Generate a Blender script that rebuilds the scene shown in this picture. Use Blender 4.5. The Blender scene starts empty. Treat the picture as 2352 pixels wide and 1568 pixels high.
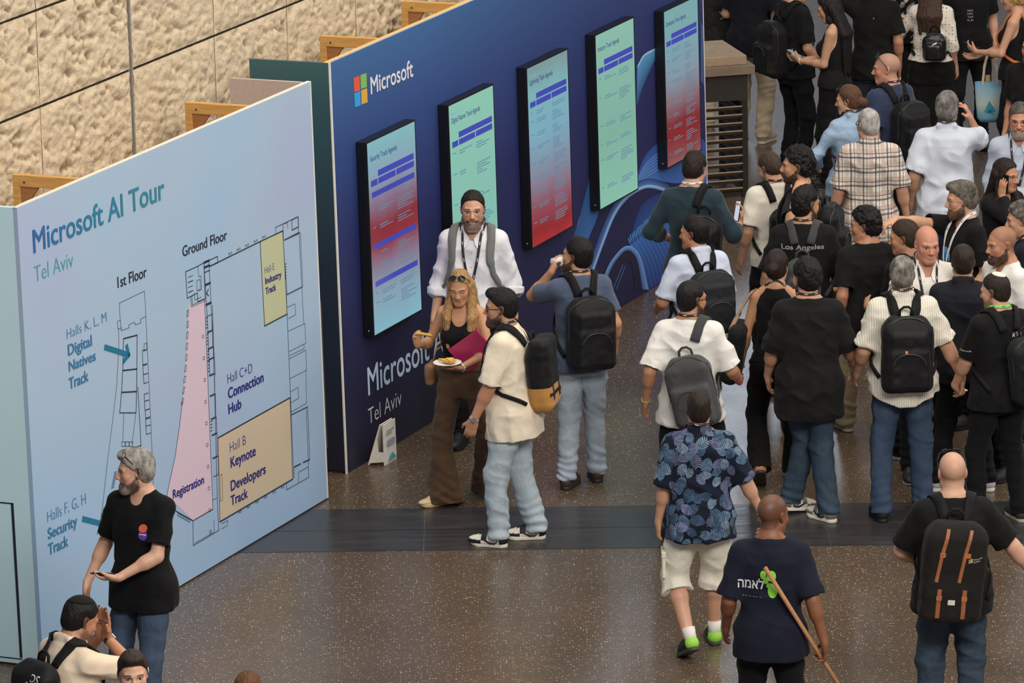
import bpy, bmesh, math, random
import numpy as np
from mathutils import Vector, Matrix
from mathutils.bvhtree import BVHTree

S = bpy.context.scene
COL = S.collection
random.seed(7)

# ------------------------------------------------------------------ camera
IW, IH, FPX = 2352.0, 1568.0, 11500.0
PITCH, ROLL, CAMZ = math.radians(14.65), 0.0206, 9.8
_f = Vector((0, math.cos(PITCH), -math.sin(PITCH)))
_r0 = Vector((1, 0, 0)); _u0 = _r0.cross(_f)
_r = _r0 * math.cos(ROLL) - _u0 * math.sin(ROLL)
_u = _u0 * math.cos(ROLL) + _r0 * math.sin(ROLL)
CAM = Vector((0, 0, CAMZ))
cd = bpy.data.cameras.new('camera'); cam = bpy.data.objects.new('camera', cd); COL.objects.link(cam)
cd.sensor_width = 36.0; cd.lens = 36.0 * FPX / IW; cd.clip_end = 500
cam.matrix_world = Matrix(((_r.x, _u.x, -_f.x, CAM.x), (_r.y, _u.y, -_f.y, CAM.y), (_r.z, _u.z, -_f.z, CAM.z), (0, 0, 0, 1)))
S.camera = cam

# ------------------------------------------------------------------ world, lights, exposure
S.view_settings.view_transform = 'Standard'; S.view_settings.look = 'None'
S.view_settings.gamma = 1.0; S.view_settings.use_curve_mapping = False
S.view_settings.exposure = 0.0
wd = bpy.data.worlds.new('hall_air'); S.world = wd; wd.use_nodes = True
wd.node_tree.nodes['Background'].inputs[0].default_value = (0.80, 0.86, 1.0, 1)
wd.node_tree.nodes['Background'].inputs[1].default_value = 0.22

def area(name, loc, target, sx, sy, power, color):
    l = bpy.data.lights.new(name, 'AREA'); l.shape = 'RECTANGLE'; l.size = sx; l.size_y = sy
    l.energy = power; l.color = color
    o = bpy.data.objects.new(name, l); COL.objects.link(o); o.location = loc
    o.rotation_euler = (Vector(target) - Vector(loc)).to_track_quat('-Z', 'Y').to_euler()
    return o
area('assumed_ceiling_lights', (3, 33, 13.0), (2.0, 36, 0), 14, 14, 1750, (1.0, 0.90, 0.76))  # overhead light assumed from the bright panel tops, its source unseen
area('front_fill', (5, 16, 11.0), (0.5, 36, 1.0), 9, 3, 2300, (1.0, 0.93, 0.84))  # added frontal fill for camera-facing surfaces, not a known lamp
area('side_fill', (17, 36, 8.0), (0, 36, 1.2), 12, 2.5, 700, (1.0, 0.95, 0.88))  # unseen fill added on the right to brighten the display boards
for i, (x, y) in enumerate(((-1.3, 66), (3.2, 66), (9.5, 66))):
    area('assumed_window_light', (x, y, 11.5), (x, 34, 1.0), 1.7, 6.0, (200, 230, 160)[i], (0.72, 0.84, 1.0))  # unseen lights assumed from bluish floor reflections; no windows are built

# ------------------------------------------------------------------ pixel -> place on a real plane
def ray(px, py):
    return (_f * FPX + _r * (px - IW / 2) - _u * (py - IH / 2)).normalized()
def at(px, py, z=0.0):
    d = ray(px, py); return CAM + d * ((z - CAM.z) / d.z)
def project(p):
    v = Vector(p) - CAM; d = v.dot(_f)
    return IW / 2 + FPX * v.dot(_r) / d, IH / 2 - FPX * v.dot(_u) / d

# ------------------------------------------------------------------ object helpers
def link(o, parent=None):
    COL.objects.link(o)
    if parent is not None: o.parent = parent
    return o
def tag(o, label=None, cat=None, group=None, kind=None):
    if label: o['label'] = label
    if cat: o['category'] = cat
    if group: o['group'] = group
    if kind: o['kind'] = kind
    return o
def empty(name, label, cat, mat=None, group=None):
    o = bpy.data.objects.new(name, None); COL.objects.link(o); o.empty_display_size = 0.1
    if mat is not None: o.matrix_world = mat
    return tag(o, label, cat, group)

class MB:
    """collects simple shapes that become one mesh"""
    def __init__(s): s.v = []; s.f = []; s.m = []
    def poly(s, pts, mi=0):
        b = len(s.v); s.v += [tuple(p) for p in pts]; s.f.append(tuple(range(b, b + len(pts)))); s.m.append(mi)
    def box(s, lo, hi, mi=0, M=None):
        x0, y0, z0 = lo; x1, y1, z1 = hi
        c = [(x0, y0, z0), (x1, y0, z0), (x1, y1, z0), (x0, y1, z0), (x0, y0, z1), (x1, y0, z1), (x1, y1, z1), (x0, y1, z1)]
        if M is not None: c = [tuple(M @ Vector(p)) for p in c]
        b = len(s.v); s.v += c
        for q in ((0, 3, 2, 1), (4, 5, 6, 7), (0, 1, 5, 4), (1, 2, 6, 5), (2, 3, 7, 6), (3, 0, 4, 7)):
            s.f.append(tuple(b + i for i in q)); s.m.append(mi)
    def prism(s, pts, y0, y1, mi=0):
        """polygon in x,z swept from y0 to y1"""
        n = len(pts); b = len(s.v)
        s.v += [(p[0], y0, p[1]) for p in pts] + [(p[0], y1, p[1]) for p in pts]
        s.f.append(tuple(range(b, b + n))); s.m.append(mi)
        s.f.append(tuple(range(b + 2 * n - 1, b + n - 1, -1))); s.m.append(mi)
        for i in range(n):
            j = (i + 1) % n; s.f.append((b + j, b + i, b + n + i, b + n + j)); s.m.append(mi)
    def tube(s, pts, rad, n=8, mi=0, closed=False):
        pts = [Vector(p) for p in pts]; b = len(s.v); k = len(pts)
        up = Vector((0, 0, 1)); prev = None
        for i, p in enumerate(pts):
            a = pts[i - 1] if (i > 0 or closed) else p; c = pts[(i + 1) % k] if (i < k - 1 or closed) else p
            t = (c - a).normalized()
            if prev is None:
                x = t.orthogonal().normalized()
            else:
                x = (prev - t * prev.dot(t))
                x = x.normalized() if x.length > 1e-6 else t.orthogonal().normalized()
            prev = x; y = t.cross(x); r = rad[i] if hasattr(rad, '__len__') else rad
            for j in range(n):
                an = 2 * math.pi * j / n; s.v.append(tuple(p + x * (r * math.cos(an)) + y * (r * math.sin(an))))
        for i in range(k if closed else k - 1):
            i2 = (i + 1) % k
            for j in range(n):
                j2 = (j + 1) % n
                s.f.append((b + i * n + j, b + i * n + j2, b + i2 * n + j2, b + i2 * n + j)); s.m.append(mi)
        if not closed:
            s.f.append(tuple(b + j for j in range(n - 1, -1, -1))); s.m.append(mi)
            s.f.append(tuple(b + (k - 1) * n + j for j in range(n))); s.m.append(mi)
    def ribbon(s, pts, nrm, width, thick, mi=0):
        """flat strap with thickness along pts; nrm = outward normals"""
        b = len(s.v); k = len(pts)
        for i in range(k):
            p = Vector(pts[i]); a = Vector(pts[max(i - 1, 0)]); c = Vector(pts[min(i + 1, k - 1)])
            t = (c - a).normalized(); nn = Vector(nrm[i]); sd = t.cross(nn)
            sd = sd.normalized() if sd.length > 1e-6 else Vector((1, 0, 0)); nn = sd.cross(t).normalized()
            w = (width[i] if hasattr(width, '__len__') else width) / 2
            for (q, h) in ((-w, 0), (-w * .8, thick), (w * .8, thick), (w, 0)):
                s.v.append(tuple(p + sd * q + nn * h))
        for i in range(k - 1):
            for j in range(4):
                j2 = (j + 1) % 4
                s.f.append((b + i * 4 + j, b + i * 4 + j2, b + i * 4 + 4 + j2, b + i * 4 + 4 + j)); s.m.append(mi)
        s.f.append((b, b + 1, b + 2, b + 3)); s.m.append(mi)
        e = b + (k - 1) * 4; s.f.append((e + 3, e + 2, e + 1, e)); s.m.append(mi)
    def build(s, name, mats, parent=None, smooth=False, bevel=0):
        me = bpy.data.meshes.new(name); me.from_pydata(s.v, [], s.f)
        for m in (mats if isinstance(mats, (list, tuple)) else [mats]): me.materials.append(m)
        me.polygons.foreach_set('material_index', s.m)
        bm = bmesh.new(); bm.from_mesh(me); bmesh.ops.recalc_face_normals(bm, faces=bm.faces); bm.to_mesh(me); bm.free()
        if smooth: me.polygons.foreach_set('use_smooth', [True] * len(me.polygons))
        me.update(); o = link(bpy.data.objects.new(name, me), parent)
        if bevel:
            mo = o.modifiers.new('bevel', 'BEVEL'); mo.width = bevel; mo.segments = 2; mo.limit_method = 'ANGLE'
        return o

def text_mesh(body, off=0.0):
    """2-D lettering as (verts Nx2 array, faces)"""
    c = bpy.data.curves.new('lettering', 'FONT'); c.body = body; c.offset = off; c.resolution_u = 4
    o = bpy.data.objects.new('lettering', c); COL.objects.link(o)
    m = bpy.data.meshes.new_from_object(o.evaluated_get(bpy.context.evaluated_depsgraph_get()))
    v = np.array([w.co[:2] for w in m.vertices]).reshape(-1, 2); f = [tuple(p.vertices) for p in m.polygons]
    bpy.data.objects.remove(o); bpy.data.curves.remove(c); bpy.data.meshes.remove(m)
    return v, f

def embolden(v, f, w):
    if w <= 0: return v, f
    sh = [(0, 0), (w, 0), (-w, 0), (0, w), (0, -w), (w * .7, w * .7), (-w * .7, w * .7), (w * .7, -w * .7), (-w * .7, -w * .7)]; n = len(v)
    return np.concatenate([v + np.array(d) for d in sh]), [tuple(i + k * n for i in q) for k in range(len(sh)) for q in f]

# ------------------------------------------------------------------ materials
def srgb(r, g, b):
    return tuple((c / 255 / 12.92 if c / 255 <= 0.04045 else ((c / 255 + 0.055) / 1.055) ** 2.4) for c in (r, g, b)) + (1.0,)
class NT:
    def __init__(s, name):
        s.mat = bpy.data.materials.new(name); s.mat.use_nodes = True; s.t = s.mat.node_tree; s.n = s.t.nodes
        s.b = s.n['Principled BSDF']
    def node(s, typ, **kw):
        nd = s.n.new(typ)
        for k, v in kw.items():
            if k.startswith('i_'): nd.inputs[k[2:].replace('_', ' ')].default_value = v
            else: setattr(nd, k, v)
        return nd
    def lk(s, a, b): s.t.links.new(a, b)
    def coords(s, scale=(1, 1, 1), kind='Object'):
        tc = s.node('ShaderNodeTexCoord'); mp = s.node('ShaderNodeMapping'); mp.inputs['Scale'].default_value = scale
        s.lk(tc.outputs[kind], mp.inputs['Vector']); return mp.outputs[0]
    def noise(s, vec, scale, detail=3, rough=.55, dist=0):
        nd = s.node('ShaderNodeTexNoise'); nd.inputs['Scale'].default_value = scale; nd.inputs['Detail'].default_value = detail
        nd.inputs['Roughness'].default_value = rough; nd.inputs['Distortion'].default_value = dist
        s.lk(vec, nd.inputs['Vector']); return nd.outputs['Fac']
    def ramp(s, fac, stops, interp='LINEAR'):
        r = s.node('ShaderNodeValToRGB'); e = r.color_ramp.elements; r.color_ramp.interpolation = interp
        while len(e) > 1: e.remove(e[-1])
        e[0].position = stops[0][0]; e[0].color = stops[0][1]
        for p, c in stops[1:]:
            q = e.new(p); q.color = c
        s.lk(fac, r.inputs[0]); return r.outputs[0]
    def mix(s, fac, a, b, mode='MIX'):
        m = s.node('ShaderNodeMix', data_type='RGBA', blend_type=mode)
        for sock, val in ((m.inputs[0], fac), (m.inputs[6], a), (m.inputs[7], b)):
            if hasattr(val, 'is_output'): s.lk(val, sock)
            else: sock.default_value = val
        return m.outputs[2]
    def math(s, op, a, b=0.0):
        m = s.node('ShaderNodeMath', operation=op)
        for i, v in enumerate((a, b)):
            if hasattr(v, 'is_output'): s.lk(v, m.inputs[i])
            else: m.inputs[i].default_value = v
        return m.outputs[0]
    def base(s, v):
        if hasattr(v, 'is_output'): s.lk(v, s.b.inputs['Base Color'])
        else: s.b.inputs['Base Color'].default_value = v
    def set(s, **kw):
        for k, v in kw.items(): s.b.inputs[k.replace('_', ' ')].default_value = v
    def bump(s, h, strength=.3, dist=.01):
        b = s.node('ShaderNodeBump'); b.inputs['Strength'].default_value = strength; b.inputs['Distance'].default_value = dist
        s.lk(h, b.inputs['Height']); s.lk(b.outputs[0], s.b.inputs['Normal'])
_mc = {}
def plain(name, rgb, rough=.6, metal=0., var=.06, scale=30, bump=0, spec=.5, coat=0):
    if name in _mc: return _mc[name]
    t = NT(name); c = srgb(*rgb); v = t.coords(); n = t.noise(v, scale)
    d = tuple(x * (1 - var) for x in c[:3]) + (1,); l = tuple(min(1, x * (1 + var)) for x in c[:3]) + (1,)
    t.base(t.ramp(n, [(.3, d), (.7, l)])); t.set(Roughness=rough, Metallic=metal, Specular_IOR_Level=spec, Coat_Weight=coat)
    if bump: t.bump(n, bump, .004)
    _mc[name] = t.mat; return t.mat

def value_noise(p, seed=0):
    """smooth 3-D value noise for an (N,3) array, about -1..1"""
    i = np.floor(p).astype(np.int64); f = p - i; f = f * f * (3 - 2 * f)
    def hsh(a, b, c):
        h = (a * 374761393 + b * 668265263 + c * 2147483647 + seed * 974711) & 0xffffffff
        h = ((h ^ (h >> 13)) * 1274126177) & 0xffffffff
        return ((h ^ (h >> 16)) & 0xffff) / 32767.5 - 1
    r = 0
    for dx in (0, 1):
        for dy in (0, 1):
            for dz in (0, 1):
                w = (f[:, 0] if dx else 1 - f[:, 0]) * (f[:, 1] if dy else 1 - f[:, 1]) * (f[:, 2] if dz else 1 - f[:, 2])
                r = r + w * hsh(i[:, 0] + dx, i[:, 1] + dy, i[:, 2] + dz)
    return r
# ================================================================== THE SETTING
def floor_material():
    t = NT('terrazzo'); v = t.coords()
    vo = t.node('ShaderNodeTexVoronoi', feature='F1'); vo.inputs['Scale'].default_value = 55; vo.inputs['Randomness'].default_value = 1
    t.lk(v, vo.inputs['Vector'])
    sep = t.node('ShaderNodeSeparateColor'); t.lk(vo.outputs['Color'], sep.inputs[0])
    big = t.noise(v, 1.1, 4); base = t.ramp(big, [(.3, srgb(92, 77, 61)), (.7, srgb(109, 92, 74))])
    mid = t.noise(v, 46, 4, .75); base = t.mix(t.math('MULTIPLY', mid, .9), base, srgb(58, 49, 44))
    chip = t.math('MULTIPLY', t.math('LESS_THAN', vo.outputs['Distance'], .30), t.math('GREATER_THAN', sep.outputs[0], .72))
    ccol = t.ramp(sep.outputs[1], [(0, srgb(176, 158, 132)), (.5, srgb(138, 118, 98)), (1, srgb(194, 178, 154))])
    base = t.mix(chip, base, ccol)
    vo2 = t.node('ShaderNodeTexVoronoi', feature='F1'); vo2.inputs['Scale'].default_value = 120; t.lk(v, vo2.inputs['Vector'])
    s2 = t.node('ShaderNodeSeparateColor'); t.lk(vo2.outputs['Color'], s2.inputs[0])
    chip2 = t.math('MULTIPLY', t.math('LESS_THAN', vo2.outputs['Distance'], .33), t.math('GREATER_THAN', s2.outputs[0], .80))
    base = t.mix(chip2, base, srgb(150, 131, 108))
    t.base(base)
    rn = t.noise(v, 2.0, 5); mr = t.node('ShaderNodeMapRange'); t.lk(rn, mr.inputs[0]); mr.inputs[3].default_value = .2; mr.inputs[4].default_value = .36
    t.lk(mr.outputs[0], t.b.inputs['Roughness']); t.set(Specular_IOR_Level=.6); t.bump(mid, .05, .002)
    return t.mat
def strip_material():
    t = NT('dark_stone'); v = t.coords((.5, 3, 1)); n = t.noise(v, 3, 6, .65, .6)
    c = t.ramp(n, [(.3, srgb(44, 43, 45)), (.6, srgb(58, 57, 58)), (.8, srgb(78, 75, 72))])
    sc = t.noise(t.coords((1, 14, 1)), 7, 2); c = t.mix(t.math('GREATER_THAN', sc, .74), c, srgb(96, 94, 92)); t.base(c)
    rn = t.ramp(n, [(.2, (.2, .2, .2, 1)), (.8, (.42, .42, .42, 1))]); t.lk(rn, t.b.inputs['Roughness']); return t.mat

m = MB(); m.poly([(-40, 5, 0), (40, 5, 0), (40, 80, 0), (-40, 80, 0)]); tag(m.build('floor', floor_material()), kind='structure')
# dark stone bands across the floor, two slabs deep with a joint between
m = MB(); x0, x1 = -14, 14
def sy(x, y): return y - (x - 1.04) * .030
for (ya, yb) in ((31.965, 32.44), (32.447, 32.955)):
    xs = [-14, -9.1, -6.2, -3.4, -.62, 2.1, 4.9, 7.7, 14]
    for a, b in zip(xs, xs[1:]):
        m.poly([(a + .003, sy(a, ya), .002), (b - .003, sy(b, ya), .002), (b - .003, sy(b, yb), .002), (a + .003, sy(a, yb), .002)])
tag(m.build('trim_1', strip_material()), kind='structure')

AL = math.radians(24.1)
def frame(O, az, lean):
    """x along the panel (away), y behind it, z up the panel"""
    d = Vector((math.sin(az), math.cos(az), 0)); back = Vector((-math.cos(az), math.sin(az), 0))
    up = (Vector((0, 0, 1)) + back * lean).normalized(); y = up.cross(d)
    return Matrix(((d.x, y.x, up.x, O.x), (d.y, y.y, up.y, O.y), (d.z, y.z, up.z, O.z), (0, 0, 0, 1)))
class Plane:
    def __init__(s, M): s.M = M; s.I = M.inverted()
    def uv(s, px, py, off=0.0):
        o = s.I @ CAM; d = (s.I.to_3x3() @ ray(px, py)); k = (off - o.y) / d.y; p = o + d * k
        return p.x, p.z
PL = Plane(frame(at(752, 1147), math.radians(24.7), .0125))
PN = Plane(frame(at(797.5, 1087.8), AL, .0135))
PH = 2.945

# stone wall behind the panels
PS = Plane(frame(at(797.5, 1087.8) + Vector((-math.cos(AL), math.sin(AL), 0)) * .80, AL, 0))
def stone_material():
    t = NT('rough_limestone'); v = t.coords(); n1 = t.noise(v, 1.3, 3); n2 = t.noise(v, 13, 6, .7, .4); n3 = t.noise(v, 42, 5, .7)
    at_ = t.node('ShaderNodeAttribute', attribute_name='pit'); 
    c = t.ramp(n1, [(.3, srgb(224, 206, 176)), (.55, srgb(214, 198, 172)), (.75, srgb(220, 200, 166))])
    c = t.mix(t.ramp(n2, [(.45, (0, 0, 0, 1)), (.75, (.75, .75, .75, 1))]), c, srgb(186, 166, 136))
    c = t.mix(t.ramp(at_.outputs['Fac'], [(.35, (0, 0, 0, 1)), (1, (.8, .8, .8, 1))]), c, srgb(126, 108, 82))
    t.base(c); t.set(Roughness=.95, Specular_IOR_Level=.15)
    t.bump(t.math('ADD', n2, t.math('MULTIPLY', n3, .6)), .6, .03); return t.mat
def build_stone():
    zA = PS.uv(60, 32)[1]; zB = PS.uv(300, 160)[1]
    us = [PS.uv(*p)[0] for p in ((82, 30), (298, 150), (492, 100), (659, 60))]
    step = us[3] - us[2]
    us = [us[0] - 2 * (us[1] - us[0]), us[0] - (us[1] - us[0])] + us + [us[3] + step * k for k in range(1, 9)]
    us = [q for q in us if q < 6.3] + [6.75]
    zs = [zB - 3 * (zA - zB), zB - 2 * (zA - zB), zB - (zA - zB), zB, zA, zA + (zA - zB)]
    V = []; Fc = []; P = []; base = 0
    wide = us[3]
    for a, b in zip(us, us[1:]):
        for c, d in zip(zs, zs[1:]):
            c = max(c, 0.0)
            if d <= c + .05: continue
            ga = .030 if abs(a - wide) < 1e-6 else .003; gb = .012 if abs(b - wide) < 1e-6 else .003
            nx = max(4, int((b - a) / .0135)); nz = max(4, int((d - c) / .0135))
            U, Z = np.meshgrid(np.linspace(a + ga, b - gb, nx), np.linspace(c + .008, d - .008, nz))
            p = np.stack([U.ravel(), np.zeros(U.size), Z.ravel()], 1); q = p + [0, a * 3, c * 5]
            q[:, 2] += q[:, 0] * .25; n = value_noise(q * [6, 1, 8], 1) * .28 + value_noise(q * [15, 1, 24], 2) * .5 + value_noise(q * [30, 1, 46], 3) * .42
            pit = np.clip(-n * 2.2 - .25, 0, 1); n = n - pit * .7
            edge = np.minimum(np.minimum(U - a, b - U), np.minimum(Z - c, d - Z)).ravel(); e = np.clip(edge / .05, 0, 1)
            y = (-.012 - n * .020) * e + .0 * p[:, 1]
            pts = np.stack([p[:, 0], y, p[:, 2]], 1)
            idx = np.arange(nx * nz).reshape(nz, nx) + base
            fc = np.stack([idx[:-1, :-1], idx[:-1, 1:], idx[1:, 1:], idx[1:, :-1]], -1).reshape(-1, 4)
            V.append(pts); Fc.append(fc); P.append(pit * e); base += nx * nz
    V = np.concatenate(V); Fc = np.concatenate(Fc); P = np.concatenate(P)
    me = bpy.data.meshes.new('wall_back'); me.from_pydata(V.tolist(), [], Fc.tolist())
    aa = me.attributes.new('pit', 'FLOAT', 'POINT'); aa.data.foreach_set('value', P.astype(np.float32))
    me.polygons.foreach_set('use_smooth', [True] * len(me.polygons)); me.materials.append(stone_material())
    o = link(bpy.data.objects.new('wall_back', me)); o.matrix_world = PS.M; tag(o, kind='structure')
    k = MB(); k.box((us[0], .02, 0), (us[-1], .30, zs[-1])); g = k.build('wall_core', plain('mortar_dark', (60, 52, 42), .9)); g.matrix_world = PS.M; tag(g, kind='structure')  # dark mortar core that shows through the stone joints
    k = MB(); k.box((wide + .008, -.012, 0), (wide + .022, .02, zs[-1])); g = k.build('trim_2', plain('joint_steel', (150, 146, 138), .5)); g.matrix_world = PS.M; tag(g, kind='structure')
build_stone()

# ================================================================== THE PANELS
WHITE_EDGE = plain('board_edge', (226, 226, 218), .5)
BARE_WOOD = None
def wood(name, c1, c2):
    if name in _mc: return _mc[name]
    t = NT(name); v = t.coords((1, 1, 1)); n = t.noise(t.coords((30, 2.5, 30)), 2.2, 4, .6, .8)
    t.base(t.ramp(n, [(.3, srgb(*c1)), (.7, srgb(*c2))])); t.set(Roughness=.6); t.bump(n, .15, .002); _mc[name] = t.mat; return t.mat
PINE = wood('pine', (188, 140, 74), (212, 166, 98))
PLY = wood('plywood_edge', (226, 178, 104), (240, 200, 134))
TH = .03
def light_print():
    t = NT('pale_blue_print'); g = t.node('ShaderNodeTexCoord'); sp = t.node('ShaderNodeSeparateXYZ'); t.lk(g.outputs['Object'], sp.inputs[0])
    n = t.noise(t.coords((.6, .6, .6)), 1.0, 2, .4)
    a = t.ramp(n, [(.35, srgb(168, 184, 214)), (.5, srgb(166, 190, 214)), (.65, srgb(158, 190, 220))])
    z = t.math('DIVIDE', sp.outputs[2], PH); a = t.mix(t.ramp(z, [(.0, (.7, .7, .7, 1)), (.55, (0, 0, 0, 1))]), a, srgb(146, 180, 216))
    t.base(a); t.set(Roughness=.55, Specular_IOR_Level=.3); return t.mat
def lift(pl, pts, y): return [(u, y, v) for (u, v) in pts]

def panel_text(pl, parent, mat, body, L, R, T, weight=0.0, name='lettering', depth=-.002, off=0.0):
    """lettering on a panel: L, R = ends of the baseline, T = a cap top, photo pixels on the panel's real plane"""
    v, f = text_mesh(body, min(weight, 0)); v, f = embolden(v, f, weight)
    (ul, vl), (ur, vr), (ut, vt) = pl.uv(*L, off), pl.uv(*R, off), pl.uv(*T, off)
    x0, x1 = v[:, 0].min(), v[:, 0].max(); cap = .70
    sx = (ur - ul) / (x1 - x0); h = vt - (vl + (vr - vl) * (ut - ul) / (ur - ul)); sz = h / cap
    m = MB(); n0 = len(v) // 9 if weight > 0 else len(v)
    m = MB(); m.v = [(ul + (p[0] - x0) * sx, depth + off - .0002 * (i // n0), vl + (vr - vl) * (p[0] - x0) / (x1 - x0) + p[1] * sz) for i, p in enumerate(v)]
    m.f = f; m.m = [0] * len(f)
    return m.build(name, mat, parent)
def ink(rgb): return plain('ink_%d_%d_%d' % rgb, rgb, .5, spec=.3, var=.02)
def strokes(pl, m, pts, w, px=True, y=-.0018, closed=False, mi=0):
    q = [pl.uv(*p) if px else p for p in pts]
    if closed: q = q + [q[0]]
    for (a, b) in zip(q, q[1:]):
        dx, dz = b[0] - a[0], b[1] - a[1]; l = math.hypot(dx, dz)
        if l < 1e-6: continue
        nx, nz = -dz / l * w / 2, dx / l * w / 2; ex, ez = dx / l * w * .4, dz / l * w * .4
        m.poly([(a[0] + nx - ex, y, a[1] + nz - ez), (a[0] - nx - ex, y, a[1] - nz - ez), (b[0] - nx + ex, y, b[1] - nz + ez), (b[0] + nx + ex, y, b[1] + nz + ez)], mi)

def build_map_panel():
    root = empty('map_board', 'pale blue display panel printed with the floor plan of halls', 'display panel', PL.M)
    uL = PL.uv(25, 473)[0]; uL = -3.97
    m = MB(); m.box((uL, 0, 0.012), (0, TH, PH)); o = m.build('panel_face', light_print(), root)
    m = MB(); m.box((uL - .004, .0, PH), (0.0, TH, PH + .004)); m.build('panel_edge', WHITE_EDGE, root); m = MB(); m.box((0, -.002, .012), (.014, TH, PH + .004)); m.build('panel_edge', WHITE_EDGE, root)
    m = MB(); m.box((uL + .1, TH, .012), (-.02, TH + .018, PH - .002)); m.build('backing_board', PLY, root)
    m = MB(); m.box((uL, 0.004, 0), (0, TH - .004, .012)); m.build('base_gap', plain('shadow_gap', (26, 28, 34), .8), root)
    m = MB(); m.box((-.03, TH + .018, .012), (0, .60, PH)); o = m.build('end_panel', plain('board_back', (186, 170, 164), .8), root)
    t = plain('sky_blue_print', (206, 242, 255), .55, var=.03, scale=1.2)
    m = MB(); m.box((uL, TH, .02), (uL + .03, .74, PH)); sp = m.build('side_panel', t, root)
    # service door in the near side
    m = MB(); y0 = .56
    def side(px, py):   # photo pixel on the near side's plane
        o = PL.I @ CAM; d = PL.I.to_3x3() @ ray(px, py); k = (uL - o.x) / d.x; p = o + d * k; return p.y, p.z
    y1, z1 = side(31, 1155); y2, z2 = side(40, 1512)
    m.box((uL - .004, y1, z2 + .01), (uL + .001, y1 + .016, z1)); m.box((uL - .004, y1, z1 - .007), (uL + .001, .66, z1)); m.box((uL - .003, y1, z2 - .003), (uL + .001, .66, z2 + .003))
    m.build('door_gap', plain('gap_black', (30, 36, 42), .7), sp)
    # zones
    def zone(pts, rgb, y=-.001):
        k = MB(); k.poly(lift(PL, [PL.uv(*p) for p in pts], y)); k.build('map_zone', ink(rgb), root)
    zone([(598, 556), (649.5, 531), (658, 722), (607, 747)], (190, 194, 158))
    zone([(499, 1004.5), (665.5, 913), (672, 1098), (504, 1196)], (200, 185, 162))
    z3 = lambda x, y: (x / 2.45, 660 + y / 2.45)
    z2 = lambda x, y: (x / 3.0947, 380 + y / 3.0947)
    zone([z3(*p) for p in ((1062, 80), (1072, 110), (1150, 66), (1197, 1243), (1085, 1310), (938, 1172), (948, 1120), (985, 950), (1008, 790), (1026, 640), (1040, 480), (1050, 300))], (212, 192, 208))
    # floor plan line work
    thin, thick = MB(), MB()
    def ln(pts, f=z3, w=.006, closed=False): strokes(PL, thin, [f(*p) for p in pts], w * .68, closed=closed)
    def tk(pts, f=z3, w=.013, closed=False): strokes(PL, thick, [f(*p) for p in pts], w * .72, closed=closed)
    # first floor
    ln([(670, 88), (812, 20), (820, 162), (790, 178), (793, 197), (762, 210), (755, 195), (724, 210), (726, 226), (682, 243), (676, 180), (670, 88)])
    ln([(676, 183), (660, 192), (663, 233), (682, 226), (682, 243)]); ln([(820, 162), (848, 760), (862, 1105)]); ln([(667, 233), (668, 330), (655, 560), (632, 760), (600, 1010), (575, 1250)])
    tk([(694, 288), (771, 268)]); tk([(694, 288), (690, 467), (683, 590), (673, 705)], w=.009); tk([(771, 268), (770, 458), (768, 585), (764, 705), (673, 705)], w=.009)
    tk([(690, 467), (770, 458)]); tk([(683, 590), (768, 585)]); tk([(775, 560), (793, 890)], w=.008); ln([(696, 712), (690, 860)]); ln([(764, 705), (742, 880)])
    for k in range(3): ln([(684 + k * 22, 868), (703 + k * 22, 868), (703 + k * 22, 893), (684 + k * 22, 893)], closed=True)
    for (xa, ya, yb) in ((800, 355, 435), (803, 440, 490), (806, 490, 540), (810, 600, 640), (812, 640, 690), (816, 690, 735), (818, 740, 780), (820, 780, 826)):
        tk([(xa + 24, ya - 7), (xa, ya), (xa + 3, yb), (xa + 27, yb - 8)], w=.007)
    ln([(810, 318), (824, 312), (826, 350), (808, 358)], closed=True); tk([(700, 915), (790, 890)], w=.012)
    tk([(842, 935), (856, 928)], w=.008); tk([(846, 1030), (860, 1022)], w=.008); tk([(575, 1250), (560, 1330), (545, 1387)], w=.008)
    for k in range(9): tk([(642 - k * 2, 1040 + k * 11), (656 - k * 2, 1036 + k * 11)], w=.007)
    # ground floor: lobby block and corridor
    tk([(1318, 755), (1405, 715), (1448, 690), (1458, 945), (1405, 968), (1402, 905), (1330, 943), (1318, 755)], f=z2, w=.009)
    for k in range(4): tk([(1337, 795 + k * 36), (1370, 780 + k * 36)], f=z2, w=.009 if k % 2 else .006)
    ln([(1405, 715), (1412, 790), (1428, 784), (1432, 880), (1404, 892)], f=z2); ln([(1398, 818), (1420, 808), (1424, 878), (1400, 888)], f=z2, closed=True)
    ln([(1355, 930), (1360, 1005), (1458, 960)], f=z2); ln([(1363, 928), (1367, 990), (1450, 952)], f=z2); ln([(1380, 905), (1384, 955), (1430, 935)], f=z2)
    tk([(1448, 690), (1480, 676), (1545, 645), (1548, 690), (1490, 716)], f=z2, w=.009); tk([(1490, 716), (1848, 540), (1850, 545)], f=z2, w=.012); tk([(1848, 540), (2008, 465)], f=z2, w=.012)
    for k in range(5):
        x = 1635 + k * 60; y = 632 - k * 29.5; ln([(x - 12, y + 6), (x - 9, y - 12), (x, y), (x + 9, y - 20), (x + 12, y - 6)], f=z2, w=.006)
    for (ya, yb) in ((690, 725), (725, 760), (760, 850), (850, 990), (990, 1075)):
        tk([(1450 + (ya - 690) * .045, ya), (1486 + (ya - 690) * .045, ya - 16)], f=z2, w=.022 if ya in (690, 725, 850, 990) else .01)
    ln([(1484, 676), (1500, 1000), (1530, 1485)], f=z2, w=.008); ln([(1448, 690), (1472, 1070), (1490, 1485)], f=z2, w=.008)
    tk([(1480, 880), (1467, 905), (1480, 925)], f=z2, w=.012)
    rows = (160, 252, 345, 405, 495, 610, 740, 830, 960, 1065)
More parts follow.
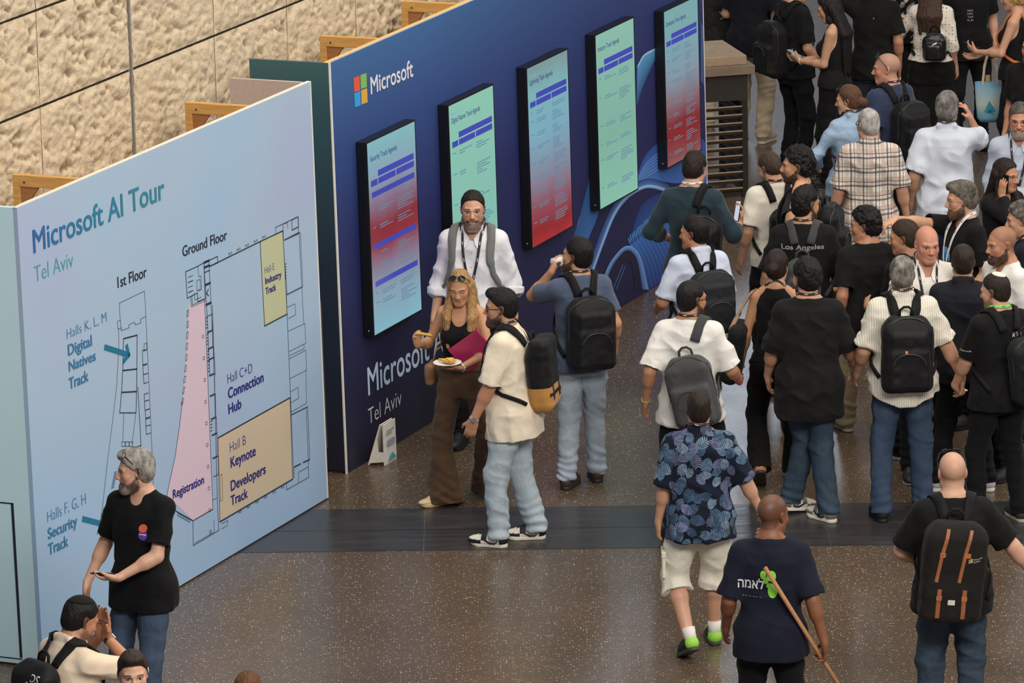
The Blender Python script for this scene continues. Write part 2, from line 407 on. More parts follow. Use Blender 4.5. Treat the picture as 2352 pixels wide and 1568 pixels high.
    for ya, yb in zip(rows, rows[1:]):
        xa = 1163 + (ya - 160) * .045
        tk([(xa, ya + 4), (xa + 28, ya - 10), (xa + 30, yb - 14), (xa + 2, yb)], w=.008)
        if yb - ya < 100: 
            for k in range(4): tk([(xa - 4, ya + 14 + k * 18), (xa + 4, ya + 10 + k * 18)], w=.009)
    ln([(1195, 100), (1222, 1190), (1230, 1365)], w=.008); tk([(1150, 66), (1197, 1243)], w=.008)
    for k in range(10): ln([(1137 + k * 4.6, 270 + k * 122), (1146 + k * 4.6, 266 + k * 122), (1147 + k * 4.6, 282 + k * 122), (1138 + k * 4.6, 286 + k * 122)], w=.006, closed=True)
    for k in range(9): ln([(1052 - k * k * .42, 130 + k * 62), (1060 - k * k * .42, 126 + k * 62), (1059 - k * k * .5, 160 + k * 62), (1051 - k * k * .5, 164 + k * 62)], w=.007, closed=True)
    ln([(1026, 640), (1008, 790), (985, 950), (948, 1120), (938, 1172)], w=.008); tk([(938, 1172), (990, 1258), (1085, 1312), (1197, 1247)], w=.009)
    for k in range(4): ln([(1000 + k * 18, 1268 + k * 10), (1014 + k * 18, 1276 + k * 10), (1013 + k * 18, 1290 + k * 10), (999 + k * 18, 1282 + k * 10)], w=.006, closed=True)
    ln([(1085, 1312), (1087, 1452), (1232, 1365)], w=.008); ln([(1093, 1440), (1205, 1375), (1203, 1310)], w=.006); ln([(1197, 1195), (1222, 1182)], w=.006)
    # hall outlines
    tk([(1226, 846), (1631, 620)], w=.014); tk([(1226, 846), (1237, 1318)], w=.008); tk([(1237, 1318), (1646, 1078)], w=.014); tk([(1631, 620), (1646, 1078)], w=.009)
    tk([(1848, 545), (1880, 1140)], f=z2, w=.009); tk([(1880, 1140), (2040, 1055)], f=z2, w=.013); tk([(2008, 465), (2040, 1055)], f=z2, w=.008)
    ln([(1237, 1055), (1248, 1050), (1252, 1195), (1240, 1202)], w=.006, closed=True)
    for k in range(6):
        x = 1350 + k * 48; y = 1268 - k * 28; ln([(x - 8, y + 4), (x - 6, y - 8), (x, y), (x + 6, y - 14), (x + 8, y - 4)], w=.006)
    ln([(1245, 1330), (1280, 1310), (1278, 1338), (1245, 1358)], w=.006)
    # service rooms on the far side
    ln([(1957, 440), (2118, 362), (2122, 475), (2020, 528)], f=z2, w=.009); ln([(1957, 440), (1960, 485), (2008, 462)], f=z2); ln([(2010, 415), (2014, 528)], f=z2, w=.008)
    ln([(2072, 388), (2116, 365), (2120, 436), (2076, 458)], f=z2, w=.009, closed=True); tk([(2076, 458), (2120, 436)], f=z2, w=.012); ln([(2020, 415), (2042, 404), (2045, 445)], f=z2)
    tk([(2020, 530), (2130, 478)], f=z2, w=.012); ln([(2012, 528), (2022, 690), (2040, 915)], f=z2, w=.008); ln([(2125, 490), (2145, 860), (2040, 915)], f=z2, w=.007); ln([(2135, 482), (2152, 862), (2038, 920)], f=z2, w=.006)
    for k in range(6): tk([(2024, 700 + k * 20), (2034, 698 + k * 20)], f=z2, w=.008)
    ln([(2040, 1008), (2096, 982), (2100, 1060), (2046, 1088)], f=z2); ln([(2145, 870), (2158, 1120)], f=z2, w=.006)
    ln([(2046, 1178), (2166, 1122), (2172, 1262), (2054, 1322)], f=z2); ln([(2160, 1270), (2162, 1300), (2056, 1350)], f=z2, w=.006)
    ln([(1626, 402), (1720, 352), (1724, 465), (1632, 512)]); ln([(1720, 465), (1724, 650), (1638, 700)], w=.006); ln([(1634, 588), (1676, 560), (1680, 622), (1636, 648)])
    ln([(1610, 30), (1650, 1010)], w=.008); tk([(1640, 716), (1728, 672)], w=.010); ln([(1730, 668), (1742, 968)], w=.008); ln([(1722, 676), (1734, 975)], w=.006)
    tk([(1655, 1010), (1690, 992)], w=.014); tk([(1706, 984), (1742, 968)], w=.014); ln([(1612, 1100), (1612, 1138), (1736, 1068), (1734, 980)], w=.008); ln([(1678, 1040), (1735, 1008)], w=.007); ln([(1678, 1040), (1680, 1098)], w=.006)
    for k in range(5): tk([(1648, 1020 + k * 12), (1655, 1017 + k * 12)], w=.008)
    thin.build('floor_plan_lines', ink((66, 74, 96)), root); thick.build('floor_plan_walls', ink((44, 50, 66)), root)
    # lettering
    teal, navy, sub, dk = ink((38, 116, 154)), ink((46, 46, 130)), ink((72, 158, 172)), ink((36, 40, 54))
    tl2 = ink((58, 124, 170))
    P = lambda *a, **k: panel_text(PL, root, *a, **k)
    # the heading runs from blue to teal
    t = NT('heading_ink'); tc = t.node('ShaderNodeTexCoord'); sp_ = t.node('ShaderNodeSeparateXYZ'); t.lk(tc.outputs['Generated'], sp_.inputs[0])
    t.base(t.ramp(sp_.outputs[0], [(0, srgb(44, 104, 166)), (.55, srgb(42, 130, 160)), (1, srgb(54, 138, 160))])); t.set(Roughness=.5)
    P(t.mat, 'Microsoft AI Tour', (76.6, 581.3), (378, 455), (71.7, 528.6), .012, 'heading')
    P(sub, 'Tel Aviv', (79, 648.5), (168.5, 612), (78.5, 610.5), -.008)
    P(dk, '1st Floor', (270, 661), (336.5, 635), (269.5, 635), .004); P(dk, 'Ground Floor', (419, 589.5), (521, 549.6), (418.5, 565), .004)
    P(tl2, 'Halls K, L, M', (153.5, 778.5), (244.6, 738), (152.8, 755), -.012)
    P(tl2, 'Digital', (156, 816.5), (211, 792.5), (155, 791.5), .019); P(tl2, 'Natives', (158, 852.7), (219.7, 826), (156.7, 830), .019); P(tl2, 'Track', (158.4, 894), (203, 873.5), (158, 868), .019)
    P(tl2, 'Halls F, G, H', (109, 1199.6), (197, 1156), (107, 1174), -.012); P(tl2, 'Security', (110, 1238), (177.5, 1205.5), (109.4, 1213), .019); P(tl2, 'Track', (111, 1274.5), (156.3, 1252.5), (110.6, 1248.6), .019)
    P(navy, 'Hall C+D', (522.4, 881), (579.6, 854.5), (521, 859), -.012); P(navy, 'Connection', (523.7, 915.5), (605, 875.5), (523, 891.8), .019); P(navy, 'Hub', (524.5, 950.6), (554, 936), (523.7, 928), .019)
    P(navy, 'Hall B', (527.8, 1038.8), (564.5, 1019.5), (526.5, 1016.5), -.012); P(navy, 'Keynote', (529.4, 1074), (587, 1044.5), (528, 1050.5), .019); P(navy, 'Developers', (529.8, 1127.5), (610, 1086), (529.4, 1104), .019); P(navy, 'Track', (529.8, 1161), (568.6, 1141.5), (529.6, 1138.5), .019)
    P(navy, 'Registration', (396.7, 1145), (468, 1109), (396, 1125), .019)
    P(navy, 'Hall E', (608, 629), (630, 619), (606.8, 613), -.012); P(navy, 'Industry', (608.8, 652.4), (646, 636), (608, 637.5), .019); P(navy, 'Track', (609.7, 676), (633.3, 665.5), (609, 661), .019)
    for pts, hd in (([(241.6, 797.5), (294.7, 814.3)], [(290.6, 794.7), (295.5, 814.5), (284.5, 828)]), ([(191, 1191.4), (246, 1206)], [(242, 1186), (247, 1206), (237, 1219)])):
        k = MB(); strokes(PL, k, pts, .036, y=-.0025); strokes(PL, k, hd, .032, y=-.0027); k.build('arrow', teal, root)
    return root
MAP = build_map_panel()

def navy_print():
    t = NT('navy_print'); g = t.node('ShaderNodeTexCoord'); sp = t.node('ShaderNodeSeparateXYZ'); t.lk(g.outputs['Object'], sp.inputs[0])
    z = t.math('DIVIDE', sp.outputs[2], PH); x = t.math('DIVIDE', sp.outputs[0], 6.9)
    c = t.ramp(z, [(.0, srgb(34, 34, 52)), (.28, srgb(34, 36, 72)), (.55, srgb(36, 44, 98)), (.8, srgb(50, 75, 135)), (1, srgb(64, 106, 158))])
    c = t.mix(t.ramp(x, [(.2, (0, 0, 0, 1)), (.75, (.55, .55, .55, 1))]), c, srgb(46, 46, 92))
    t.base(c); t.set(Roughness=.5, Specular_IOR_Level=.35); return t.mat
def build_agenda_panel():
    root = empty('agenda_board', 'long navy blue display panel with light blue wave artwork behind the screens', 'display panel', PN.M)
    LN = 6.9
    m = MB(); m.box((0, 0, .0), (LN, TH, PH)); m.build('panel_face', navy_print(), root)
    m = MB(); m.box((-.012, -.003, .0), (.004, .008, PH + .004)); m.build('panel_edge', WHITE_EDGE, root); m = MB(); m.box((LN, -.002, 0), (LN + .014, TH, PH + .004)); m.build('panel_edge', WHITE_EDGE, root)
    m = MB(); m.box((0, .0, PH), (LN, .012, PH + .004)); m.build('top_trim', plain('pale_blue_edge', (150, 170, 205), .5), root)
    m = MB(); m.box((0, .012, 2.0), (LN, TH + .022, PH + .003)); m.build('top_rail', PLY, root)
    t = NT('teal_navy_print'); g = t.node('ShaderNodeTexCoord'); sp = t.node('ShaderNodeSeparateXYZ'); t.lk(g.outputs['Object'], sp.inputs[0])
    t.base(t.ramp(t.math('DIVIDE', sp.outputs[2], PH), [(.0, srgb(28, 30, 46)), (.5, srgb(30, 48, 70)), (.9, srgb(44, 84, 98)), (1, srgb(58, 98, 104))])); t.set(Roughness=.5)
    m = MB(); m.box((-.01, .008, .02), (.02, .62, PH)); sd = m.build('side_panel', t.mat, root)
    m = MB(); m.box((-.013, .14, .18), (-.0095, .147, 1.25)); m.box((-.013, .14, 1.243), (-.0095, .3, 1.25)); m.build('door_gap', plain('gap_grey', (92, 92, 96), .7), sd)
    # brand mark and lettering
    W = ink((226, 226, 232)); z1 = lambda x, y: (560 + x / 7.84, 80 + y / 7.84)
    for rgb, q in (((226, 92, 74), ((1970, 775), (2078, 735), (2090, 1000), (1983, 1030))), ((132, 188, 96), ((2093, 725), (2203, 685), (2212, 940), (2105, 975))),
                   ((60, 160, 224), ((1983, 1052), (2092, 1012), (2102, 1265), (1997, 1305))), ((218, 172, 74), ((2107, 1000), (2215, 960), (2225, 1215), (2117, 1250)))):
        k = MB(); k.poly(lift(PN, [PN.uv(*z1(*p)) for p in q], -.002)); k.build('logo_square', ink(rgb), root)
    P = lambda *a, **k: panel_text(PN, root, *a, **k)
    P(W, 'Microsoft', (851, 216.6), (948.4, 174.5), (849.8, 177), .014)
    P(ink((190, 216, 242)), 'Microsoft AI Tour', (845, 908), (1108, 751), (842, 844), .008, 'heading'); P(ink((216, 218, 224)), 'Tel Aviv', (846, 975), (922, 928), (845, 938), -.01)
    # wave artwork: ribbons between pairs of curves in photo pixels on the panel
    def curve(pts, n=40):
        pts = [np.array(p, float) for p in pts]; out = []
        P_ = [2 * pts[0] - pts[1]] + pts + [2 * pts[-1] - pts[-2]]
        seg = len(pts) - 1
        for i in range(n + 1):
            s = i / n * seg; k = min(int(s), seg - 1); f = s - k; a, b, c, d = P_[k:k + 4]
            out.append(.5 * ((2 * b) + (-a + c) * f + (2 * a - 5 * b + 4 * c - d) * f * f + (-a + 3 * b - 3 * c + d) * f ** 3))
        return out
    def clip(u, v): return min(max(u, .02), LN - .005), min(max(v, .004), PH - .01)
    def ribbon(A, B, rgb0, rgb1, y, n=40, rows=6, name='wave'):
        A, B = curve(A, n), curve(B, n); V = []; Fc = []; Cc = []
        for i in range(n + 1):
            for j in range(rows + 1):
                q = A[i] * (1 - j / rows) + B[i] * (j / rows); u, v = clip(*PN.uv(*q)); V.append((u, y, v)); Cc.append(j / rows)
        for i in range(n):
            for j in range(rows):
                k = i * (rows + 1) + j; Fc.append((k, k + 1, k + rows + 2, k + rows + 1))
        me = bpy.data.meshes.new(name); me.from_pydata(V, [], Fc); aa = me.attributes.new('blend', 'FLOAT', 'POINT'); aa.data.foreach_set('value', Cc)
        key = 'wave_%s_%s' % (rgb0, rgb1)
        if key not in _mc:
            t = NT('wave_ink'); q = t.node('ShaderNodeAttribute', attribute_name='blend')
            t.base(t.ramp(q.outputs['Fac'], [(0, srgb(*rgb0)), (1, srgb(*rgb1))])); t.set(Roughness=.5); _mc[key] = t.mat
        me.materials.append(_mc[key]); return link(bpy.data.objects.new(name, me), root)
    g8 = lambda L: [(930 + x / 2.502, 37 + y / 2.502) for x, y in L]
    rib = lambda A, B, c0, c1, y, n=40: ribbon(g8(A), g8(B), c0, c1, y, n)
    rib([(880, 1530), (985, 1210), (1040, 1010), (1075, 860)], [(975, 1530), (1050, 1290), (1110, 1130), (1130, 900)], (42, 80, 140), (56, 108, 176), -.0012)
    rib([(1335, 290), (1375, 225), (1450, 185), (1500, 170)], [(1330, 520), (1370, 400), (1440, 250), (1500, 190)], (88, 158, 204), (46, 84, 142), -.0012)
    rib([(1335, 284), (1375, 219), (1450, 180), (1500, 165)], [(1337, 300), (1379, 232), (1452, 192), (1500, 178)], (170, 214, 236), (110, 170, 214), -.0016)
    rib([(1318, 960), (1375, 810), (1450, 735), (1560, 700), (1680, 690), (1746, 745)], [(1322, 1010), (1400, 955), (1480, 950), (1560, 960), (1650, 950), (1746, 980)], (44, 80, 158), (72, 116, 196), -.0014)
    for k_ in range(6):
        f = k_ / 6; rib([(1320, 985 - 30 * f), (1375 + 6 * f, 930 - 95 * f), (1450, 880 - 110 * f), (1520, 845 - 110 * f)], [(1321, 989 - 30 * f), (1378 + 6 * f, 937 - 95 * f), (1452, 888 - 110 * f), (1522, 851 - 110 * f)], (112, 150, 214), (70, 112, 186), -.0018, 16)
    rib([(1020, 1530), (1090, 1330), (1170, 1130), (1260, 1000), (1380, 935), (1480, 950), (1560, 1010)], [(1050, 1530), (1130, 1310), (1200, 1135), (1280, 1030), (1380, 976), (1470, 986), (1530, 1020)], (42, 64, 128), (84, 130, 200), -.0020)
    rib([(1048, 1530), (1128, 1305), (1198, 1132), (1278, 1027), (1380, 972), (1470, 982), (1530, 1016)], [(1062, 1530), (1142, 1306), (1210, 1142), (1286, 1044), (1380, 990), (1466, 1000), (1524, 1030)], (176, 208, 242), (96, 146, 214), -.0024)
    rib([(1290, 1290), (1340, 1120), (1400, 1050), (1500, 1010), (1640, 1010), (1746, 1090)], [(1310, 1345), (1380, 1300), (1450, 1270), (1540, 1250), (1640, 1260), (1746, 1330)], (38, 58, 122), (58, 104, 186), -.0016)
    rib([(1260, 1338), (1330, 1290), (1420, 1230), (1540, 1180), (1650, 1190), (1746, 1260)], [(1395, 1600), (1440, 1580), (1500, 1550), (1570, 1530), (1650, 1480), (1746, 1440)], (58, 112, 196), (46, 66, 146), -.0020)
    rib([(1120, 1566), (1165, 1440), (1215, 1365), (1265, 1322), (1315, 1330), (1360, 1400), (1400, 1570)], [(1142, 1566), (1182, 1455), (1226, 1386), (1266, 1348), (1302, 1354), (1336, 1412), (1364, 1570)], (132, 178, 234), (58, 104, 184), -.0026)
    rib([(1142, 1566), (1182, 1455), (1226, 1386), (1266, 1348), (1302, 1354), (1336, 1412), (1364, 1570)], [(1180, 1570), (1210, 1480), (1236, 1430), (1262, 1405), (1285, 1412), (1305, 1450), (1320, 1570)], (38, 34, 64), (36, 33, 58), -.0023)
    k = MB()
    for i in range(15):      # fine ribs over the folded sheet
        f = i / 14; x0, y0 = 1285 + 270 * f, 1318 - 160 * f + 30 * f * f
        c = curve(g8([(x0 + 10, y0 - 70), (x0 + 6, y0 - 20), (x0 + 38, y0 + 30), (x0 + 82 + 10 * f, y0 + 120), (x0 + 112 + 10 * f, y0 + 245 - 60 * f)]), 16); strokes(PN, k, [tuple(p) for p in c], .0045, y=-.0030)
    for i in range(24):
        yy = 40 + i * 14; strokes(PN, k, g8([(1700, yy), (1742, yy + 26)]), .006, y=-.0026)
    for q in ([(1195, 1566), (1250, 1430)], [(1215, 1566), (1262, 1440)], [(990, 1200), (1000, 1160)]): strokes(PN, k, g8(q), .006, y=-.0030)
    k.v = [(clip(p[0], p[2])[0], p[1], clip(p[0], p[2])[1]) for p in k.v]; k.build('wave_lines', ink((118, 160, 222)), root)
    k = MB(); c = curve(g8([(1285, 1290), (1360, 1215), (1420, 1160), (1470, 1110)]), 22)
    for i, p in enumerate(c): strokes(PN, k, [(p[0] - 1, p[1] - 5 - (i * 7 % 4)), (p[0] + 2, p[1] + 4 + (i * 5 % 5))], .014, y=-.0032)
    k.build('wave_glint', ink((96, 170, 228)), root)
    return root
NAV = build_agenda_panel()

# wooden stand frames behind the panels
def brace(pl, u, yfar, name_label, ytop=PH - .004, w=.05):
    root = empty('wooden_brace', name_label, 'brace', pl.M @ Matrix.Translation((u, 0, 0)), 'wooden stand frames behind the panels')
    m = MB(); m.box((0, TH + .026, ytop - .075), (w, yfar, ytop)); b = m.build('beam', PINE, root, bevel=.003)
    m = MB(); m.box((0, yfar - .05, 0), (w, yfar, ytop - .075)); m.build('upright', PINE, root, bevel=.003)
    k = MB(); y1 = yfar - .05; zt = ytop - .075
    k.v = [(x, y, z) for x in (.012, .038) for (y, z) in ((y1, zt), (y1 - .13, zt), (y1, zt - .17))]
    k.f = [(0, 1, 2), (5, 4, 3), (0, 3, 4, 1), (1, 4, 5, 2), (2, 5, 3, 0)]; k.m = [0] * 5; k.build('gusset', wood('pine_dark', (150, 100, 62), (170, 118, 76)), root)
    h = MB(); h.tube([(-.001, yfar - .085, ytop - .045), (.002, yfar - .085, ytop - .045)], .007, 10); h.build('bolt_hole', plain('hole_black', (24, 20, 16), .8), b)
brace(PL, -3.13, .52, 'pine stand frame sticking up behind near corner of the pale blue panel')
brace(PL, -.83, .52, 'pine stand frame behind pale blue panel, beside its pinkish end board')
brace(PN, .90, .52, 'pine stand frame behind navy panel, above the four-colour logo')
brace(PN, 2.27, .52, 'pine stand frame behind navy panel at the top edge of the photo')

# ------------------------------------------------------------------ screens
def screen_face(name, stops, strength=.86):
    t = NT(name); g = t.node('ShaderNodeTexCoord'); sp = t.node('ShaderNodeSeparateXYZ'); t.lk(g.outputs['Generated'], sp.inputs[0])
    n = t.noise(t.coords((2, 1, 1.2)), 1.5, 2, .4); z = t.math('ADD', sp.outputs[2], t.math('MULTIPLY', t.math('SUBTRACT', n, .5), .12))
    c = t.ramp(z, [(p, srgb(*k)) for p, k in stops]); t.base((.01, .01, .01, 1)); t.lk(c, t.b.inputs['Emission Color'])
    t.set(Emission_Strength=strength, Roughness=.25, Specular_IOR_Level=.12); return t.mat
def lit(name, rgb, strength=1.0):
    if name in _mc: return _mc[name]
    t = NT(name); t.base((.01, .01, .01, 1)); t.b.inputs['Emission Color'].default_value = srgb(*rgb); t.set(Emission_Strength=strength, Roughness=.3); _mc[name] = t.mat; return t.mat
BEZ = plain('screen_black', (20, 21, 25), .35)
red = [(0, (178, 48, 52)), (.08, (150, 40, 46)), (.2, (148, 78, 92)), (.36, (140, 136, 158)), (.6, (128, 178, 200)), (.85, (128, 186, 190)), (1, (130, 160, 160))]
SCR = [('Security Track Agenda', (846.6, 326.4, 958.3, 278), (857, 772.6, 962.6, 713), [(0, (134, 190, 206)), (.2, (140, 166, 186)), (.34, (140, 124, 150)), (.46, (150, 48, 58)), (.54, (142, 44, 56)), (.66, (140, 116, 142)), (.82, (140, 170, 190)), (1, (136, 190, 196))], 'first', 'above the words Tel Aviv', 'nearest the four-colour logo, showing a red band mid-screen'),
       ('Digital Native Track Agenda', (1036.5, 241.5, 1139, 192.5), (1039, 600, 1139, 620), [(0, (134, 196, 186)), (.5, (140, 200, 182)), (1, (146, 206, 184))], 'second', '', 'behind the bearded man in a white shirt, glowing mint green'),
       ('Lightning Talks Agenda', (1216.7, 155, 1309.6, 111.6), (1217.4, 572, 1308.5, 522), red, 'third', '', 'showing pale blue that fades to a red foot, above the man drinking'),
       ('Industry Track Agenda', (1375.5, 79.2, 1463.5, 37), (1371.6, 486, 1456.6, 436), [(0, (140, 200, 178)), (.4, (132, 184, 166)), (1, (144, 196, 178))], 'fourth', '', 'glowing mint green above the light wave artwork'),
       ('Developers Track Agenda', (1533, 0, 1612.3, -38), (1525.5, 394, 1600, 344), [(0, (150, 92, 92)), (.06, (140, 72, 76)), (.18, (140, 34, 40)), (.26, (132, 42, 48)), (.4, (140, 112, 122)), (.56, (138, 158, 172)), (.75, (128, 172, 184)), (1, (128, 176, 176))], 'fifth', '', 'at the far end of the navy panel, its foot glowing red')]
def build_screen(i, title, tl, br, stops, label):
    off = -.085
    if i == 1: br = (1039.5, 668, 1139.5, 615)
    a = PN.uv(tl[0], tl[1], off); b = PN.uv(tl[2], tl[3], off); c = PN.uv(br[0], br[1], off); d = PN.uv(br[2], br[3], off)
    if i == 4:
        e = [PN.uv(*z, off) for z in ((1533, 0), (1612.3, 0), (1525.5, 394), (1600, 344))]; u0, u1 = (e[0][0] + e[2][0]) / 2, (e[1][0] + e[3][0]) / 2; z0 = (c[1] + d[1]) / 2; z1 = z0 + (u1 - u0) * 1.76
    else:
        u0, u1 = (a[0] + c[0]) / 2, (b[0] + d[0]) / 2; z0, z1 = (c[1] + d[1]) / 2, (a[1] + b[1]) / 2
    root = empty('agenda_screen', label, 'screen', PN.M @ Matrix.Translation((u0, 0, z0)), 'upright agenda screens')
    w, h = u1 - u0, z1 - z0
    m = MB(); m.box((-.012, -.078, -.012), (w + .012, -.0045, h + .012)); hs = m.build('housing', BEZ, root, bevel=.004)
    m = MB(); m.box((-.012, -.085, -.012), (0, -.078, h + .012)); m.box((w, -.085, -.012), (w + .012, -.078, h + .012)); m.box((0, -.085, -.012), (w, -.078, 0)); m.box((0, -.085, h), (w, -.078, h + .012)); m.build('bezel', BEZ, root)
    m = MB(); m.box((0, -.084, 0), (w, -.078, h)); m.build('display', screen_face('agenda_display', stops), root)
    y = -.0855
    def txt(s, x0, x1, zb, cap, mat, wt=0., name='lettering'):
        v, f = text_mesh(s, min(wt, 0)); v, f = embolden(v, f, wt); a0, a1 = v[:, 0].min(), v[:, 0].max(); k = (x1 - x0) / (a1 - a0); kk = MB()
        kk.v = [(x0 + (p[0] - a0) * k, y, zb + p[1] * cap / .7) for p in v]; kk.f = f; kk.m = [0] * len(f); return kk.build(name, mat, root)
    Wd = w
    blue, faint, row = lit('agenda_blue', (58, 66, 168)), lit('agenda_faint', (108, 172, 190)), lit('agenda_row', (92, 128, 152))
    txt('Microsoft AI Tour', .05 * Wd, .30 * Wd, h - .105 * Wd, .035 * Wd, faint); txt(title, .05 * Wd, (.30 + .0145 * len(title)) * Wd, h - .175 * Wd, .05 * Wd, lit('agenda_title', (48, 60, 120)), .012, 'heading')
    k = MB(); zb = h - .335 * Wd
    k.box((.20 * Wd, y, zb), (.95 * Wd, y + .001, zb + .055 * Wd)); k.build('header_bar', blue, root); zb2 = zb - .07 * Wd
    for (p, q) in ((.05, .18), (.20, .56), (.58, .95)): k = MB(); k.box((p * Wd, y, zb2), (q * Wd, y + .001, zb2 + .055 * Wd)); k.build('header_bar', blue, root)
    bars = {0: (.71, .44, .245), 1: (), 2: (), 3: (), 4: ()}[i]
    for f in bars: k = MB(); k.box((.06 * Wd, y, f * h), (.95 * Wd, y + .001, f * h + .05 * Wd)); k.build('section_bar', blue, root)
    rr = random.Random(i); k = MB(); zz = zb2 - .06 * Wd
    while zz > .12 * Wd:
        n = rr.choice((2, 3, 4, 5))
        for c0, c1, cnt in ((.055, .15, 1), (.2, .52, min(n, 2)), (.58, .93, n)):
            for q in range(cnt):
                zq = zz - q * .024 * Wd
                if zq < .06 * Wd or any(abs(zq - f * h - .02) < .05 for f in bars): continue
                x1 = c0 + (c1 - c0) * rr.uniform(.35, 1); k.box((c0 * Wd, y, zq), (x1 * Wd, y + .0008, zq + .0085 * Wd))
        zz -= (n + 1.4) * .025 * Wd * (1.8 if i in (1, 3) else 1)
    k.build('agenda_rows', row, root)
    m = MB(); m.box((-.0135, -.05, .03), (-.0118, -.044, .036)); m.build('standby_light', lit('standby_blue', (110, 130, 255), 2), hs)
for i, s in enumerate(SCR):
    build_screen(i, s[0], s[1], s[2], s[3], 'upright agenda screen ' + s[6])

# ------------------------------------------------------------------ small tent sign on the floor by the navy panel
def tent_sign():
    o = at(868, 1068); az = math.radians(8)
    z2 = lambda x, y: (680 + x / 7.84, 980 + y / 7.84)
    A = at(*z2(1310, 705)); B = at(*z2(1600, 708)); 
    root = empty('tent_sign', 'small white folded tent sign standing on the floor by the navy panel', 'sign', Matrix.Translation(A))
    e = (B - A); L = e.length; e.normalize(); s = Vector((math.sin(math.radians(24)), math.cos(math.radians(24)), 0)) * .20
    ap = A + e * .09 + Vector((0, 0, .30)); r = lambda p: tuple(p - A)
    wt = plain('white_card', (226, 222, 214), .6)
    def leaf(p0, p1, name, mat):
        m = MB(); n = (p1 - p0).cross(s).normalized() * .008
        q = [p0, p0 + s, p1 + s, p1]; m.v = [r(x) for x in q] + [r(x + n) for x in q]; m.f = [(0, 1, 2, 3), (7, 6, 5, 4), (0, 4, 5, 1), (1, 5, 6, 2), (2, 6, 7, 3), (3, 7, 4, 0)]; m.m = [0] * 6
        return m.build(name, mat, root)
    leaf(A + Vector((0, 0, .004)), ap, 'back_leaf', wt); f = leaf(B + Vector((0, 0, .002)), ap + e * .02, 'front_leaf', wt)
    # side brace with a cut-out, facing the viewer
    m = MB(); lo = A + e * .01; q = [A + Vector((0, 0, .02)), A + e * (L * .97) + Vector((0, 0, .03)), A + e * (L * .9) + Vector((0, 0, .10)), A + e * (L * .62) + Vector((0, 0, .10)), A + e * (L * .55) + Vector((0, 0, .19)), ap - e * .004 - Vector((0, 0, .02))]
    m.v = [r(x) for x in q] + [r(x + s * .03) for x in q]; n = len(q); m.f = [tuple(range(n)), tuple(range(2 * n - 1, n - 1, -1))] + [(i, n + i, n + (i + 1) % n, (i + 1) % n) for i in range(n)]; m.m = [0] * len(m.f); m.build('side_brace', wt, root)
    p0, p1 = B + Vector((0, 0, .002)), ap + e * .02; dn = (s.cross(p1 - p0)).normalized() * -1
    if dn.dot(e) < 0: dn = -dn
    k = MB(); 
    def pt(a, b): return r(p0 + (p1 - p0) * b + s * a + dn * .011)
    for (a0, a1, b0, b1) in ((.15, .75, .80, .84), (.15, .6, .73, .77), (.2, .8, .45, .60)): k.poly([pt(a0, b0), pt(a1, b0), pt(a1, b1), pt(a0, b1)])
    k.build('print', ink((150, 160, 176)), f)
    k = MB(); k.poly([pt(.2, .08), pt(.9, .08), pt(.55, .26)]); k.build('print', ink((70, 168, 178)), f)
tent_sign()

# ------------------------------------------------------------------ stone topped counter with slatted iron front
def counter():
    C = at(1719, 452)
    az = math.radians(14)   # right vector along front
    ex = Vector((math.cos(az), math.sin(az), 0)); ey = Vector((-math.sin(az), math.cos(az), 0))
    M = Matrix(((ex.x, ey.x, 0, C.x), (ex.y, ey.y, 0, C.y), (0, 0, 1, 0), (0, 0, 0, 1)))
    root = empty('slatted_counter', 'tall iron counter with slatted front and stone slab top beside navy panel', 'counter', M)
    iron = plain('dark_iron', (40, 34, 30), .5, .3); stone = plain('counter_stone', (150, 128, 104), .7, var=.12, scale=14); sd = plain('counter_stone_side', (116, 100, 84), .75, var=.12, scale=14)
    w, dp = .95, .72
    m = MB(); m.box((-w - .04, -.05, 1.09), (.055, dp + .05, 1.17)); m.build('lower_slab', sd, root, bevel=.006)
    m = MB(); m.box((-w, 0, 1.17), (-.005, dp, 1.25)); m.build('upper_slab', stone, root, bevel=.006)
    m = MB(); m.box((-w, .0, .86), (0, dp, 1.09)); m.build('apron', plain('iron_apron', (50, 44, 40), .5, .3), root)
    for (x, y) in ((-.05, 0), (-w, 0), (-.05, dp - .05), (-w, dp - .05)):
        m = MB(); m.box((x, y, 0), (x + .05, y + .05, .86)); m.build('leg', iron, root)
    for k in range(11):
        z = .07 + k * .072; m = MB(); Mx = Matrix.Translation((0, .02, z)) @ Matrix.Rotation(math.radians(-38), 4, 'X')
        m.box((-w + .05, -.028, -.006), (-.05, .028, .006), M=Mx); m.build('slat', plain('slat_iron', (118, 102, 84), .5, .2), root)
    m = MB(); m.box((-w + .05, .01, .02), (-.05, .04, .05)); m.box((-w + .05, dp - .04, .02), (-.05, dp - .01, .05)); m.build('bottom_rail', iron, root)
    for k in range(11):
        z = .07 + k * .072; m = MB(); Mx = Matrix.Translation((-.025, 0, z)) @ Matrix.Rotation(math.radians(-38), 4, 'Y')
        m.box((-.028, .05, -.006), (.028, dp - .05, .006), M=Mx); m.build('side_slat', iron, root)
counter()
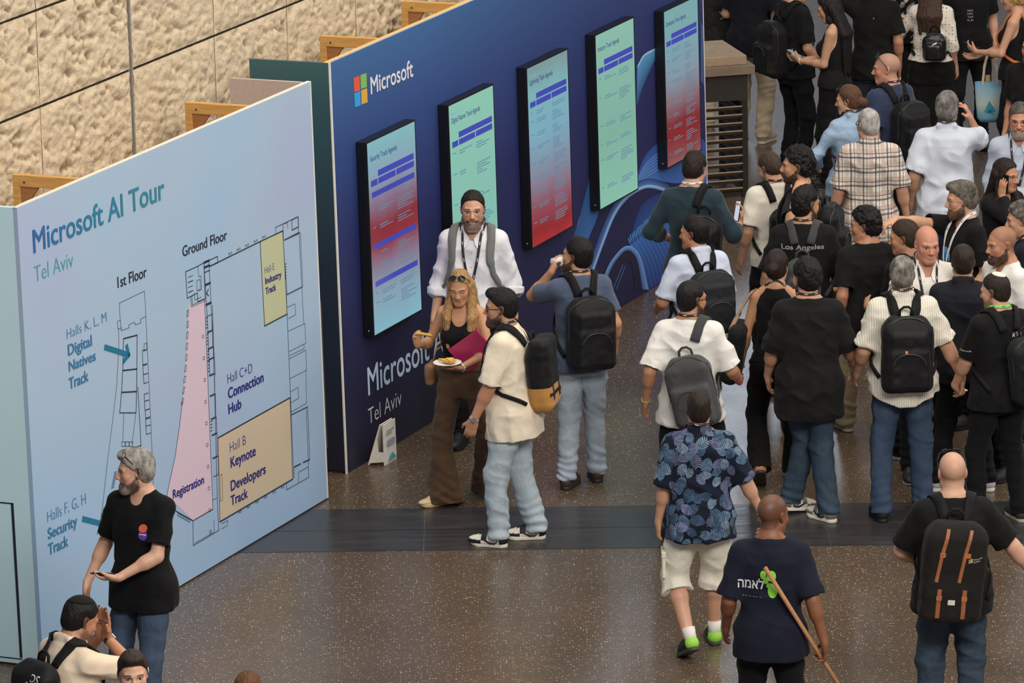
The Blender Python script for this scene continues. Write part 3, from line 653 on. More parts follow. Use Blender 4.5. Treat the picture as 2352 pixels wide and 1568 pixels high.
# ================================================================== SOFT FORMS (signed distance fields -> meshes)
F4 = np.float32
def axis(lo, hi, h, fc=None, fr=0, fh=None):
    """grid line positions; finer (fh) within fr of fc"""
    if fc is None: return np.arange(lo, hi + h, h).astype(F4)
    out = [lo]; x = lo
    while x < hi:
        x += fh if (fc - fr - h < x < fc + fr) else h; out.append(x)
    return np.array(out, F4)
class Field:
    def __init__(s, ax, ay, az):
        s.ax = [np.asarray(a, F4) for a in (ax, ay, az)]; s.a = np.full([len(a) for a in s.ax], .25, F4)
    @classmethod
    def box(c, lo, hi, h): return c(*[axis(lo[i], hi[i], h) for i in range(3)])
    def sub(s, lo, hi):
        sl = []
        for i in range(3):
            a = max(0, int(np.searchsorted(s.ax[i], lo[i])) - 1); b = min(len(s.ax[i]), int(np.searchsorted(s.ax[i], hi[i])) + 1)
            if b <= a: return None
            sl.append(slice(a, b))
        return tuple(sl)
    def grid(s, sl):
        return s.ax[0][sl[0]][:, None, None], s.ax[1][sl[1]][None, :, None], s.ax[2][sl[2]][None, None, :]
    def put(s, prim, k=.02, op='u'):
        fn, lo, hi = prim; pad = k + .012
        sl = s.sub([v - pad for v in lo], [v + pad for v in hi])
        if sl is None: return
        d = fn(*s.grid(sl)); a = s.a[sl]
        if op == 'u':
            if k > 0: h = np.maximum(k - np.abs(a - d), 0) / k; s.a[sl] = np.minimum(a, d) - h * h * k * .25
            else: s.a[sl] = np.minimum(a, d)
        else:
            d = -d
            if k > 0: h = np.maximum(k - np.abs(a - d), 0) / k; s.a[sl] = np.maximum(a, d) + h * h * k * .25
            else: s.a[sl] = np.maximum(a, d)
    def cut(s, n, p):
        """drop everything on the side the normal points to"""
        X, Y, Z = s.grid((slice(None),) * 3)
        s.a = np.maximum(s.a, ((X - p[0]) * n[0] + (Y - p[1]) * n[1] + (Z - p[2]) * n[2]).astype(F4))
    def mesh(s):
        a = s.a; g = a < 0
        c = np.zeros([n - 1 for n in a.shape], np.uint8)
        off = [(i, j, k) for i in (0, 1) for j in (0, 1) for k in (0, 1)]
        for i, j, k in off: c += g[i:i + c.shape[0], j:j + c.shape[1], k:k + c.shape[2]]
        I = np.nonzero((c > 0) & (c < 8)); n = len(I[0])
        if n == 0: return np.zeros((0, 3)), np.zeros((0, 4), int)
        val = {o: a[I[0] + o[0], I[1] + o[1], I[2] + o[2]] for o in off}
        acc = np.zeros((n, 3)); cnt = np.zeros(n)
        for o in off:
            for ax in range(3):
                if o[ax]: continue
                q = list(o); q[ax] = 1; v0, v1 = val[o], val[tuple(q)]; cr = (v0 < 0) != (v1 < 0)
                t = np.where(cr, v0 / np.where(cr, v0 - v1, 1), 0)
                p = np.tile(np.array(o, float), (n, 1)); p[:, ax] = t
                acc += p * cr[:, None]; cnt += cr
        f = acc / cnt[:, None]; V = np.empty((n, 3))
        for ax in range(3):
            A = s.ax[ax]; V[:, ax] = A[I[ax]] + f[:, ax] * (A[np.minimum(I[ax] + 1, len(A) - 1)] - A[I[ax]])
        idx = np.full(c.shape, -1, np.int32); idx[I] = np.arange(n); Q = []
        for ax in range(3):
            b, d = (ax + 1) % 3, (ax + 2) % 3
            s0 = [slice(1, -1)] * 3; s1 = [slice(1, -1)] * 3; s0[ax] = slice(0, -1); s1[ax] = slice(1, None)
            g0, g1 = g[tuple(s0)], g[tuple(s1)]; E = np.nonzero(g0 != g1)
            inside = g0[E]; J = [E[0].copy(), E[1].copy(), E[2].copy()]
            for o in (b, d): J[o] = J[o] + 1
            def cell(db, dd):
                K = [J[0], J[1], J[2]]; K[b] = J[b] - db; K[d] = J[d] - dd; return idx[K[0], K[1], K[2]]
            q = np.stack([cell(1, 1), cell(0, 1), cell(0, 0), cell(1, 0)], 1)
            q[~inside] = q[~inside][:, ::-1]; Q.append(q)
        Q = np.concatenate(Q); return V, Q[(Q >= 0).all(1)]
    def sample(s, P):
        P = np.asarray(P, float).reshape(-1, 3); ii = []; ff = []
        for k in range(3):
            A = s.ax[k]; i = np.clip(np.searchsorted(A, P[:, k]) - 1, 0, len(A) - 2); ii.append(i); ff.append(np.clip((P[:, k] - A[i]) / (A[i + 1] - A[i]), 0, 1))
        r = 0
        for o in [(i, j, k) for i in (0, 1) for j in (0, 1) for k in (0, 1)]:
            w = 1
            for k in range(3): w = w * (ff[k] if o[k] else 1 - ff[k])
            r = r + w * s.a[ii[0] + o[0], ii[1] + o[1], ii[2] + o[2]]
        return r
    def grad(s, P, e=.008):
        P = np.asarray(P, float).reshape(-1, 3); G = np.stack([s.sample(P + np.eye(3)[k] * e) - s.sample(P - np.eye(3)[k] * e) for k in range(3)], 1)
        return G / np.maximum(np.linalg.norm(G, axis=1, keepdims=True), 1e-6)
    def snap(s, P, off=.006, it=14):
        P = np.array(P, float).reshape(-1, 3)
        for _ in range(it): P = P - s.grad(P) * np.clip(s.sample(P) - off, -.03, .03)[:, None] * .8
        return P, s.grad(P)
    def march(s, P, d, off=.003, far=1.2):
        P = np.array(P, float).reshape(-1, 3); d = np.array(d, float); t = np.zeros(len(P))
        for _ in range(90): t = t + np.minimum(np.maximum(s.sample(P + d * t[:, None]) - off, 0) * .7, .016)
        return P + d * np.minimum(t, far)[:, None]

def cast(bvh, P, d, off):
    d = Vector([float(v) for v in d]); out = []
    for p in P:
        h = bvh.ray_cast(Vector([float(v) for v in p]), d); out.append((h[0] - d * off) if h[0] is not None else None)
    good = [q for q in out if q is not None]
    if not good: return np.array([np.array(p) + np.array(d) * .4 for p in P])
    for i, q in enumerate(out):
        if q is None: out[i] = min(good, key=lambda g: (g - (Vector([float(v) for v in P[i]]) + d * (g - Vector([float(v) for v in P[i]])).dot(d))).length)
    return np.array([tuple(q) for q in out])
A3 = lambda *p: np.array(p, float)
def nrm(v): v = np.asarray(v, float); return v / max(np.linalg.norm(v), 1e-9)
def cone(a, b, ra, rb):
    a, b = np.asarray(a, float), np.asarray(b, float); ba = b - a; L2 = max(ba @ ba, 1e-9); r = max(ra, rb)
    def fn(X, Y, Z):
        x, y, z = X - a[0], Y - a[1], Z - a[2]; t = np.clip((x * ba[0] + y * ba[1] + z * ba[2]) / L2, 0, 1)
        return np.sqrt((x - t * ba[0]) ** 2 + (y - t * ba[1]) ** 2 + (z - t * ba[2]) ** 2) - (ra + (rb - ra) * t)
    return fn, np.minimum(a, b) - r, np.maximum(a, b) + r
def econe(a, b, ra, rb, axs, ratio):
    """cone flattened (ratio < 1) along axs"""
    a, b, w = np.asarray(a, float), np.asarray(b, float), nrm(axs); ba = b - a; L2 = max(ba @ ba, 1e-9); r = max(ra, rb) * max(1, ratio)
    def fn(X, Y, Z):
        x, y, z = X - a[0], Y - a[1], Z - a[2]; t = np.clip((x * ba[0] + y * ba[1] + z * ba[2]) / L2, 0, 1)
        x, y, z = x - t * ba[0], y - t * ba[1], z - t * ba[2]; c = x * w[0] + y * w[1] + z * w[2]
        return (np.sqrt(np.maximum(x * x + y * y + z * z - c * c, 0) + (c / ratio) ** 2) - (ra + (rb - ra) * t)) * min(1, ratio)
    return fn, np.minimum(a, b) - r, np.maximum(a, b) + r
def flat_end(prim, n, p):
    fn, lo, hi = prim; n = nrm(n)
    return (lambda X, Y, Z: np.maximum(fn(X, Y, Z), (X - p[0]) * n[0] + (Y - p[1]) * n[1] + (Z - p[2]) * n[2])), lo, hi
def ell(c, r, R=None):
    c, r = np.asarray(c, float), np.asarray(r, float); m = r.max() if R is not None else r
    def fn(X, Y, Z):
        x, y, z = X - c[0], Y - c[1], Z - c[2]
        if R is not None: x, y, z = [R[0, i] * x + R[1, i] * y + R[2, i] * z for i in range(3)]
        k0 = np.sqrt((x / r[0]) ** 2 + (y / r[1]) ** 2 + (z / r[2]) ** 2); k1 = np.sqrt((x / r[0] ** 2) ** 2 + (y / r[1] ** 2) ** 2 + (z / r[2] ** 2) ** 2)
        return k0 * (k0 - 1) / np.maximum(k1, 1e-6)
    return fn, c - m, c + m
def rbox(c, half, rad, R=None):
    c, half = np.asarray(c, float), np.asarray(half, float); m = np.linalg.norm(half) if R is not None else half
    def fn(X, Y, Z):
        x, y, z = X - c[0], Y - c[1], Z - c[2]
        if R is not None: x, y, z = [R[0, i] * x + R[1, i] * y + R[2, i] * z for i in range(3)]
        qx, qy, qz = np.abs(x) - half[0] + rad, np.abs(y) - half[1] + rad, np.abs(z) - half[2] + rad
        return np.sqrt(np.maximum(qx, 0) ** 2 + np.maximum(qy, 0) ** 2 + np.maximum(qz, 0) ** 2) + np.minimum(np.maximum(np.maximum(qx, qy), qz), 0) - rad
    return fn, c - m, c + m
def loft(table, R, o, ex=2.4):
    """upright body of changing oval section: rows (z, half width, half depth, y offset); R, o carry it from rest to pose"""
    T = np.array(table, float); zs, aa, bb, yy = T.T; lo, hi = zs[0], zs[-1]
    def fn(X, Y, Z):
        x, y, z = X - o[0], Y - o[1], Z - o[2]
        x, y, z = [R[0, i] * x + R[1, i] * y + R[2, i] * z for i in range(3)]
        zc = np.clip(z + o[2], lo, hi); a = np.interp(zc, zs, aa); b = np.interp(zc, zs, bb); y = y + o[1] - np.interp(zc, zs, yy); x = x + o[0]
        k = (np.abs(x / a) ** ex + np.abs(y / b) ** ex) ** (1 / ex)
        gx = np.sqrt((x / a ** 2) ** 2 + (y / b ** 2) ** 2) + 1e-4; rr = np.sqrt(x * x + y * y) + 1e-4
        d = (k - 1) * rr / np.maximum(k, .2); d = np.where(k < .2, -np.minimum(a, b) * .8, d)
        dz = np.maximum(np.maximum(lo - (z + o[2]), (z + o[2]) - hi), -1)
        return np.where(dz > 0, np.sqrt(np.maximum(d, 0) ** 2 + dz * dz), np.maximum(d, dz))
    m = max(aa.max(), bb.max()) + np.abs(yy).max(); c = [A3(x, y, z) for x in (-m, m) for y in (-m, m) for z in (lo, hi)]
    P = np.array([R @ (p - o) + o for p in c]); return fn, P.min(0), P.max(0)

def rot(ax, deg):
    a = math.radians(deg); c, s = math.cos(a), math.sin(a)
    return np.array({'x': [[1, 0, 0], [0, c, -s], [0, s, c]], 'y': [[c, 0, s], [0, 1, 0], [-s, 0, c]], 'z': [[c, -s, 0], [s, c, 0], [0, 0, 1]]}[ax])

def np_mesh(name, V, Q, mats, parent=None, attrs=None, mi=None, smooth=True, pos=None):
    me = bpy.data.meshes.new(name); n, f = len(V), len(Q); w = Q.shape[1]
    me.vertices.add(n); me.vertices.foreach_set('co', np.asarray(V, F4).ravel())
    me.loops.add(f * w); me.loops.foreach_set('vertex_index', np.asarray(Q, np.int32).ravel())
    me.polygons.add(f); me.polygons.foreach_set('loop_start', np.arange(0, f * w, w, dtype=np.int32))
    try: me.polygons.foreach_set('loop_total', np.full(f, w, np.int32))
    except Exception: pass
    for m in (mats if isinstance(mats, (list, tuple)) else [mats]): me.materials.append(m)
    if mi is not None: me.polygons.foreach_set('material_index', np.asarray(mi, np.int32))
    me.polygons.foreach_set('use_smooth', np.full(f, smooth))
    for k, v in (attrs or {}).items():
        if v.ndim == 2:
            a = me.color_attributes.new(k, 'FLOAT_COLOR', 'POINT'); a.data.foreach_set('color', np.concatenate([v, np.ones((n, 1))], 1).astype(F4).ravel())
        else:
            a = me.attributes.new(k, 'FLOAT', 'POINT'); a.data.foreach_set('value', v.astype(F4))
    me.update(calc_edges=True); me.validate()
    return link(bpy.data.objects.new(name, me), parent)
def normals(V, Q):
    n = np.cross(V[Q[:, 2]] - V[Q[:, 0]], V[Q[:, 3]] - V[Q[:, 1]]); N = np.zeros_like(V)
    for k in range(4): np.add.at(N, Q[:, k], n)
    return N / np.maximum(np.linalg.norm(N, axis=1, keepdims=True), 1e-9)

# ------------------------------------------------------------------ cloth, skin, hair materials
def cloth(name, rgb, rough=.85, fold=.35, weave=260, sheen=.15, var=.05):
    key = 'cloth_%s_%s' % (name, rgb)
    if max(rgb) < 64: rgb = tuple(int(v * .74) for v in rgb); sheen = .03
    if key in _mc: return _mc[key]
    t = NT(name); v = t.coords(); c = srgb(*rgb); n1 = t.noise(t.coords((1, 1, .7)), 7, 3, .55, .7); n2 = t.noise(v, weave, 2, .6)
    t.base(t.ramp(n1, [(.3, tuple(x * (1 - var) for x in c[:3]) + (1,)), (.7, tuple(min(1, x * (1 + var)) for x in c[:3]) + (1,))]))
    t.set(Roughness=rough, Specular_IOR_Level=.2, Sheen_Weight=sheen)
    t.bump(t.math('ADD', t.math('MULTIPLY', n1, 1.0), t.math('MULTIPLY', n2, .03)), fold, .03); _mc[key] = t.mat; return t.mat
def denim(name, rgb, worn):
    key = 'denim_%s_%s' % (name, rgb)
    if key in _mc: return _mc[key]
    t = NT(name); v = t.coords(); n1 = t.noise(t.coords((1, 1, .45)), 5, 4, .6, .5); n2 = t.noise(t.coords((1, 1, .25)), 210, 2); n3 = t.noise(v, 16, 3, .6, 1.2)
    c = t.ramp(n1, [(.32, srgb(*rgb)), (.72, srgb(*worn))]); c = t.mix(t.math('MULTIPLY', n3, .35), c, srgb(*[int(x * .72) for x in rgb])); c = t.mix(t.math('MULTIPLY', n2, .25), c, srgb(*worn))
    t.base(c); t.set(Roughness=.85, Specular_IOR_Level=.2); t.bump(t.math('ADD', n3, t.math('MULTIPLY', n2, .1)), .35, .02); _mc[key] = t.mat; return t.mat
def bands(t, co, scale, ph, w):
    """1 inside periodic bands of the coordinate"""
    m = t.math('FRACT', t.math('ADD', t.math('MULTIPLY', co, scale), ph)); return t.math('LESS_THAN', m, w)
def plaid():
    t = NT('plaid_cloth'); g = t.node('ShaderNodeTexCoord'); sp = t.node('ShaderNodeSeparateXYZ'); t.lk(g.outputs['Object'], sp.inputs[0])
    n = t.noise(t.coords(), 8, 2); x = t.math('ADD', sp.outputs[0], t.math('MULTIPLY', n, .012)); z = t.math('ADD', sp.outputs[2], t.math('MULTIPLY', n, .016))
    c = srgb(214, 206, 196)
    tanb = srgb(178, 158, 144); c = t.mix(t.math('MULTIPLY', bands(t, x, 11, .1, .34), .6), c, tanb); c = t.mix(t.math('MULTIPLY', bands(t, z, 9.5, .3, .34), .6), c, tanb)
    for co, s in ((x, 11), (z, 9.5)):
        c = t.mix(t.math('MULTIPLY', bands(t, co, s, .62, .13), .78), c, srgb(62, 60, 74)); c = t.mix(t.math('MULTIPLY', bands(t, co, s, .3, .07), .7), c, srgb(74, 70, 82))
    t.base(c); t.set(Roughness=.85, Specular_IOR_Level=.2); t.bump(t.noise(t.coords(), 7, 3, .5, .6), .35, .03); return t.mat
def stripes():
    t = NT('striped_cloth'); g = t.node('ShaderNodeTexCoord'); sp = t.node('ShaderNodeSeparateXYZ'); t.lk(g.outputs['Object'], sp.inputs[0])
    n = t.noise(t.coords(), 7, 3, .5, .6); x = t.math('ADD', sp.outputs[0], t.math('MULTIPLY', n, .01))
    c = t.mix(t.math('MULTIPLY', bands(t, x, 66, 0, .3), .5), srgb(226, 220, 206), srgb(150, 148, 142)); t.base(c); t.set(Roughness=.85, Specular_IOR_Level=.2); t.bump(n, .4, .03); return t.mat
def dots():
    t = NT('dotted_cloth'); v = t.coords((1, .0, 1)); vo = t.node('ShaderNodeTexVoronoi', feature='F1'); vo.inputs['Scale'].default_value = 34; vo.inputs['Randomness'].default_value = .25; t.lk(v, vo.inputs[0])
    t.base(t.mix(t.math('LESS_THAN', vo.outputs['Distance'], .17), srgb(222, 214, 202), srgb(44, 40, 40))); t.set(Roughness=.8, Specular_IOR_Level=.2); t.bump(t.noise(t.coords(), 7, 3, .5, .6), .35, .03); return t.mat
def leaves(name, ground, leaf1, leaf2, scale=11):
    t = NT(name); n = t.noise(t.coords(), 5, 2, .5); v = t.coords((1, .6, 1))
    cc = None
    for k, (rotz, sc, st) in enumerate(((.6, scale, (1, 1, 2.3)), (-.9, scale * .93, (1, 1, 2.1)), (1.9, scale * .8, (1, 1, 1.9)))):
        tc = t.node('ShaderNodeTexCoord'); mp = t.node('ShaderNodeMapping'); mp.inputs['Rotation'].default_value = (0, rotz, 0); mp.inputs['Location'].default_value = (k * 3.3, k, k * 1.7); t.lk(tc.outputs['Object'], mp.inputs[0])
        m2 = t.node('ShaderNodeMapping'); m2.inputs['Scale'].default_value = st; t.lk(mp.outputs[0], m2.inputs[0])
        vo = t.node('ShaderNodeTexVoronoi', feature='F1', distance='EUCLIDEAN'); vo.inputs['Scale'].default_value = sc; vo.inputs['Randomness'].default_value = .8; t.lk(m2.outputs[0], vo.inputs[0])
        wv = t.node('ShaderNodeTexWave', wave_type='BANDS', bands_direction='Z'); wv.inputs['Scale'].default_value = 26; wv.inputs['Distortion'].default_value = 2; t.lk(mp.outputs[0], wv.inputs[0])
        sp = t.node('ShaderNodeSeparateColor'); t.lk(vo.outputs['Color'], sp.inputs[0])
        rad = t.math('ADD', .22, t.math('MULTIPLY', wv.outputs['Fac'], .14)); mk = t.math('MULTIPLY', t.math('LESS_THAN', vo.outputs['Distance'], rad), t.math('GREATER_THAN', sp.outputs[0], .3))
        mk = t.math('MULTIPLY', mk, t.math('ADD', .45, t.math('MULTIPLY', wv.outputs['Fac'], .5)))
        cc = t.mix(mk, cc if cc is not None else srgb(*ground), srgb(*(leaf1 if k != 1 else leaf2)))
    t.base(cc); t.set(Roughness=.8, Specular_IOR_Level=.2); t.bump(t.noise(t.coords(), 7, 3, .5, .6), .35, .03); return t.mat
def skin_mat():
    if 'skin' in _mc: return _mc['skin']
    t = NT('skin'); a = t.node('ShaderNodeAttribute', attribute_name='col'); n = t.noise(t.coords(), 90, 3)
    t.base(t.mix(t.math('MULTIPLY', n, .16), a.outputs['Color'], srgb(120, 70, 54))); t.set(Roughness=.5, Specular_IOR_Level=.4, Subsurface_Weight=.06); t.b.inputs['Subsurface Radius'].default_value = (.01, .004, .002)
    t.bump(n, .08, .003); _mc['skin'] = t.mat; return t.mat
def hair_mat(rgb, grey=None, long=False):
    key = 'hair_%s_%s_%s' % (rgb, grey, long)
    if key in _mc: return _mc[key]
    t = NT('hair'); n = t.noise(t.coords((1, 1, .16)), 150, 3, .6); n2 = t.noise(t.coords((1, 1, .12 if long else .6)), 40 if long else 22, 3, .6); c0 = srgb(*[int(x * .6) for x in rgb]); c1 = srgb(*[min(255, int(x * 1.15 + 3)) for x in rgb])
    c = t.ramp(n, [(.3, c0), (.7, c1)])
    if grey: c = t.mix(t.ramp(n2, [(.35, (0, 0, 0, 1)), (.65, (1, 1, 1, 1))]), c, srgb(*grey))
    t.base(c); t.set(Roughness=.5, Specular_IOR_Level=.25); t.bump(t.math('ADD', n, t.math('MULTIPLY', n2, .3 if long else .6)), .6, .010); _mc[key] = t.mat; return t.mat

# ================================================================== PEOPLE
SK = dict(light=(206, 158, 130), fair=(214, 168, 142), tan=(188, 136, 106), olive=(196, 146, 112), brown=(134, 88, 64), ruddy=(200, 142, 118))
BLACKT = (26, 26, 29)
def lin(rgb): return np.array(srgb(*rgb)[:3])
def ik(S, T, l1, l2, pole):
    S, T = np.asarray(S, float), np.asarray(T, float); d = T - S; L = np.linalg.norm(d); mx = (l1 + l2) * .995
    if L > mx: T = S + d / L * mx; d = T - S; L = mx
    L = max(L, abs(l1 - l2) + .01); a = (l1 * l1 - l2 * l2 + L * L) / (2 * L); h = math.sqrt(max(l1 * l1 - a * a, 0)); u = d / np.linalg.norm(d)
    p = np.asarray(pole, float); p = p - u * (p @ u); p = nrm(p) if np.linalg.norm(p) > 1e-6 else nrm(np.cross(u, A3(1, 0, 0)))
    return S + u * a + p * h, T

class Person: pass
TORSO_M = [(.80, .132, .096, -.01), (.90, .156, .114, -.014), (.98, .153, .110, -.006), (1.08, .141, .102, .0), (1.20, .147, .108, .002), (1.30, .157, .114, -.002), (1.38, .151, .101, -.010), (1.44, .114, .076, -.016), (1.485, .064, .060, -.018), (1.52, .054, .056, -.012)]
TORSO_F = [(.80, .158, .110, -.01), (.90, .178, .122, -.015), (.98, .166, .112, -.005), (1.08, .128, .092, .0), (1.20, .140, .100, .0), (1.30, .152, .104, .0), (1.38, .148, .094, -.008), (1.44, .112, .072, -.014), (1.485, .056, .052, -.016), (1.52, .047, .049, -.010)]

def build_person(label, head, H=1.76, yaw=0, sex='m', skin='olive', fat=0.0, lean=0, side=0, twist=0, hyaw=0, hpitch=0, hroll=0,
                 L=None, R=None, feet=None, top=None, bottom=None, shoes=None, hair=None, face=None, legs_bare=False, detail=.0042, extras=(), socks=None, name='person', dz=0.0):
    P = Person(); male = sex == 'm'; P.label = label
    sg = {'L': -1, 'R': 1}
    # ---- pose
    feet = feet or {}
    f = {k: dict(dict(p=(sg[k] * .11, 0, 0), yaw=sg[k] * -9, pitch=0), **feet.get(k, {})) for k in 'LR'}
    ank = {k: A3(*f[k]['p']) + rot('z', f[k]['yaw']) @ rot('x', -f[k]['pitch']) @ A3(0, -.0, .085) + A3(0, 0, .0) for k in 'LR'}
    pelvis = A3((f['L']['p'][0] + f['R']['p'][0]) / 2, (f['L']['p'][1] + f['R']['p'][1]) / 2, .92)
    pelvis[0] *= .7
    need = 0
    for k in 'LR':
        hx = pelvis + A3(sg[k] * .088, 0, 0); d = ank[k] - hx; hor = math.hypot(d[0], d[1]); mz = math.sqrt(max(.843 ** 2 - hor ** 2, .1)); need = max(need, -(d[2]) - mz)
    pelvis[2] -= max(need, 0) + dz
    drop = .92 - pelvis[2]
    Ru = rot('z', -twist) @ rot('y', side) @ rot('x', -lean); o = A3(0, 0, .95)
    shift = pelvis - A3(0, 0, .92)
    U = lambda p: Ru @ (A3(*p) - o) + o + shift
    # lofts rotate about o then shift: fold the shift into the origin handled by moving points
    def Loft(tab, ex=2.4):
        fn, lo, hi = loft(tab, Ru, o, ex)
        return (lambda X, Y, Z: fn(X - shift[0], Y - shift[1], Z - shift[2])), lo + shift, hi + shift
    P.U, P.Ru, P.shift = U, Ru, shift
    shw = .163 if male else .145
    nb = U((0, -.018, 1.485)); nt = U((0, -.008, 1.548))
    Rh = rot('z', -hyaw) @ rot('x', hpitch) @ rot('y', hroll)
    Rb = rot('z', -twist * .5)
    Rh = Rb @ Rh
    hc = nt + Rh @ A3(0, .022, .088)          # point between the ears
    P.Rh, P.hc = Rh, hc
    # ---- arms
    arms = {}
    for k, sp in (('L', L), ('R', R)):
        s = sg[k]; sp = dict(sp or {}); S_ = U((s * shw, -.008, 1.412))
        if sp.get('rel') == 'head': T = hc + A3(*sp['hand'])
        elif 'hand' in sp: T = A3(*sp['hand']) + shift
        else: T = U((s * (.226 + .06 * fat), .035, .90)); T = S_ + (T - S_) * 1.0
        E, Wp = ik(S_, T, .285, .255, sp.get('pole', (s * .25, -1, -.2)))
        fd = nrm(Wp - E); hd = nrm(sp['dir']) if 'dir' in sp else nrm(fd + A3(0, .12, 0))
        pn = A3(*sp['palm']) if 'palm' in sp else A3(-s, .1, 0)
        pn = nrm(pn - hd * (pn @ hd)); th = nrm(np.cross(hd, pn)) * s
        arms[k] = dict(S=S_, E=E, W=Wp, hd=hd, pn=pn, th=th, curl=sp.get('curl', .38), bare=sp.get('bare', True))
    P.arms = arms
    g = 1 + .5 * fat
    # ---- legs
    legs = {}
    for k in 'LR':
        hj = pelvis + A3(sg[k] * .088, 0, 0); a = ank[k]; fy = rot('z', f[k]['yaw']) @ A3(0, 1, 0)
        K, a2 = ik(hj, a, .425, .42, fy + A3(sg[k] * .15, 0, 0)); legs[k] = dict(h=hj, k=K, a=a2, yaw=f[k]['yaw'], pitch=f[k]['pitch'], p=A3(*f[k]['p']) + (a2 - a))
    P.legs = legs
    # ---- placement
    top_l = hc + Rh @ A3(0, -.01, .118 + (hair or {}).get('h', .012))
    s = H / 1.75; th_ = math.radians(yaw); c_, s_ = math.cos(th_), math.sin(th_)
    w = at(head[0], head[1], top_l[2] * s)
    lx, ly = top_l[0] * s, top_l[1] * s
    loc = Vector((w.x - (lx * c_ + ly * s_), w.y - (-lx * s_ + ly * c_), 0))
    M = Matrix.Translation(loc) @ Matrix.Rotation(-th_, 4, 'Z') @ Matrix.Diagonal((s, s, s, 1))
    root = empty(name, label, 'person', M); P.root, P.M = root, M
    # ---- body field
    cvr = bool(top) and top.get('kind') != 'tank'
    torso = [(z, a * (g if z < 1.34 else g ** .3) - (.018 if cvr and z < 1.4 else .006) - (.008 if z < 1.0 else 0), b * (1 + .8 * fat * (1 if z < 1.34 else .3)) - (.020 if cvr and z < 1.4 else .006) - (.008 if z < 1.0 else 0), y + .03 * fat * (1 if z < 1.3 else 0)) for z, a, b, y in (TORSO_M if male else TORSO_F) if z > .85]
    allp = [hc] + [arms[k][q] for k in 'LR' for q in 'SEW'] + [arms[k]['W'] + arms[k]['hd'] * .19 for k in 'LR'] + [U((0, 0, .84))]
    if legs_bare: allp += [legs[k][q] for k in 'LR' for q in 'hka']
    allp = np.array(allp); lo = allp.min(0) - .16; hi = allp.max(0) + .16; lo[2] = max(lo[2], allp[:, 2].min() - .06)
    lo[:2] = np.minimum(lo[:2], (pelvis[:2] - .2)); hi[:2] = np.maximum(hi[:2], pelvis[:2] + .2)
    hcs = max(.0068, detail * 1.5)
    fl = Field(axis(lo[0], hi[0], hcs, hc[0], .105, detail), axis(lo[1], hi[1], hcs, hc[1], .13, detail), axis(lo[2], hi[2], hcs * 1.1, hc[2] + .0, .15, detail))
    fl.put(Loft(torso), .03)
    nr = .056 if male else .047
    fl.put(cone(U((0, -.03, 1.44)), hc + Rh @ A3(0, -.022, -.055), nr + .012, nr), .03)
    for sx in (-1, 1):
        fl.put(cone(U((sx * .03, -.03, 1.50)), U((sx * shw * .9, -.012, 1.425)), .04, .045), .04)
        if not male: fl.put(ell(U((sx * .066, .085, 1.265)), (.062, .055, .06)), .04)
    # head
    q = lambda x, y, z: hc + Rh @ A3(x, y, z)
    hw = .97 if male else .93
    fl.put(ell(q(0, -.015, .032), (.077 * hw, .098, .086), Rh), .02)
    fl.put(ell(q(0, .03, -.03), (.064 * hw, .066, .088), Rh), .03)
    for sx in (-1, 1):
        fl.put(cone(q(sx * .046 * hw, .005, -.062), q(sx * .018, .066, -.098), .022, .019), .03)
        fl.put(ell(q(sx * .041 * hw, .055, -.028), (.024, .022, .026), Rh), .02)
        fl.put(cone(q(sx * .042, .072, .020), q(sx * .012, .086, .017), .011, .011), .014)
    fl.put(cone(q(-.012, .066, -.102), q(.012, .066, -.102), .0205, .0205), .02)
    fl.put(cone(q(0, .086, .008), q(0, .108, -.032), .008, .0125), .012)
    for sx in (-1, 1):
        fl.put(ell(q(sx * .012, .098, -.036), (.009, .011, .008), Rh), .006)
        fl.put(ell(q(sx * .033, .096, .000), (.019, .015, .011), Rh), .010, 's')
        fl.put(ell(q(sx * .032, .071, .000), (.0145, .0155, .0125), Rh), .002)
        fl.put(ell(q(sx * .0755 * hw, -.012, -.006), (.010, .020, .032), Rh @ rot('z', sx * 18) @ rot('x', 12)), .008)
        fl.put(ell(q(sx * .083 * hw, -.006, -.002), (.006, .010, .017), Rh @ rot('z', sx * 18) @ rot('x', 12)), .004, 's')
    fl.put(econe(q(-.02, .083, -.0625), q(.02, .083, -.0625), .0065, .0065, Rh @ A3(0, 1, 0), 1.5), .006)
    fl.put(econe(q(-.014, .085, -.072), q(.014, .085, -.072), .007, .007, Rh @ A3(0, 1, 0), 1.5), .006)
    fl.put(ell(q(0, .096, -.0668), (.022, .008, .0016), Rh), .003, 's')
    fc = face or {}
    if fc.get('beard', 0) >= 2:
        b = .004 + .004 * (fc['beard'] - 2) + .006
        for sx in (-1, 1): fl.put(cone(q(sx * .046 * hw, .012, -.066), q(sx * .02, .070, -.105), .019 + b * .8, .018 + b), .02)
        fl.put(cone(q(-.014, .072, -.106), q(.014, .072, -.106), .022 + b, .022 + b), .02)
        fl.put(econe(q(-.026, .085, -.055), q(.026, .085, -.055), .008, .008, Rh @ A3(0, 1, 0), 1.4), .008)
        fl.put(ell(q(0, .105, -.0668), (.019, .012, .004), Rh), .004, 's')
    # arms and hands
    am = 1.0 if male else .86
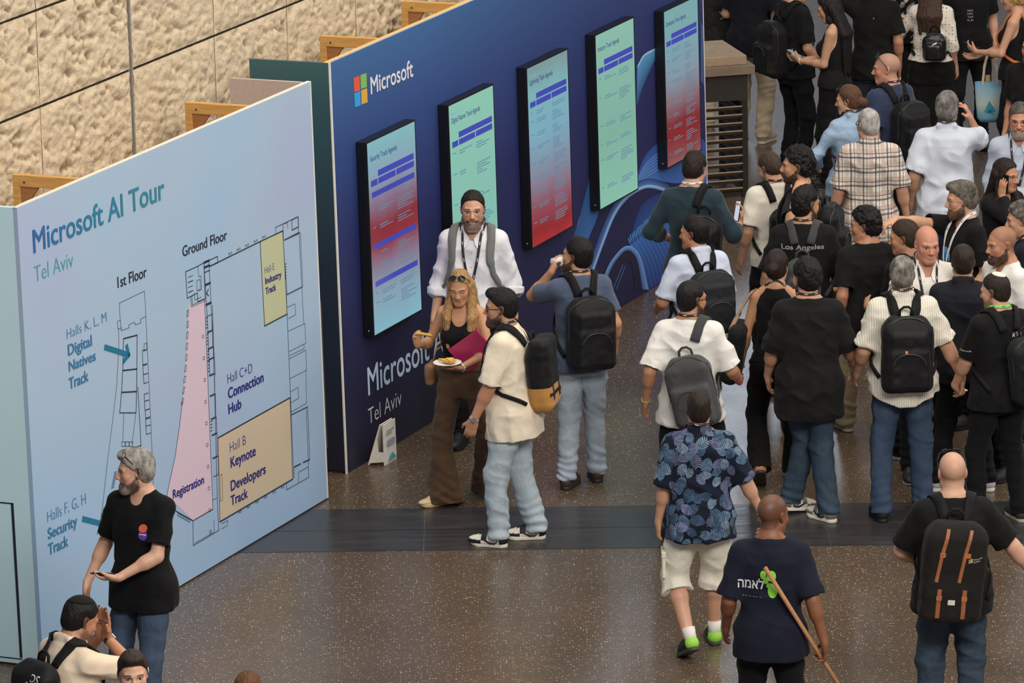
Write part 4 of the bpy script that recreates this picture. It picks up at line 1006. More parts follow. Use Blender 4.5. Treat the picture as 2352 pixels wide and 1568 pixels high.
    for k in 'LR':
        a = arms[k]; S_, E, Wp, hd, pn, th = a['S'], a['E'], a['W'], a['hd'], a['pn'], a['th']; am_ = am * (1 + .25 * fat)
        fl.put(cone(S_, E, .050 * am_, .0385 * am_), .035); fl.put(cone(E, E + (Wp - E) * .3, .0375 * am_, .0395 * am_), .03); fl.put(econe(E + (Wp - E) * .22, Wp, .0395 * am_, .0275 * am, pn, .9), .03)
        hs = 1.0 if male else .9
        fl.put(econe(Wp, Wp + hd * .03 * hs, .028 * am, .033 * hs, pn, .62), .015)
        fl.put(econe(Wp + hd * .03 * hs, Wp + hd * .078 * hs, .036 * hs, .041 * hs, pn, .40), .012)
        for sd, ln, base in ((.031, .070, .086), (.0105, .078, .092), (-.010, .073, .088), (-.030, .057, .080)):
            p = Wp + hd * base * hs + th * sd * hs; an = 0; c = a['curl']
            for seg, (fr, r0, r1) in enumerate(((.44, .0092, .0085), (.31, .0085, .0078), (.25, .0078, .0068))):
                an += c * (.55, .95, .7)[seg]; dd = hd * math.cos(an) + pn * math.sin(an) + th * sd * 1.6 * (1 if seg == 0 else .4); p2 = p + nrm(dd) * ln * fr * hs; fl.put(cone(p, p2, r0 * hs, r1 * hs), .003); p = p2
        p = Wp + hd * .022 * hs + th * .024 * hs + pn * .006; d1 = nrm(hd * .75 + th * .7 + pn * .25); p2 = p + d1 * .046 * hs; d2 = nrm(hd * .95 + th * .15 + pn * (.25 + .5 * a['curl'])); p3 = p2 + d2 * .034 * hs
        fl.put(cone(p, p2, .0145 * hs, .011 * hs), .012); fl.put(cone(p2, p3, .0105 * hs, .0085 * hs), .004)
    if legs_bare:
        for k in 'LR':
            l = legs[k]; m1 = l['k'] + (l['a'] - l['k']) * .3 + nrm(rot('z', l['yaw']) @ A3(0, -1, 0)) * .012
            fl.put(cone(l['h'], l['k'], .082 * am, .056 * am), .03); fl.put(cone(l['k'], m1, .053 * am, .055 * am), .025); fl.put(cone(m1, l['a'], .055 * am, .037 * am), .03)
    V, Q = fl.mesh()
    # ---- body colours
    base = lin(SK[skin] if isinstance(skin, str) else skin); C = np.tile(base, (len(V), 1))
    hp = (V - hc) @ Rh; x, y, z = hp.T; ax = np.abs(x)
    nz = value_noise(V * 60, 3); nf = value_noise(V * 14, 5); C *= (1 + .05 * nf)[:, None]
    near = (np.linalg.norm(hp, axis=1) < .16)
    def paint(mask, rgb, a=1.0):
        w = (np.clip(mask, 0, 1) * near * a)[:, None]; C[:] = C * (1 - w) + lin(rgb) * w
    sm = lambda v, e0, e1: np.clip((v - e0) / (e1 - e0), 0, 1)
    blob = lambda cx, cy, cz, rx, ry, rz: sm(1 - np.sqrt(((ax - cx) / rx) ** 2 + ((y - cy) / ry) ** 2 + ((z - cz) / rz) ** 2), 0, .35)
    red = base ** .5; 
    paint(blob(.045, .06, -.03, .03, .05, .025), (205, 120, 100), .30); paint(blob(0, .11, -.034, .02, .03, .018), (200, 118, 98), .30); paint(blob(.078, -.012, -.006, .016, .03, .035), (200, 112, 92), .28)
    hcol = (hair or {}).get('rgb', (40, 30, 24)); bcol = fc.get('beard_rgb', hcol)
    bd = fc.get('beard', 0)
    if bd:
        line = np.interp(y, [-.02, .01, .035, .06, .078, .088, .11], [.01, -.028, -.052, -.066, -.058, -.049, -.049]); low = np.interp(y, [-.02, .06], [-.10, -.16])
        mk = sm(line - z, -.004, .008) * sm(z - low, -.01, .006) * sm(y, -.018, -.002) * (1 - blob(0, .098, -.0665, .024, .03, .0125))
        paint(mk * (1 + .25 * nz), bcol, {1: .55, 2: .93, 3: .96}[min(3, int(bd + .5))])
        if 'beard_grey' in fc: paint(mk * sm(-z + .35 * nz * .06, .08, .11) * sm(y, .03, .06), fc['beard_grey'], .8)
    paint(blob(0, .096, -.0665, .0235, .03, .0105), fc.get('lips', (170, 92, 84)), .8 if not male else .55)
    paint(sm(.0016 - np.abs(z + .0668), -.001, .001) * sm(.02 - ax, 0, .004) * sm(y, .075, .085), (96, 48, 44), .8)
    if fc.get('smile'): paint(sm(.0030 - np.abs(z + .0665 - 6 * ax ** 2), -.001, .0015) * sm(.017 - ax, 0, .005) * sm(y, .075, .085), (214, 204, 196), .8)
    # eyes
    ey = ((ax - .032) / .0150) ** 2 + ((z - .0) / .0072) ** 2
    eo = sm(1 - ey, -.1, .25) * sm(y, .05, .06)
    if fc.get('closed'): paint(sm(.002 - np.abs(z + .004), -.001, .001) * sm(1 - ((ax - .032) / .015) ** 2, 0, .2) * sm(y, .05, .06), (50, 30, 26), .8)
    else:
        paint(sm(1 - ((ax - .032) / .0185) ** 2 - ((z - .001) / .0105) ** 2, 0, .3) * sm(y, .05, .06), tuple(int(v * .55) for v in (SK[skin] if isinstance(skin, str) else skin)), .55)
        paint(eo, (188, 174, 166)); paint(sm(1 - ((ax - .032) / .0066) ** 2 - (z / .0068) ** 2, -.1, .25) * sm(y, .05, .06), (40, 26, 22))
        paint(sm(.0022 - np.abs(z - .0075 + 6 * (ax - .032) ** 2), -.001, .0012) * sm(.017 - np.abs(ax - .032), 0, .004) * sm(y, .05, .06), (40, 26, 22), .85)
    if fc.get('brows', 1): paint(sm(.0042 - np.abs(z - .0225 + .14 * np.abs(ax - .033) * (ax > .033)), -.001, .0016) * sm(.021 - np.abs(ax - .033), 0, .005) * sm(y, .045, .055), fc.get('brow_rgb', tuple(int(v * .8) for v in hcol)), .85)
    # cropped hair tinted onto the scalp
    def hairline(y_): return np.interp(y_, [-.12, -.055, -.012, .012, .04, .062, .09], [-.082, -.075, -.028, .022, .042, .072, .088])
    if hair and hair.get('scalp', 0):
        mk = sm(z - hairline(y) + .004 * nz, -.004, .006)
        if hair.get('bald_top'): mk = mk * sm(hair['bald_top'] - z, -.01, .012)
        paint(mk, hcol, hair['scalp'])
    body = np_mesh('body', V, Q, skin_mat(), root, {'col': C}); P.body_field = fl; P.body = body
    # ---- clothes
    zs_ = shift[2]
    def fold_push(V, Q, amp, hemz=None, seed=0, freq=(9, 9, 7)):
        N = normals(V, Q); w = value_noise(V * 5 + seed, seed) * .35
        a = value_noise(V * freq + w[:, None] * 2.2 + seed, seed + 1); b = value_noise(V * np.array(freq) * 2.1 + seed, seed + 2)
        dg = value_noise(np.stack([V[:, 0] * 5 + V[:, 2] * 9, V[:, 1] * 6, V[:, 2] * 4 - V[:, 0] * 6], 1) + seed, seed + 4)
        r = 1 - np.abs(a) * 2; r2 = 1 - np.abs(dg) * 2.4
        dr = value_noise(V * A3(10, 10, 2.6) + seed, seed + 6); lw = np.clip((1.30 - V[:, 2]) / .35, 0, 1)
        return V + N * ((r * .5 + r2 * .75 + b * .3 + (1 - np.abs(dr) * 2.2) * .5 * lw) * amp * 1.25 - amp * .75)[:, None] * np.clip((1.47 - (V[:, 2] - zs_)) / .10, .12, 1)[:, None]
    sd = abs(hash(label)) % 97 if False else sum(ord(ch) for ch in label) % 97
    lowest = U((0, 0, .9))[2]
    tp = dict(top or {})
    if tp:
        lo_ = tp.get('loose', .02); hem = tp.get('hem', .86); sl = tp.get('sleeve', .22); kind = tp.get('kind', 'tee')
        base_t = TORSO_M if male else TORSO_F; T = []
        for z_, a, b, y_ in base_t:
            e = lo_ * .62 + .006
            if z_ < 1.28:
                fl_ = (1.28 - z_) / .4; a = max(a * g, (.152 if male else .136) * g * (.2 * fl_ + .8) if not tp.get('fitted') else a * g); b = max(b * (1 + .8 * fat), (.112 if male else .095) * (1 + .8 * fat)) if not tp.get('fitted') else b * (1 + .8 * fat); e += lo_ * .5 * fl_
                if z_ < 1.02: a += .008; b += .014
            else: a, b = a * g ** .6, b * g ** .6
            if z_ > 1.45: e = .012
            T.append((z_, a + e, b + e, y_ + .03 * fat * (1 if z_ < 1.3 else 0)))
        T = [t for t in T if t[0] <= 1.49]; z0 = T[0]; T = [(hem - .15,) + z0[1:]] + [t for t in T if t[0] > hem - .15]
        pts = np.array([U((sx * .26, yy, zz)) for sx in (-1, 1) for yy in (-.24, .26) for zz in (hem, 1.56)] + [arms[k][q_] + A3(sx, sx, 0) * .12 for k in 'LR' for q_ in 'SE' for sx in (-1, 1)] + ([arms[k]['W'] + A3(sx, sx, sx) * .07 for k in 'LR' for sx in (-1, 1)] if sl > .3 else []))
        gl = Field.box(pts.min(0) - .03, pts.max(0) + .03, tp.get('h', .0075 if detail < .004 else .0085))
        gl.put(Loft(T, 2.5), .03)
        if not male:
            for sx in (-1, 1): gl.put(ell(U((sx * .064, .085 + lo_ * .4, 1.262)), (.068, .06, .066)), .05)
        if tp.get('cover'):
            for sx in (-1, 1): gl.put(cone(U((sx * .05, -.026, 1.470)), U((sx * .115, -.014, 1.452)), .036, .036), .03)
        if kind != 'tank':
            for sx in (-1, 1): gl.put(cone(U((sx * .045, -.028, 1.488)), U((sx * shw * .95, -.012, 1.425)), .042, .052), .04)
            for k in 'LR':
                a = arms[k]; S_, E, Wp = a['S'], a['E'], a['W']; u1, u2 = nrm(E - S_), nrm(Wp - E); r0 = (.057 if male else .050) * (1 + .2 * fat) + lo_ * .5; r1 = (.049 if male else .042) * (1 + .2 * fat) + lo_ * (1.2 if sl < .3 else .7)
                if sl <= .285:
                    e = S_ + u1 * sl; gl.put(flat_end(cone(S_, e + u1 * .06, r0, r1), u1, e), .045)
                else:
                    gl.put(cone(S_, E, r0, r1 * .94), .045); L2 = sl - .285; e = E + u2 * L2; r2 = (.036 if male else .03) + lo_ * .6 + (.012 if sl < .5 else 0)
                    gl.put(flat_end(cone(E, e + u2 * .06, r1 * .92, r2), u2, e), .03)
                    if tp.get('cuff'): gl.put(flat_end(flat_end(cone(e - u2 * .055, e + u2 * .03, r2 + .016, r2 + .014), u2, e), -u2, e - u2 * .05), .006)
        if kind != 'tank' or tp.get('cover'): gl.put(cone(U((0, -.032, 1.43)), U((0, -.030, 1.51 if tp.get('collar') else 1.468)), .056 + .026, .056 + (.008 if tp.get('collar') else .018)), .03)
        if hem < .95:
            for k in 'LR':
                l = legs[k]; gl.put(cone(l['h'] + A3(0, -.008, .01), l['h'] + (l['k'] - l['h']) * .35, .108 * (1 + .15 * fat) + .012, .100 * (1 + .15 * fat) + .012), .05)
        hn = Ru @ A3(0, 0, -1); hp_ = U((0, 0, hem)); gl.cut(hn, hp_)
        if tp.get('tail'):   # curved shirt tail: cut higher at the sides
            X, Y, Z = gl.grid((slice(None),) * 3); gl.a = np.maximum(gl.a, (hem + .06 * np.clip(np.abs(X - shift[0]) / .2, 0, 1) ** 2 + shift[2] - Z).astype(F4))
        # neck opening
        nk = tp.get('neck', .060 if male else .058); ndrop = tp.get('ndrop', 0.0)
        gl.put(cone(U((0, -.008, 1.512 - ndrop * .2)), U((0, .02, 1.66)), nk, nk + .03), .010, 's')
        gl.put(cone(U((0, .055, 1.475 - ndrop)), U((0, .16, 1.56)), nk * .72, nk * .8 + .01), .02, 's')
        if kind == 'tank':
            cov = tp.get('cover', 0)
            for sx in (-1, 1): gl.put(ell(U((sx * (.205 + .008 * cov), -.0, 1.40)), (.085, .16, .17)), .02, 's')
            if not cov: gl.put(ell(U((0, .13, 1.47)), (.085, .12, .13)), .03, 's'); gl.put(ell(U((0, -.12, 1.50)), (.07, .1, .10)), .03, 's')
            else: gl.put(ell(U((0, -.01, 1.535)), (.085, .13, .05)), .015, 's')
        if kind != 'tank' and sl <= .54:
            for k in 'LR':
                a = arms[k]; S_, E, Wp = a['S'], a['E'], a['W']
                if sl <= .285: u = nrm(E - S_); e = S_ + u * sl; r = (.049 if male else .042) * (1 + .2 * fat) + lo_ * 1.2 - .013
                else: u = nrm(Wp - E); e = E + u * (sl - .285); r = (.036 if male else .03) + lo_ * .6 + (.012 if sl < .5 else 0) - .012
                if r > .034: gl.put(cone(e - u * .03, e + u * .05, r * .92, r), .004, 's')
        if tp.get('collar'):   # folded shirt collar
            for sx in (-1, 1):
                gl.put(econe(U((sx * .060, -.045, 1.522)), U((sx * .060, .022, 1.512)), .026, .015, Ru @ A3(1, 0, 0), .62), .008)
            gl.put(econe(U((-.05, -.070, 1.524)), U((.05, -.070, 1.524)), .026, .026, Ru @ A3(0, 1, 0), .62), .008)
            gl.put(cone(U((0, -.010, 1.49)), U((0, .03, 1.66)), nk - .006, nk + .014), .006, 's')
        V, Q = gl.mesh(); V = fold_push(V, Q, tp.get('fold', .006), seed=sd)
        ob = np_mesh(tp.get('name', 'shirt'), V, Q, tp['mat'], root); P.top_field = gl; P.top = ob; P.top_bvh = BVHTree.FromPolygons(V.tolist(), Q.tolist()); P.fold = tp.get('fold', .006)
        if tp.get('label'): ob['label'] = tp['label']
        if tp.get('collar'):
            for sx in (-1, 1):
                qd = [(.064, .030, 1.520), (.040, .075, 1.490), (.014, .100, 1.462), (.030, .14, 1.425), (.052, .14, 1.392), (.070, .12, 1.425), (.082, .07, 1.470)]
                w_, n_ = gl.snap([U((sx * x_, y_, z_)) for x_, y_, z_ in qd], .007); k = MB(); k.poly([tuple(v) for v in w_]); co_ = k.build('collar', tp['mat'], ob); so = co_.modifiers.new('thickness', 'SOLIDIFY'); so.thickness = .005
    bt = dict(bottom or {})
    if bt:
        kind = bt.get('kind', 'trousers'); lo_ = bt.get('loose', .012); end = bt.get('end', .055); fl_ = bt.get('flare', 0.0)
        T = [(z_, a * g + .006 + lo_ * .3 * (z_ < .95), b * (1 + .5 * fat) + .006 + lo_ * .3 * (z_ < .95), y_) for z_, a, b, y_ in (TORSO_M if male else TORSO_F) if z_ < 1.09]
        pts = np.array([legs[k][q_] + A3(sx, sx, 0) * (.16 + fl_) for k in 'LR' for q_ in 'hka' for sx in (-1, 1)] + [U((sx * .26, sx * .22, z_)) for sx in (-1, 1) for z_ in (.86, 1.08)])
        bl = Field.box(pts.min(0) - .02 - A3(0, 0, .05), pts.max(0) + .02, bt.get('h', .009))
        bl.put(Loft(T), .02)
        for sx in (-1, 1): bl.put(ell(U((sx * .074, -.052 - .03 * fat, .895)), (.084, .088, .10)), .05)
        if kind == 'skirt':
            lo_z = bt.get('hem', .1); kk = (legs['L']['k'] + legs['R']['k']) / 2; aa = (legs['L']['a'] + legs['R']['a']) / 2
            for k in 'LR': bl.put(cone(legs[k]['h'], legs[k]['a'], .115, .13 + fl_), .10)
        else:
            for k in 'LR':
                l = legs[k]; am_ = (1 if male else .98) * (1 + .15 * fat); h_, kn, an = l['h'], l['k'], l['a']
                r0, r1, r2 = .088 * am_ + lo_ * .5, .062 * am_ + lo_ * .8, .048 * am_ + lo_ * .8 + fl_
                bl.put(cone(h_ + A3(0, -.008, .01), h_ + (kn - h_) * .45, r0, (r0 + r1) / 2 + .004), .035); bl.put(cone(h_ + (kn - h_) * .45, kn, (r0 + r1) / 2 + .004, r1), .03)
                u = nrm(an - kn); tip = an + u * (.085 - end)
                if kind == 'shorts':
                    e = kn + u * bt.get('len', .06); bl.put(flat_end(cone(kn, e + u * .08, r1, r1 + .012 + lo_ * .6), u, e), .02)
                else:
                    mid = kn + (an - kn) * .45; rm = (r1 + r2) / 2 if fl_ < .02 else r1 - .004 + fl_ * .3
                    bl.put(cone(kn, mid, r1, rm), .02); fwd = rot('z', l['yaw']) @ A3(0, -.014, 0); bl.put(flat_end(cone(mid, tip + u * .06 + fwd, rm, r2 + .006), u, tip), .02)
        bl.cut(Ru @ A3(0, 0, 1), U((0, 0, bt.get('waist', 1.03))))
        if kind == 'skirt': bl.cut(A3(0, 0, -1), A3(0, 0, bt.get('hem', .1)))
        V, Q = bl.mesh(); N = normals(V, Q)
        V2 = fold_push(V, Q, bt.get('fold', .006), seed=sd + 5, freq=(10, 10, 6))
        if kind == 'trousers':   # cloth gathers above the shoe and behind the knee
            low = np.clip((.34 - V[:, 2]) / .28, 0, 1); kn = np.exp(-((V[:, 2] - .50 + drop) / .08) ** 2) * .6
            ph = value_noise(V * A3(5, 5, 3), sd) * 3; V2 = V2 + N * ((np.sin(V[:, 2] * 95 + ph * 3.2 + V[:, 0] * 14) * .0062 + value_noise(V * A3(14, 14, 34), sd + 3) * .004) * (low * bt.get('gather', 1) + kn * .45))[:, None]
        ob = np_mesh(bt.get('name', kind), V2, Q, bt['mat'], root); P.bottom_field = bl; P.bottom = ob
        if bt.get('pockets'):
            for sx in (-1, 1):
                q = bl.march([U((sx * .078 + px_, -.5, pz_)) for px_, pz_ in ((-.055, .975), (.055, .975), (.052, .87), (0, .845), (-.052, .87))], Ru @ A3(0, 1, 0), .004); k = MB(); k.poly([tuple(v) for v in q]); k.build('back_pocket', bt['mat'], ob)
        if bt.get('label'): ob['label'] = bt['label']
        if bt.get('waistband'):
            k = MB(); n = 26; rows = []
            pts = [U((math.sin(a) * .2, -math.cos(a) * .16, bt.get('waist', 1.03) - .018)) for a in np.linspace(0, 2 * math.pi, n + 1)]
            p_, nn = bl.snap(pts, .002); k.ribbon([tuple(v) for v in p_], [tuple(v) for v in nn], .036, .004); k.build('waistband', bt.get('band_mat', bt['mat']), root, True)
    # ---- shoes
    if shoes:
        for k in 'LR':
            l = legs[k]; Rf = rot('z', l['yaw']) @ rot('x', -l['pitch'])
            Mx = np.eye(4); Mx[:3, :3] = Rf; Mx[:3, 3] = l['a'] - Rf @ A3(0, 0, .085)
            place_shoe(root, shoes, Mx, k, socks)
    if hair: build_hair(P, hair, root, male)
    if fc.get('glasses'): build_glasses(P, root, fc['glasses'])
    if fc.get('shades_up'): build_glasses(P, root, 'shades', up=True)
    for e in extras: e(P)
    return P

# ------------------------------------------------------------------ shoes
_shoe = {}
def place_shoe(root, style, Mx, side, socks):
    key = (style, side)
    if key not in _shoe:
        sx = 1 if side == 'R' else -1
        col = SHOES[style]; f = Field.box((-.075, -.105, -.012), (.075, .225, .15), .0052)
        f.put(ell((0, .115, .035), (.046, .092, .040 if style != 'cream' else .026)), .02); f.put(cone((0, -.03, .05), (0, .06, .05), .039, .040), .03); f.put(cone((0, -.03, .055), (0, -.022, .098), .039, .037), .03)
        f.put(cone((0, .02, .082), (0, .10, .060), .028, .024), .03)
        f.cut(A3(0, 0, -1), A3(0, 0, .022)); f.cut(nrm(A3(0, -.35, 1)), A3(0, -.02, .105 if style != 'boot' else .15))
        if style == 'boot': f.put(cone((0, -.016, .06), (0, -.010, .15), .038, .037), .02)
        if style == 'sandal': f.put(cone((0, .0, .09), (0, -.02, .15), .05, .06), .01, 's')
        V, Q = f.mesh(); cen = V[Q].mean(1); mi = np.zeros(len(Q), int)
        toe = (cen[:, 1] > .125); heel = (cen[:, 1] < -.03); laces = (np.abs(cen[:, 0]) < .018) & (cen[:, 1] > .03) & (cen[:, 1] < .12) & (cen[:, 2] > .05)
        mid = (cen[:, 2] < .055) & (cen[:, 1] > .02) & (cen[:, 1] < .1)
        mi[toe] = 1; mi[heel] = 1; mi[laces] = 2
        if style in ('panda', 'dunk'): mi[:] = 0; mi[(cen[:, 2] < .05) & (cen[:, 1] > .1)] = 1; mi[heel] = 1; mi[laces] = 2; mi[(cen[:, 1] > .06) & (cen[:, 1] < .1) & (cen[:, 2] > .048)] = 1; mi[(cen[:, 2] > .085)] = 1
        me_o = np_mesh('shoe', V, Q, [plain('shoe_' + style + '_%d' % i, c, .6, scale=60) for i, c in enumerate(col[:3])], None, mi=mi); COL.objects.unlink(me_o)
        f = Field.box((-.075, -.105, -.012), (.075, .225, .06), .0052)
        thick = .048 if style == 'cream' else .034 if style == 'white' else .028
        f.put(flat_end(flat_end(cone((0, -.035, .01), (sx * -.004, .130, .01), .040, .047), A3(0, 0, -1), A3(0, 0, .0)), A3(0, 0, 1), A3(0, 0, thick)), 0)
        f.put(flat_end(flat_end(cone((0, .12, .01), (sx * -.006, .155, .01), .043, .034), A3(0, 0, -1), A3(0, 0, .0)), A3(0, 0, 1), A3(0, 0, thick)), .01)
        V, Q = f.mesh(); V[:, 2] = V[:, 2] + np.clip(V[:, 1] - .13, 0, 1) * .12
        so = np_mesh('sole', V, Q, plain('sole_' + style, col[3], .6), None); COL.objects.unlink(so)
        mk = None
        if style in ('panda', 'dunk'):
            c = MB()
            for s in (-1, 1):
                top = [(-.035, .062), (.0, .040), (.03, .040), (.07, .058), (.085, .068)]; bot = [(-.035, .062), (-.005, .030), (.035, .028), (.075, .050), (.085, .068)]
                pt = [(s * .0505, yv, zv) for yv, zv in top] + [(s * .0515, yv, zv) for yv, zv in bot[::-1][1:-1]]
                pp = []
                for (xx, yy, zz) in pt:
                    pp.append((xx * (1 - .12 * max(0, (zz - .05) / .03) - .10 * (yy < -.01)) + 0, yy, zz))
                c.poly(pp)
            mk = c.build('side_mark', plain('shoe_mark_' + style, col[4], .6), None); COL.objects.unlink(mk)
        _shoe[key] = (me_o.data, so.data, mk.data if mk else None)
        for ob in (me_o, so, mk):
            if ob: bpy.data.objects.remove(ob)
    a, b, c = _shoe[key]
    sh = link(bpy.data.objects.new('shoe', a), root); sh.matrix_basis = Matrix(Mx.tolist()); so = link(bpy.data.objects.new('sole', b), sh)
    if c: link(bpy.data.objects.new('side_mark', c), sh)
    if socks:
        k = MB(); k.tube([(0, -.026, .07), (0, -.024, .11), (0, -.02, .155)], [.041, .040, .044], 14); s2 = k.build('sock', plain('sock_%s' % (socks,), socks, .9), root, True); s2.matrix_basis = Matrix(Mx.tolist())
SHOES = {'panda': [(226, 220, 208), (26, 26, 28), (30, 30, 32), (222, 214, 198), (24, 24, 26)], 'dunk': [(224, 220, 208), (120, 112, 100), (170, 164, 150), (226, 222, 210), (24, 24, 26)],
         'black': [(26, 26, 28), (24, 24, 26), (34, 34, 36), (22, 22, 24)], 'blackwhite': [(30, 30, 32), (26, 26, 28), (60, 60, 62), (224, 220, 212)], 'white': [(224, 222, 216), (196, 196, 194), (210, 210, 208), (226, 224, 218)],
         'boot': [(64, 52, 40), (56, 46, 36), (44, 36, 30), (40, 34, 28)], 'cream': [(206, 186, 150), (206, 186, 150), (190, 164, 120), (214, 182, 120)], 'lime': [(24, 26, 28), (150, 214, 70), (60, 62, 64), (62, 66, 52)],
         'grey': [(54, 54, 56), (44, 44, 46), (70, 70, 72), (170, 160, 148)], 'sandal': [(70, 54, 44), (180, 130, 96), (60, 46, 38), (40, 34, 30)], 'tansandal': [(214, 160, 84), (210, 150, 80), (190, 140, 76), (150, 110, 70)], 'beige': [(176, 160, 136), (166, 150, 126), (186, 172, 150), (200, 190, 172)]}

# ------------------------------------------------------------------ hair and glasses
def build_hair(P, hr, root, male):
    hc, Rh = P.hc, P.Rh; q = lambda x, y, z: hc + Rh @ A3(x, y, z); t = hr.get('h', .012); hw = .97 if male else .93
    if hr.get('style') == 'none': return
    lng = hr.get('style') == 'long'
    pts = [q(sx * .13, sy_ * .15, sz) for sx in (-1, 1) for sy_ in (-1, 1) for sz in (-.13, .17)]
    if lng: pts += [P.U((sx * .16, sy_, hr.get('to', 1.2))) for sx in (-1, 1) for sy_ in (-.2, .2)]
    if hr.get('style') == 'bun': pts += [q(0, -.19, .1)]
    pts = np.array(pts); f = Field.box(pts.min(0) - .02, pts.max(0) + .02, .005)
    sidet = hr.get('side', t * .6)
    f.put(ell(q(0, -.016, .034), (.077 * hw + sidet, .098 + t * .55, .086 + t), Rh), .02)
    f.put(ell(q(0, -.03, -.025), (.066 * hw + sidet * .9, .076 + t * .4, .07), Rh), .03)
    if hr.get('quiff'): f.put(ell(q(0, .055, .10), (.055, .04, .022 + hr['quiff']), Rh), .03)
    X, Y, Z = f.grid((slice(None),) * 3)
    lx = Rh[0, 0] * (X - hc[0]) + Rh[1, 0] * (Y - hc[1]) + Rh[2, 0] * (Z - hc[2])
    ly = Rh[0, 1] * (X - hc[0]) + Rh[1, 1] * (Y - hc[1]) + Rh[2, 1] * (Z - hc[2]); lz = Rh[0, 2] * (X - hc[0]) + Rh[1, 2] * (Y - hc[1]) + Rh[2, 2] * (Z - hc[2])
    rc = hr.get('recede', 0.0)
    hl = np.interp(ly, [-.12, -.055, -.012, .012, .04, .062, .095], [-.085 - hr.get('nape', 0), -.078 - hr.get('nape', 0), -.028, .018, .042 + rc * .3, .066 + rc, .082 + rc]) 
    if not male or lng: hl = np.interp(ly, [-.12, -.05, -.0, .02, .045, .062, .095], [-.2, -.2, -.12, .0, .052, .078, .098])
    front = hl - lz
    f.a = np.maximum(f.a, (front * .75).astype(F4))
    if hr.get('bald_top'):
        f.a = np.maximum(f.a, (.8 * (lz - hr['bald_top'] - .02 * (ly < -.05))).astype(F4))
    # leave the ears and the face free
    for sx in (-1, 1): f.put(ell(q(sx * .085, -.008, -.004), (.022, .024, .034), Rh), .01, 's')
    f.put(ell(q(0, .10, -.03), (.064 * hw, .062, .088 + (0 if male else -.004)), Rh), .012, 's')
    if lng:
        to = hr.get('to', 1.2); B = P.U((0, -.13 if not hr.get('front') else -.11, to))
        for k, xx in enumerate((-.062, -.03, 0, .03, .062)):
            a = q(xx * 1.05, -.075 + abs(xx) * .5, .0); b = P.U((xx * 1.35, -.135 + abs(xx) * .35, 1.40)); c = P.U((xx * 1.3, -.145 + abs(xx) * .3, to + .03 * (k % 2)))
            f.put(cone(a, b, .040, .034), .035); f.put(cone(b, c, .034, .014), .03)
        for sx in (-1, 1):
            a = q(sx * .066, .012, .01); b = q(sx * .070, .015, -.10)
            f.put(cone(a, b, .020, .022), .02)
            if hr.get('front'):
                c = P.U((sx * .088, .085, 1.40)); d = P.U((sx * .076, .125, hr['front'])); f.put(cone(b, c, .024, .024), .03); f.put(cone(c, d, .024, .013), .03)
                f.put(cone(q(sx * .074, -.01, -.06), P.U((sx * .112, .045, 1.42)), .024, .024), .03); f.put(cone(P.U((sx * .112, .045, 1.42)), P.U((sx * .104, .10, hr['front'] + .05)), .024, .012), .03)
            else: f.put(cone(b, P.U((sx * .085, -.06, 1.42)), .024, .028), .03)
    if hr.get('style') == 'bun':
        f.put(ell(q(0, -.125, hr.get('bz', .0)), (.042, .036, .042)), .02)
    V, Q = f.mesh(); N = normals(V, Q); cu = hr.get('curl', 0)
    if cu:
        V = V + N * ((value_noise(V * 42, 7) * .6 + value_noise(V * 85, 8) * .4) * cu)[:, None]
    else:
        d = value_noise((V - hc) @ Rh * A3(90, 30, 30), 9); V = V + N * (d * .0022)[:, None]
        if lng: V = V + N * (value_noise(V * A3(70, 70, 5), 11) * .0035)[:, None]
    np_mesh('hair', V, Q, hair_mat(hr['rgb'], hr.get('grey'), lng), root)

def build_glasses(P, root, kind, up=False):
    hc, Rh = P.hc, P.Rh; col = {'black': (28, 26, 26), 'wire': (150, 140, 128), 'shades': (24, 24, 26), 'brown': (60, 40, 28)}[kind]; m = MB(); ln = MB(); r = .0026 if kind in ('black', 'shades') else .0017
    def T(x, y, z):
        if up:
            a = math.radians(52); y2, z2 = y * math.cos(a) - z * math.sin(a), y * math.sin(a) + z * math.cos(a); return tuple(hc + Rh @ A3(x, y2 * .98 - .002, z2 + .028))
        return tuple(hc + Rh @ A3(x, y, z))
    yo = .094 if not up else .108
    for sx in (-1, 1):
        pts = [(sx * (.034 + .025 * math.copysign(abs(math.cos(a)) ** .8, math.cos(a))), yo - .012 * abs(math.cos(a)) * (math.cos(a) > 0), -.002 + .019 * math.copysign(abs(math.sin(a)) ** .8, math.sin(a))) for a in np.linspace(0, 2 * math.pi, 20, endpoint=False)]
        m.tube([T(*p) for p in pts], r, 6, closed=True)
        if kind == 'shades' or up: ln.poly([T(p[0], p[1] + .0005, p[2]) for p in pts])
        m.tube([T(sx * .060, yo - .012, .004), T(sx * .0785, .05, .006), T(sx * .081, -.01, .004), T(sx * .078, -.035, -.014)], r, 6)
    m.tube([T(-.011, yo, .002), T(0, yo + .004, .004), T(.011, yo, .002)], r, 6)
    g = m.build('sunglasses' if kind == 'shades' or up else 'glasses', plain('frame_' + kind, col, .35), root, True)
    if ln.v: ln.build('lens', plain('dark_lens', (22, 22, 26), .1, spec=.6), g)
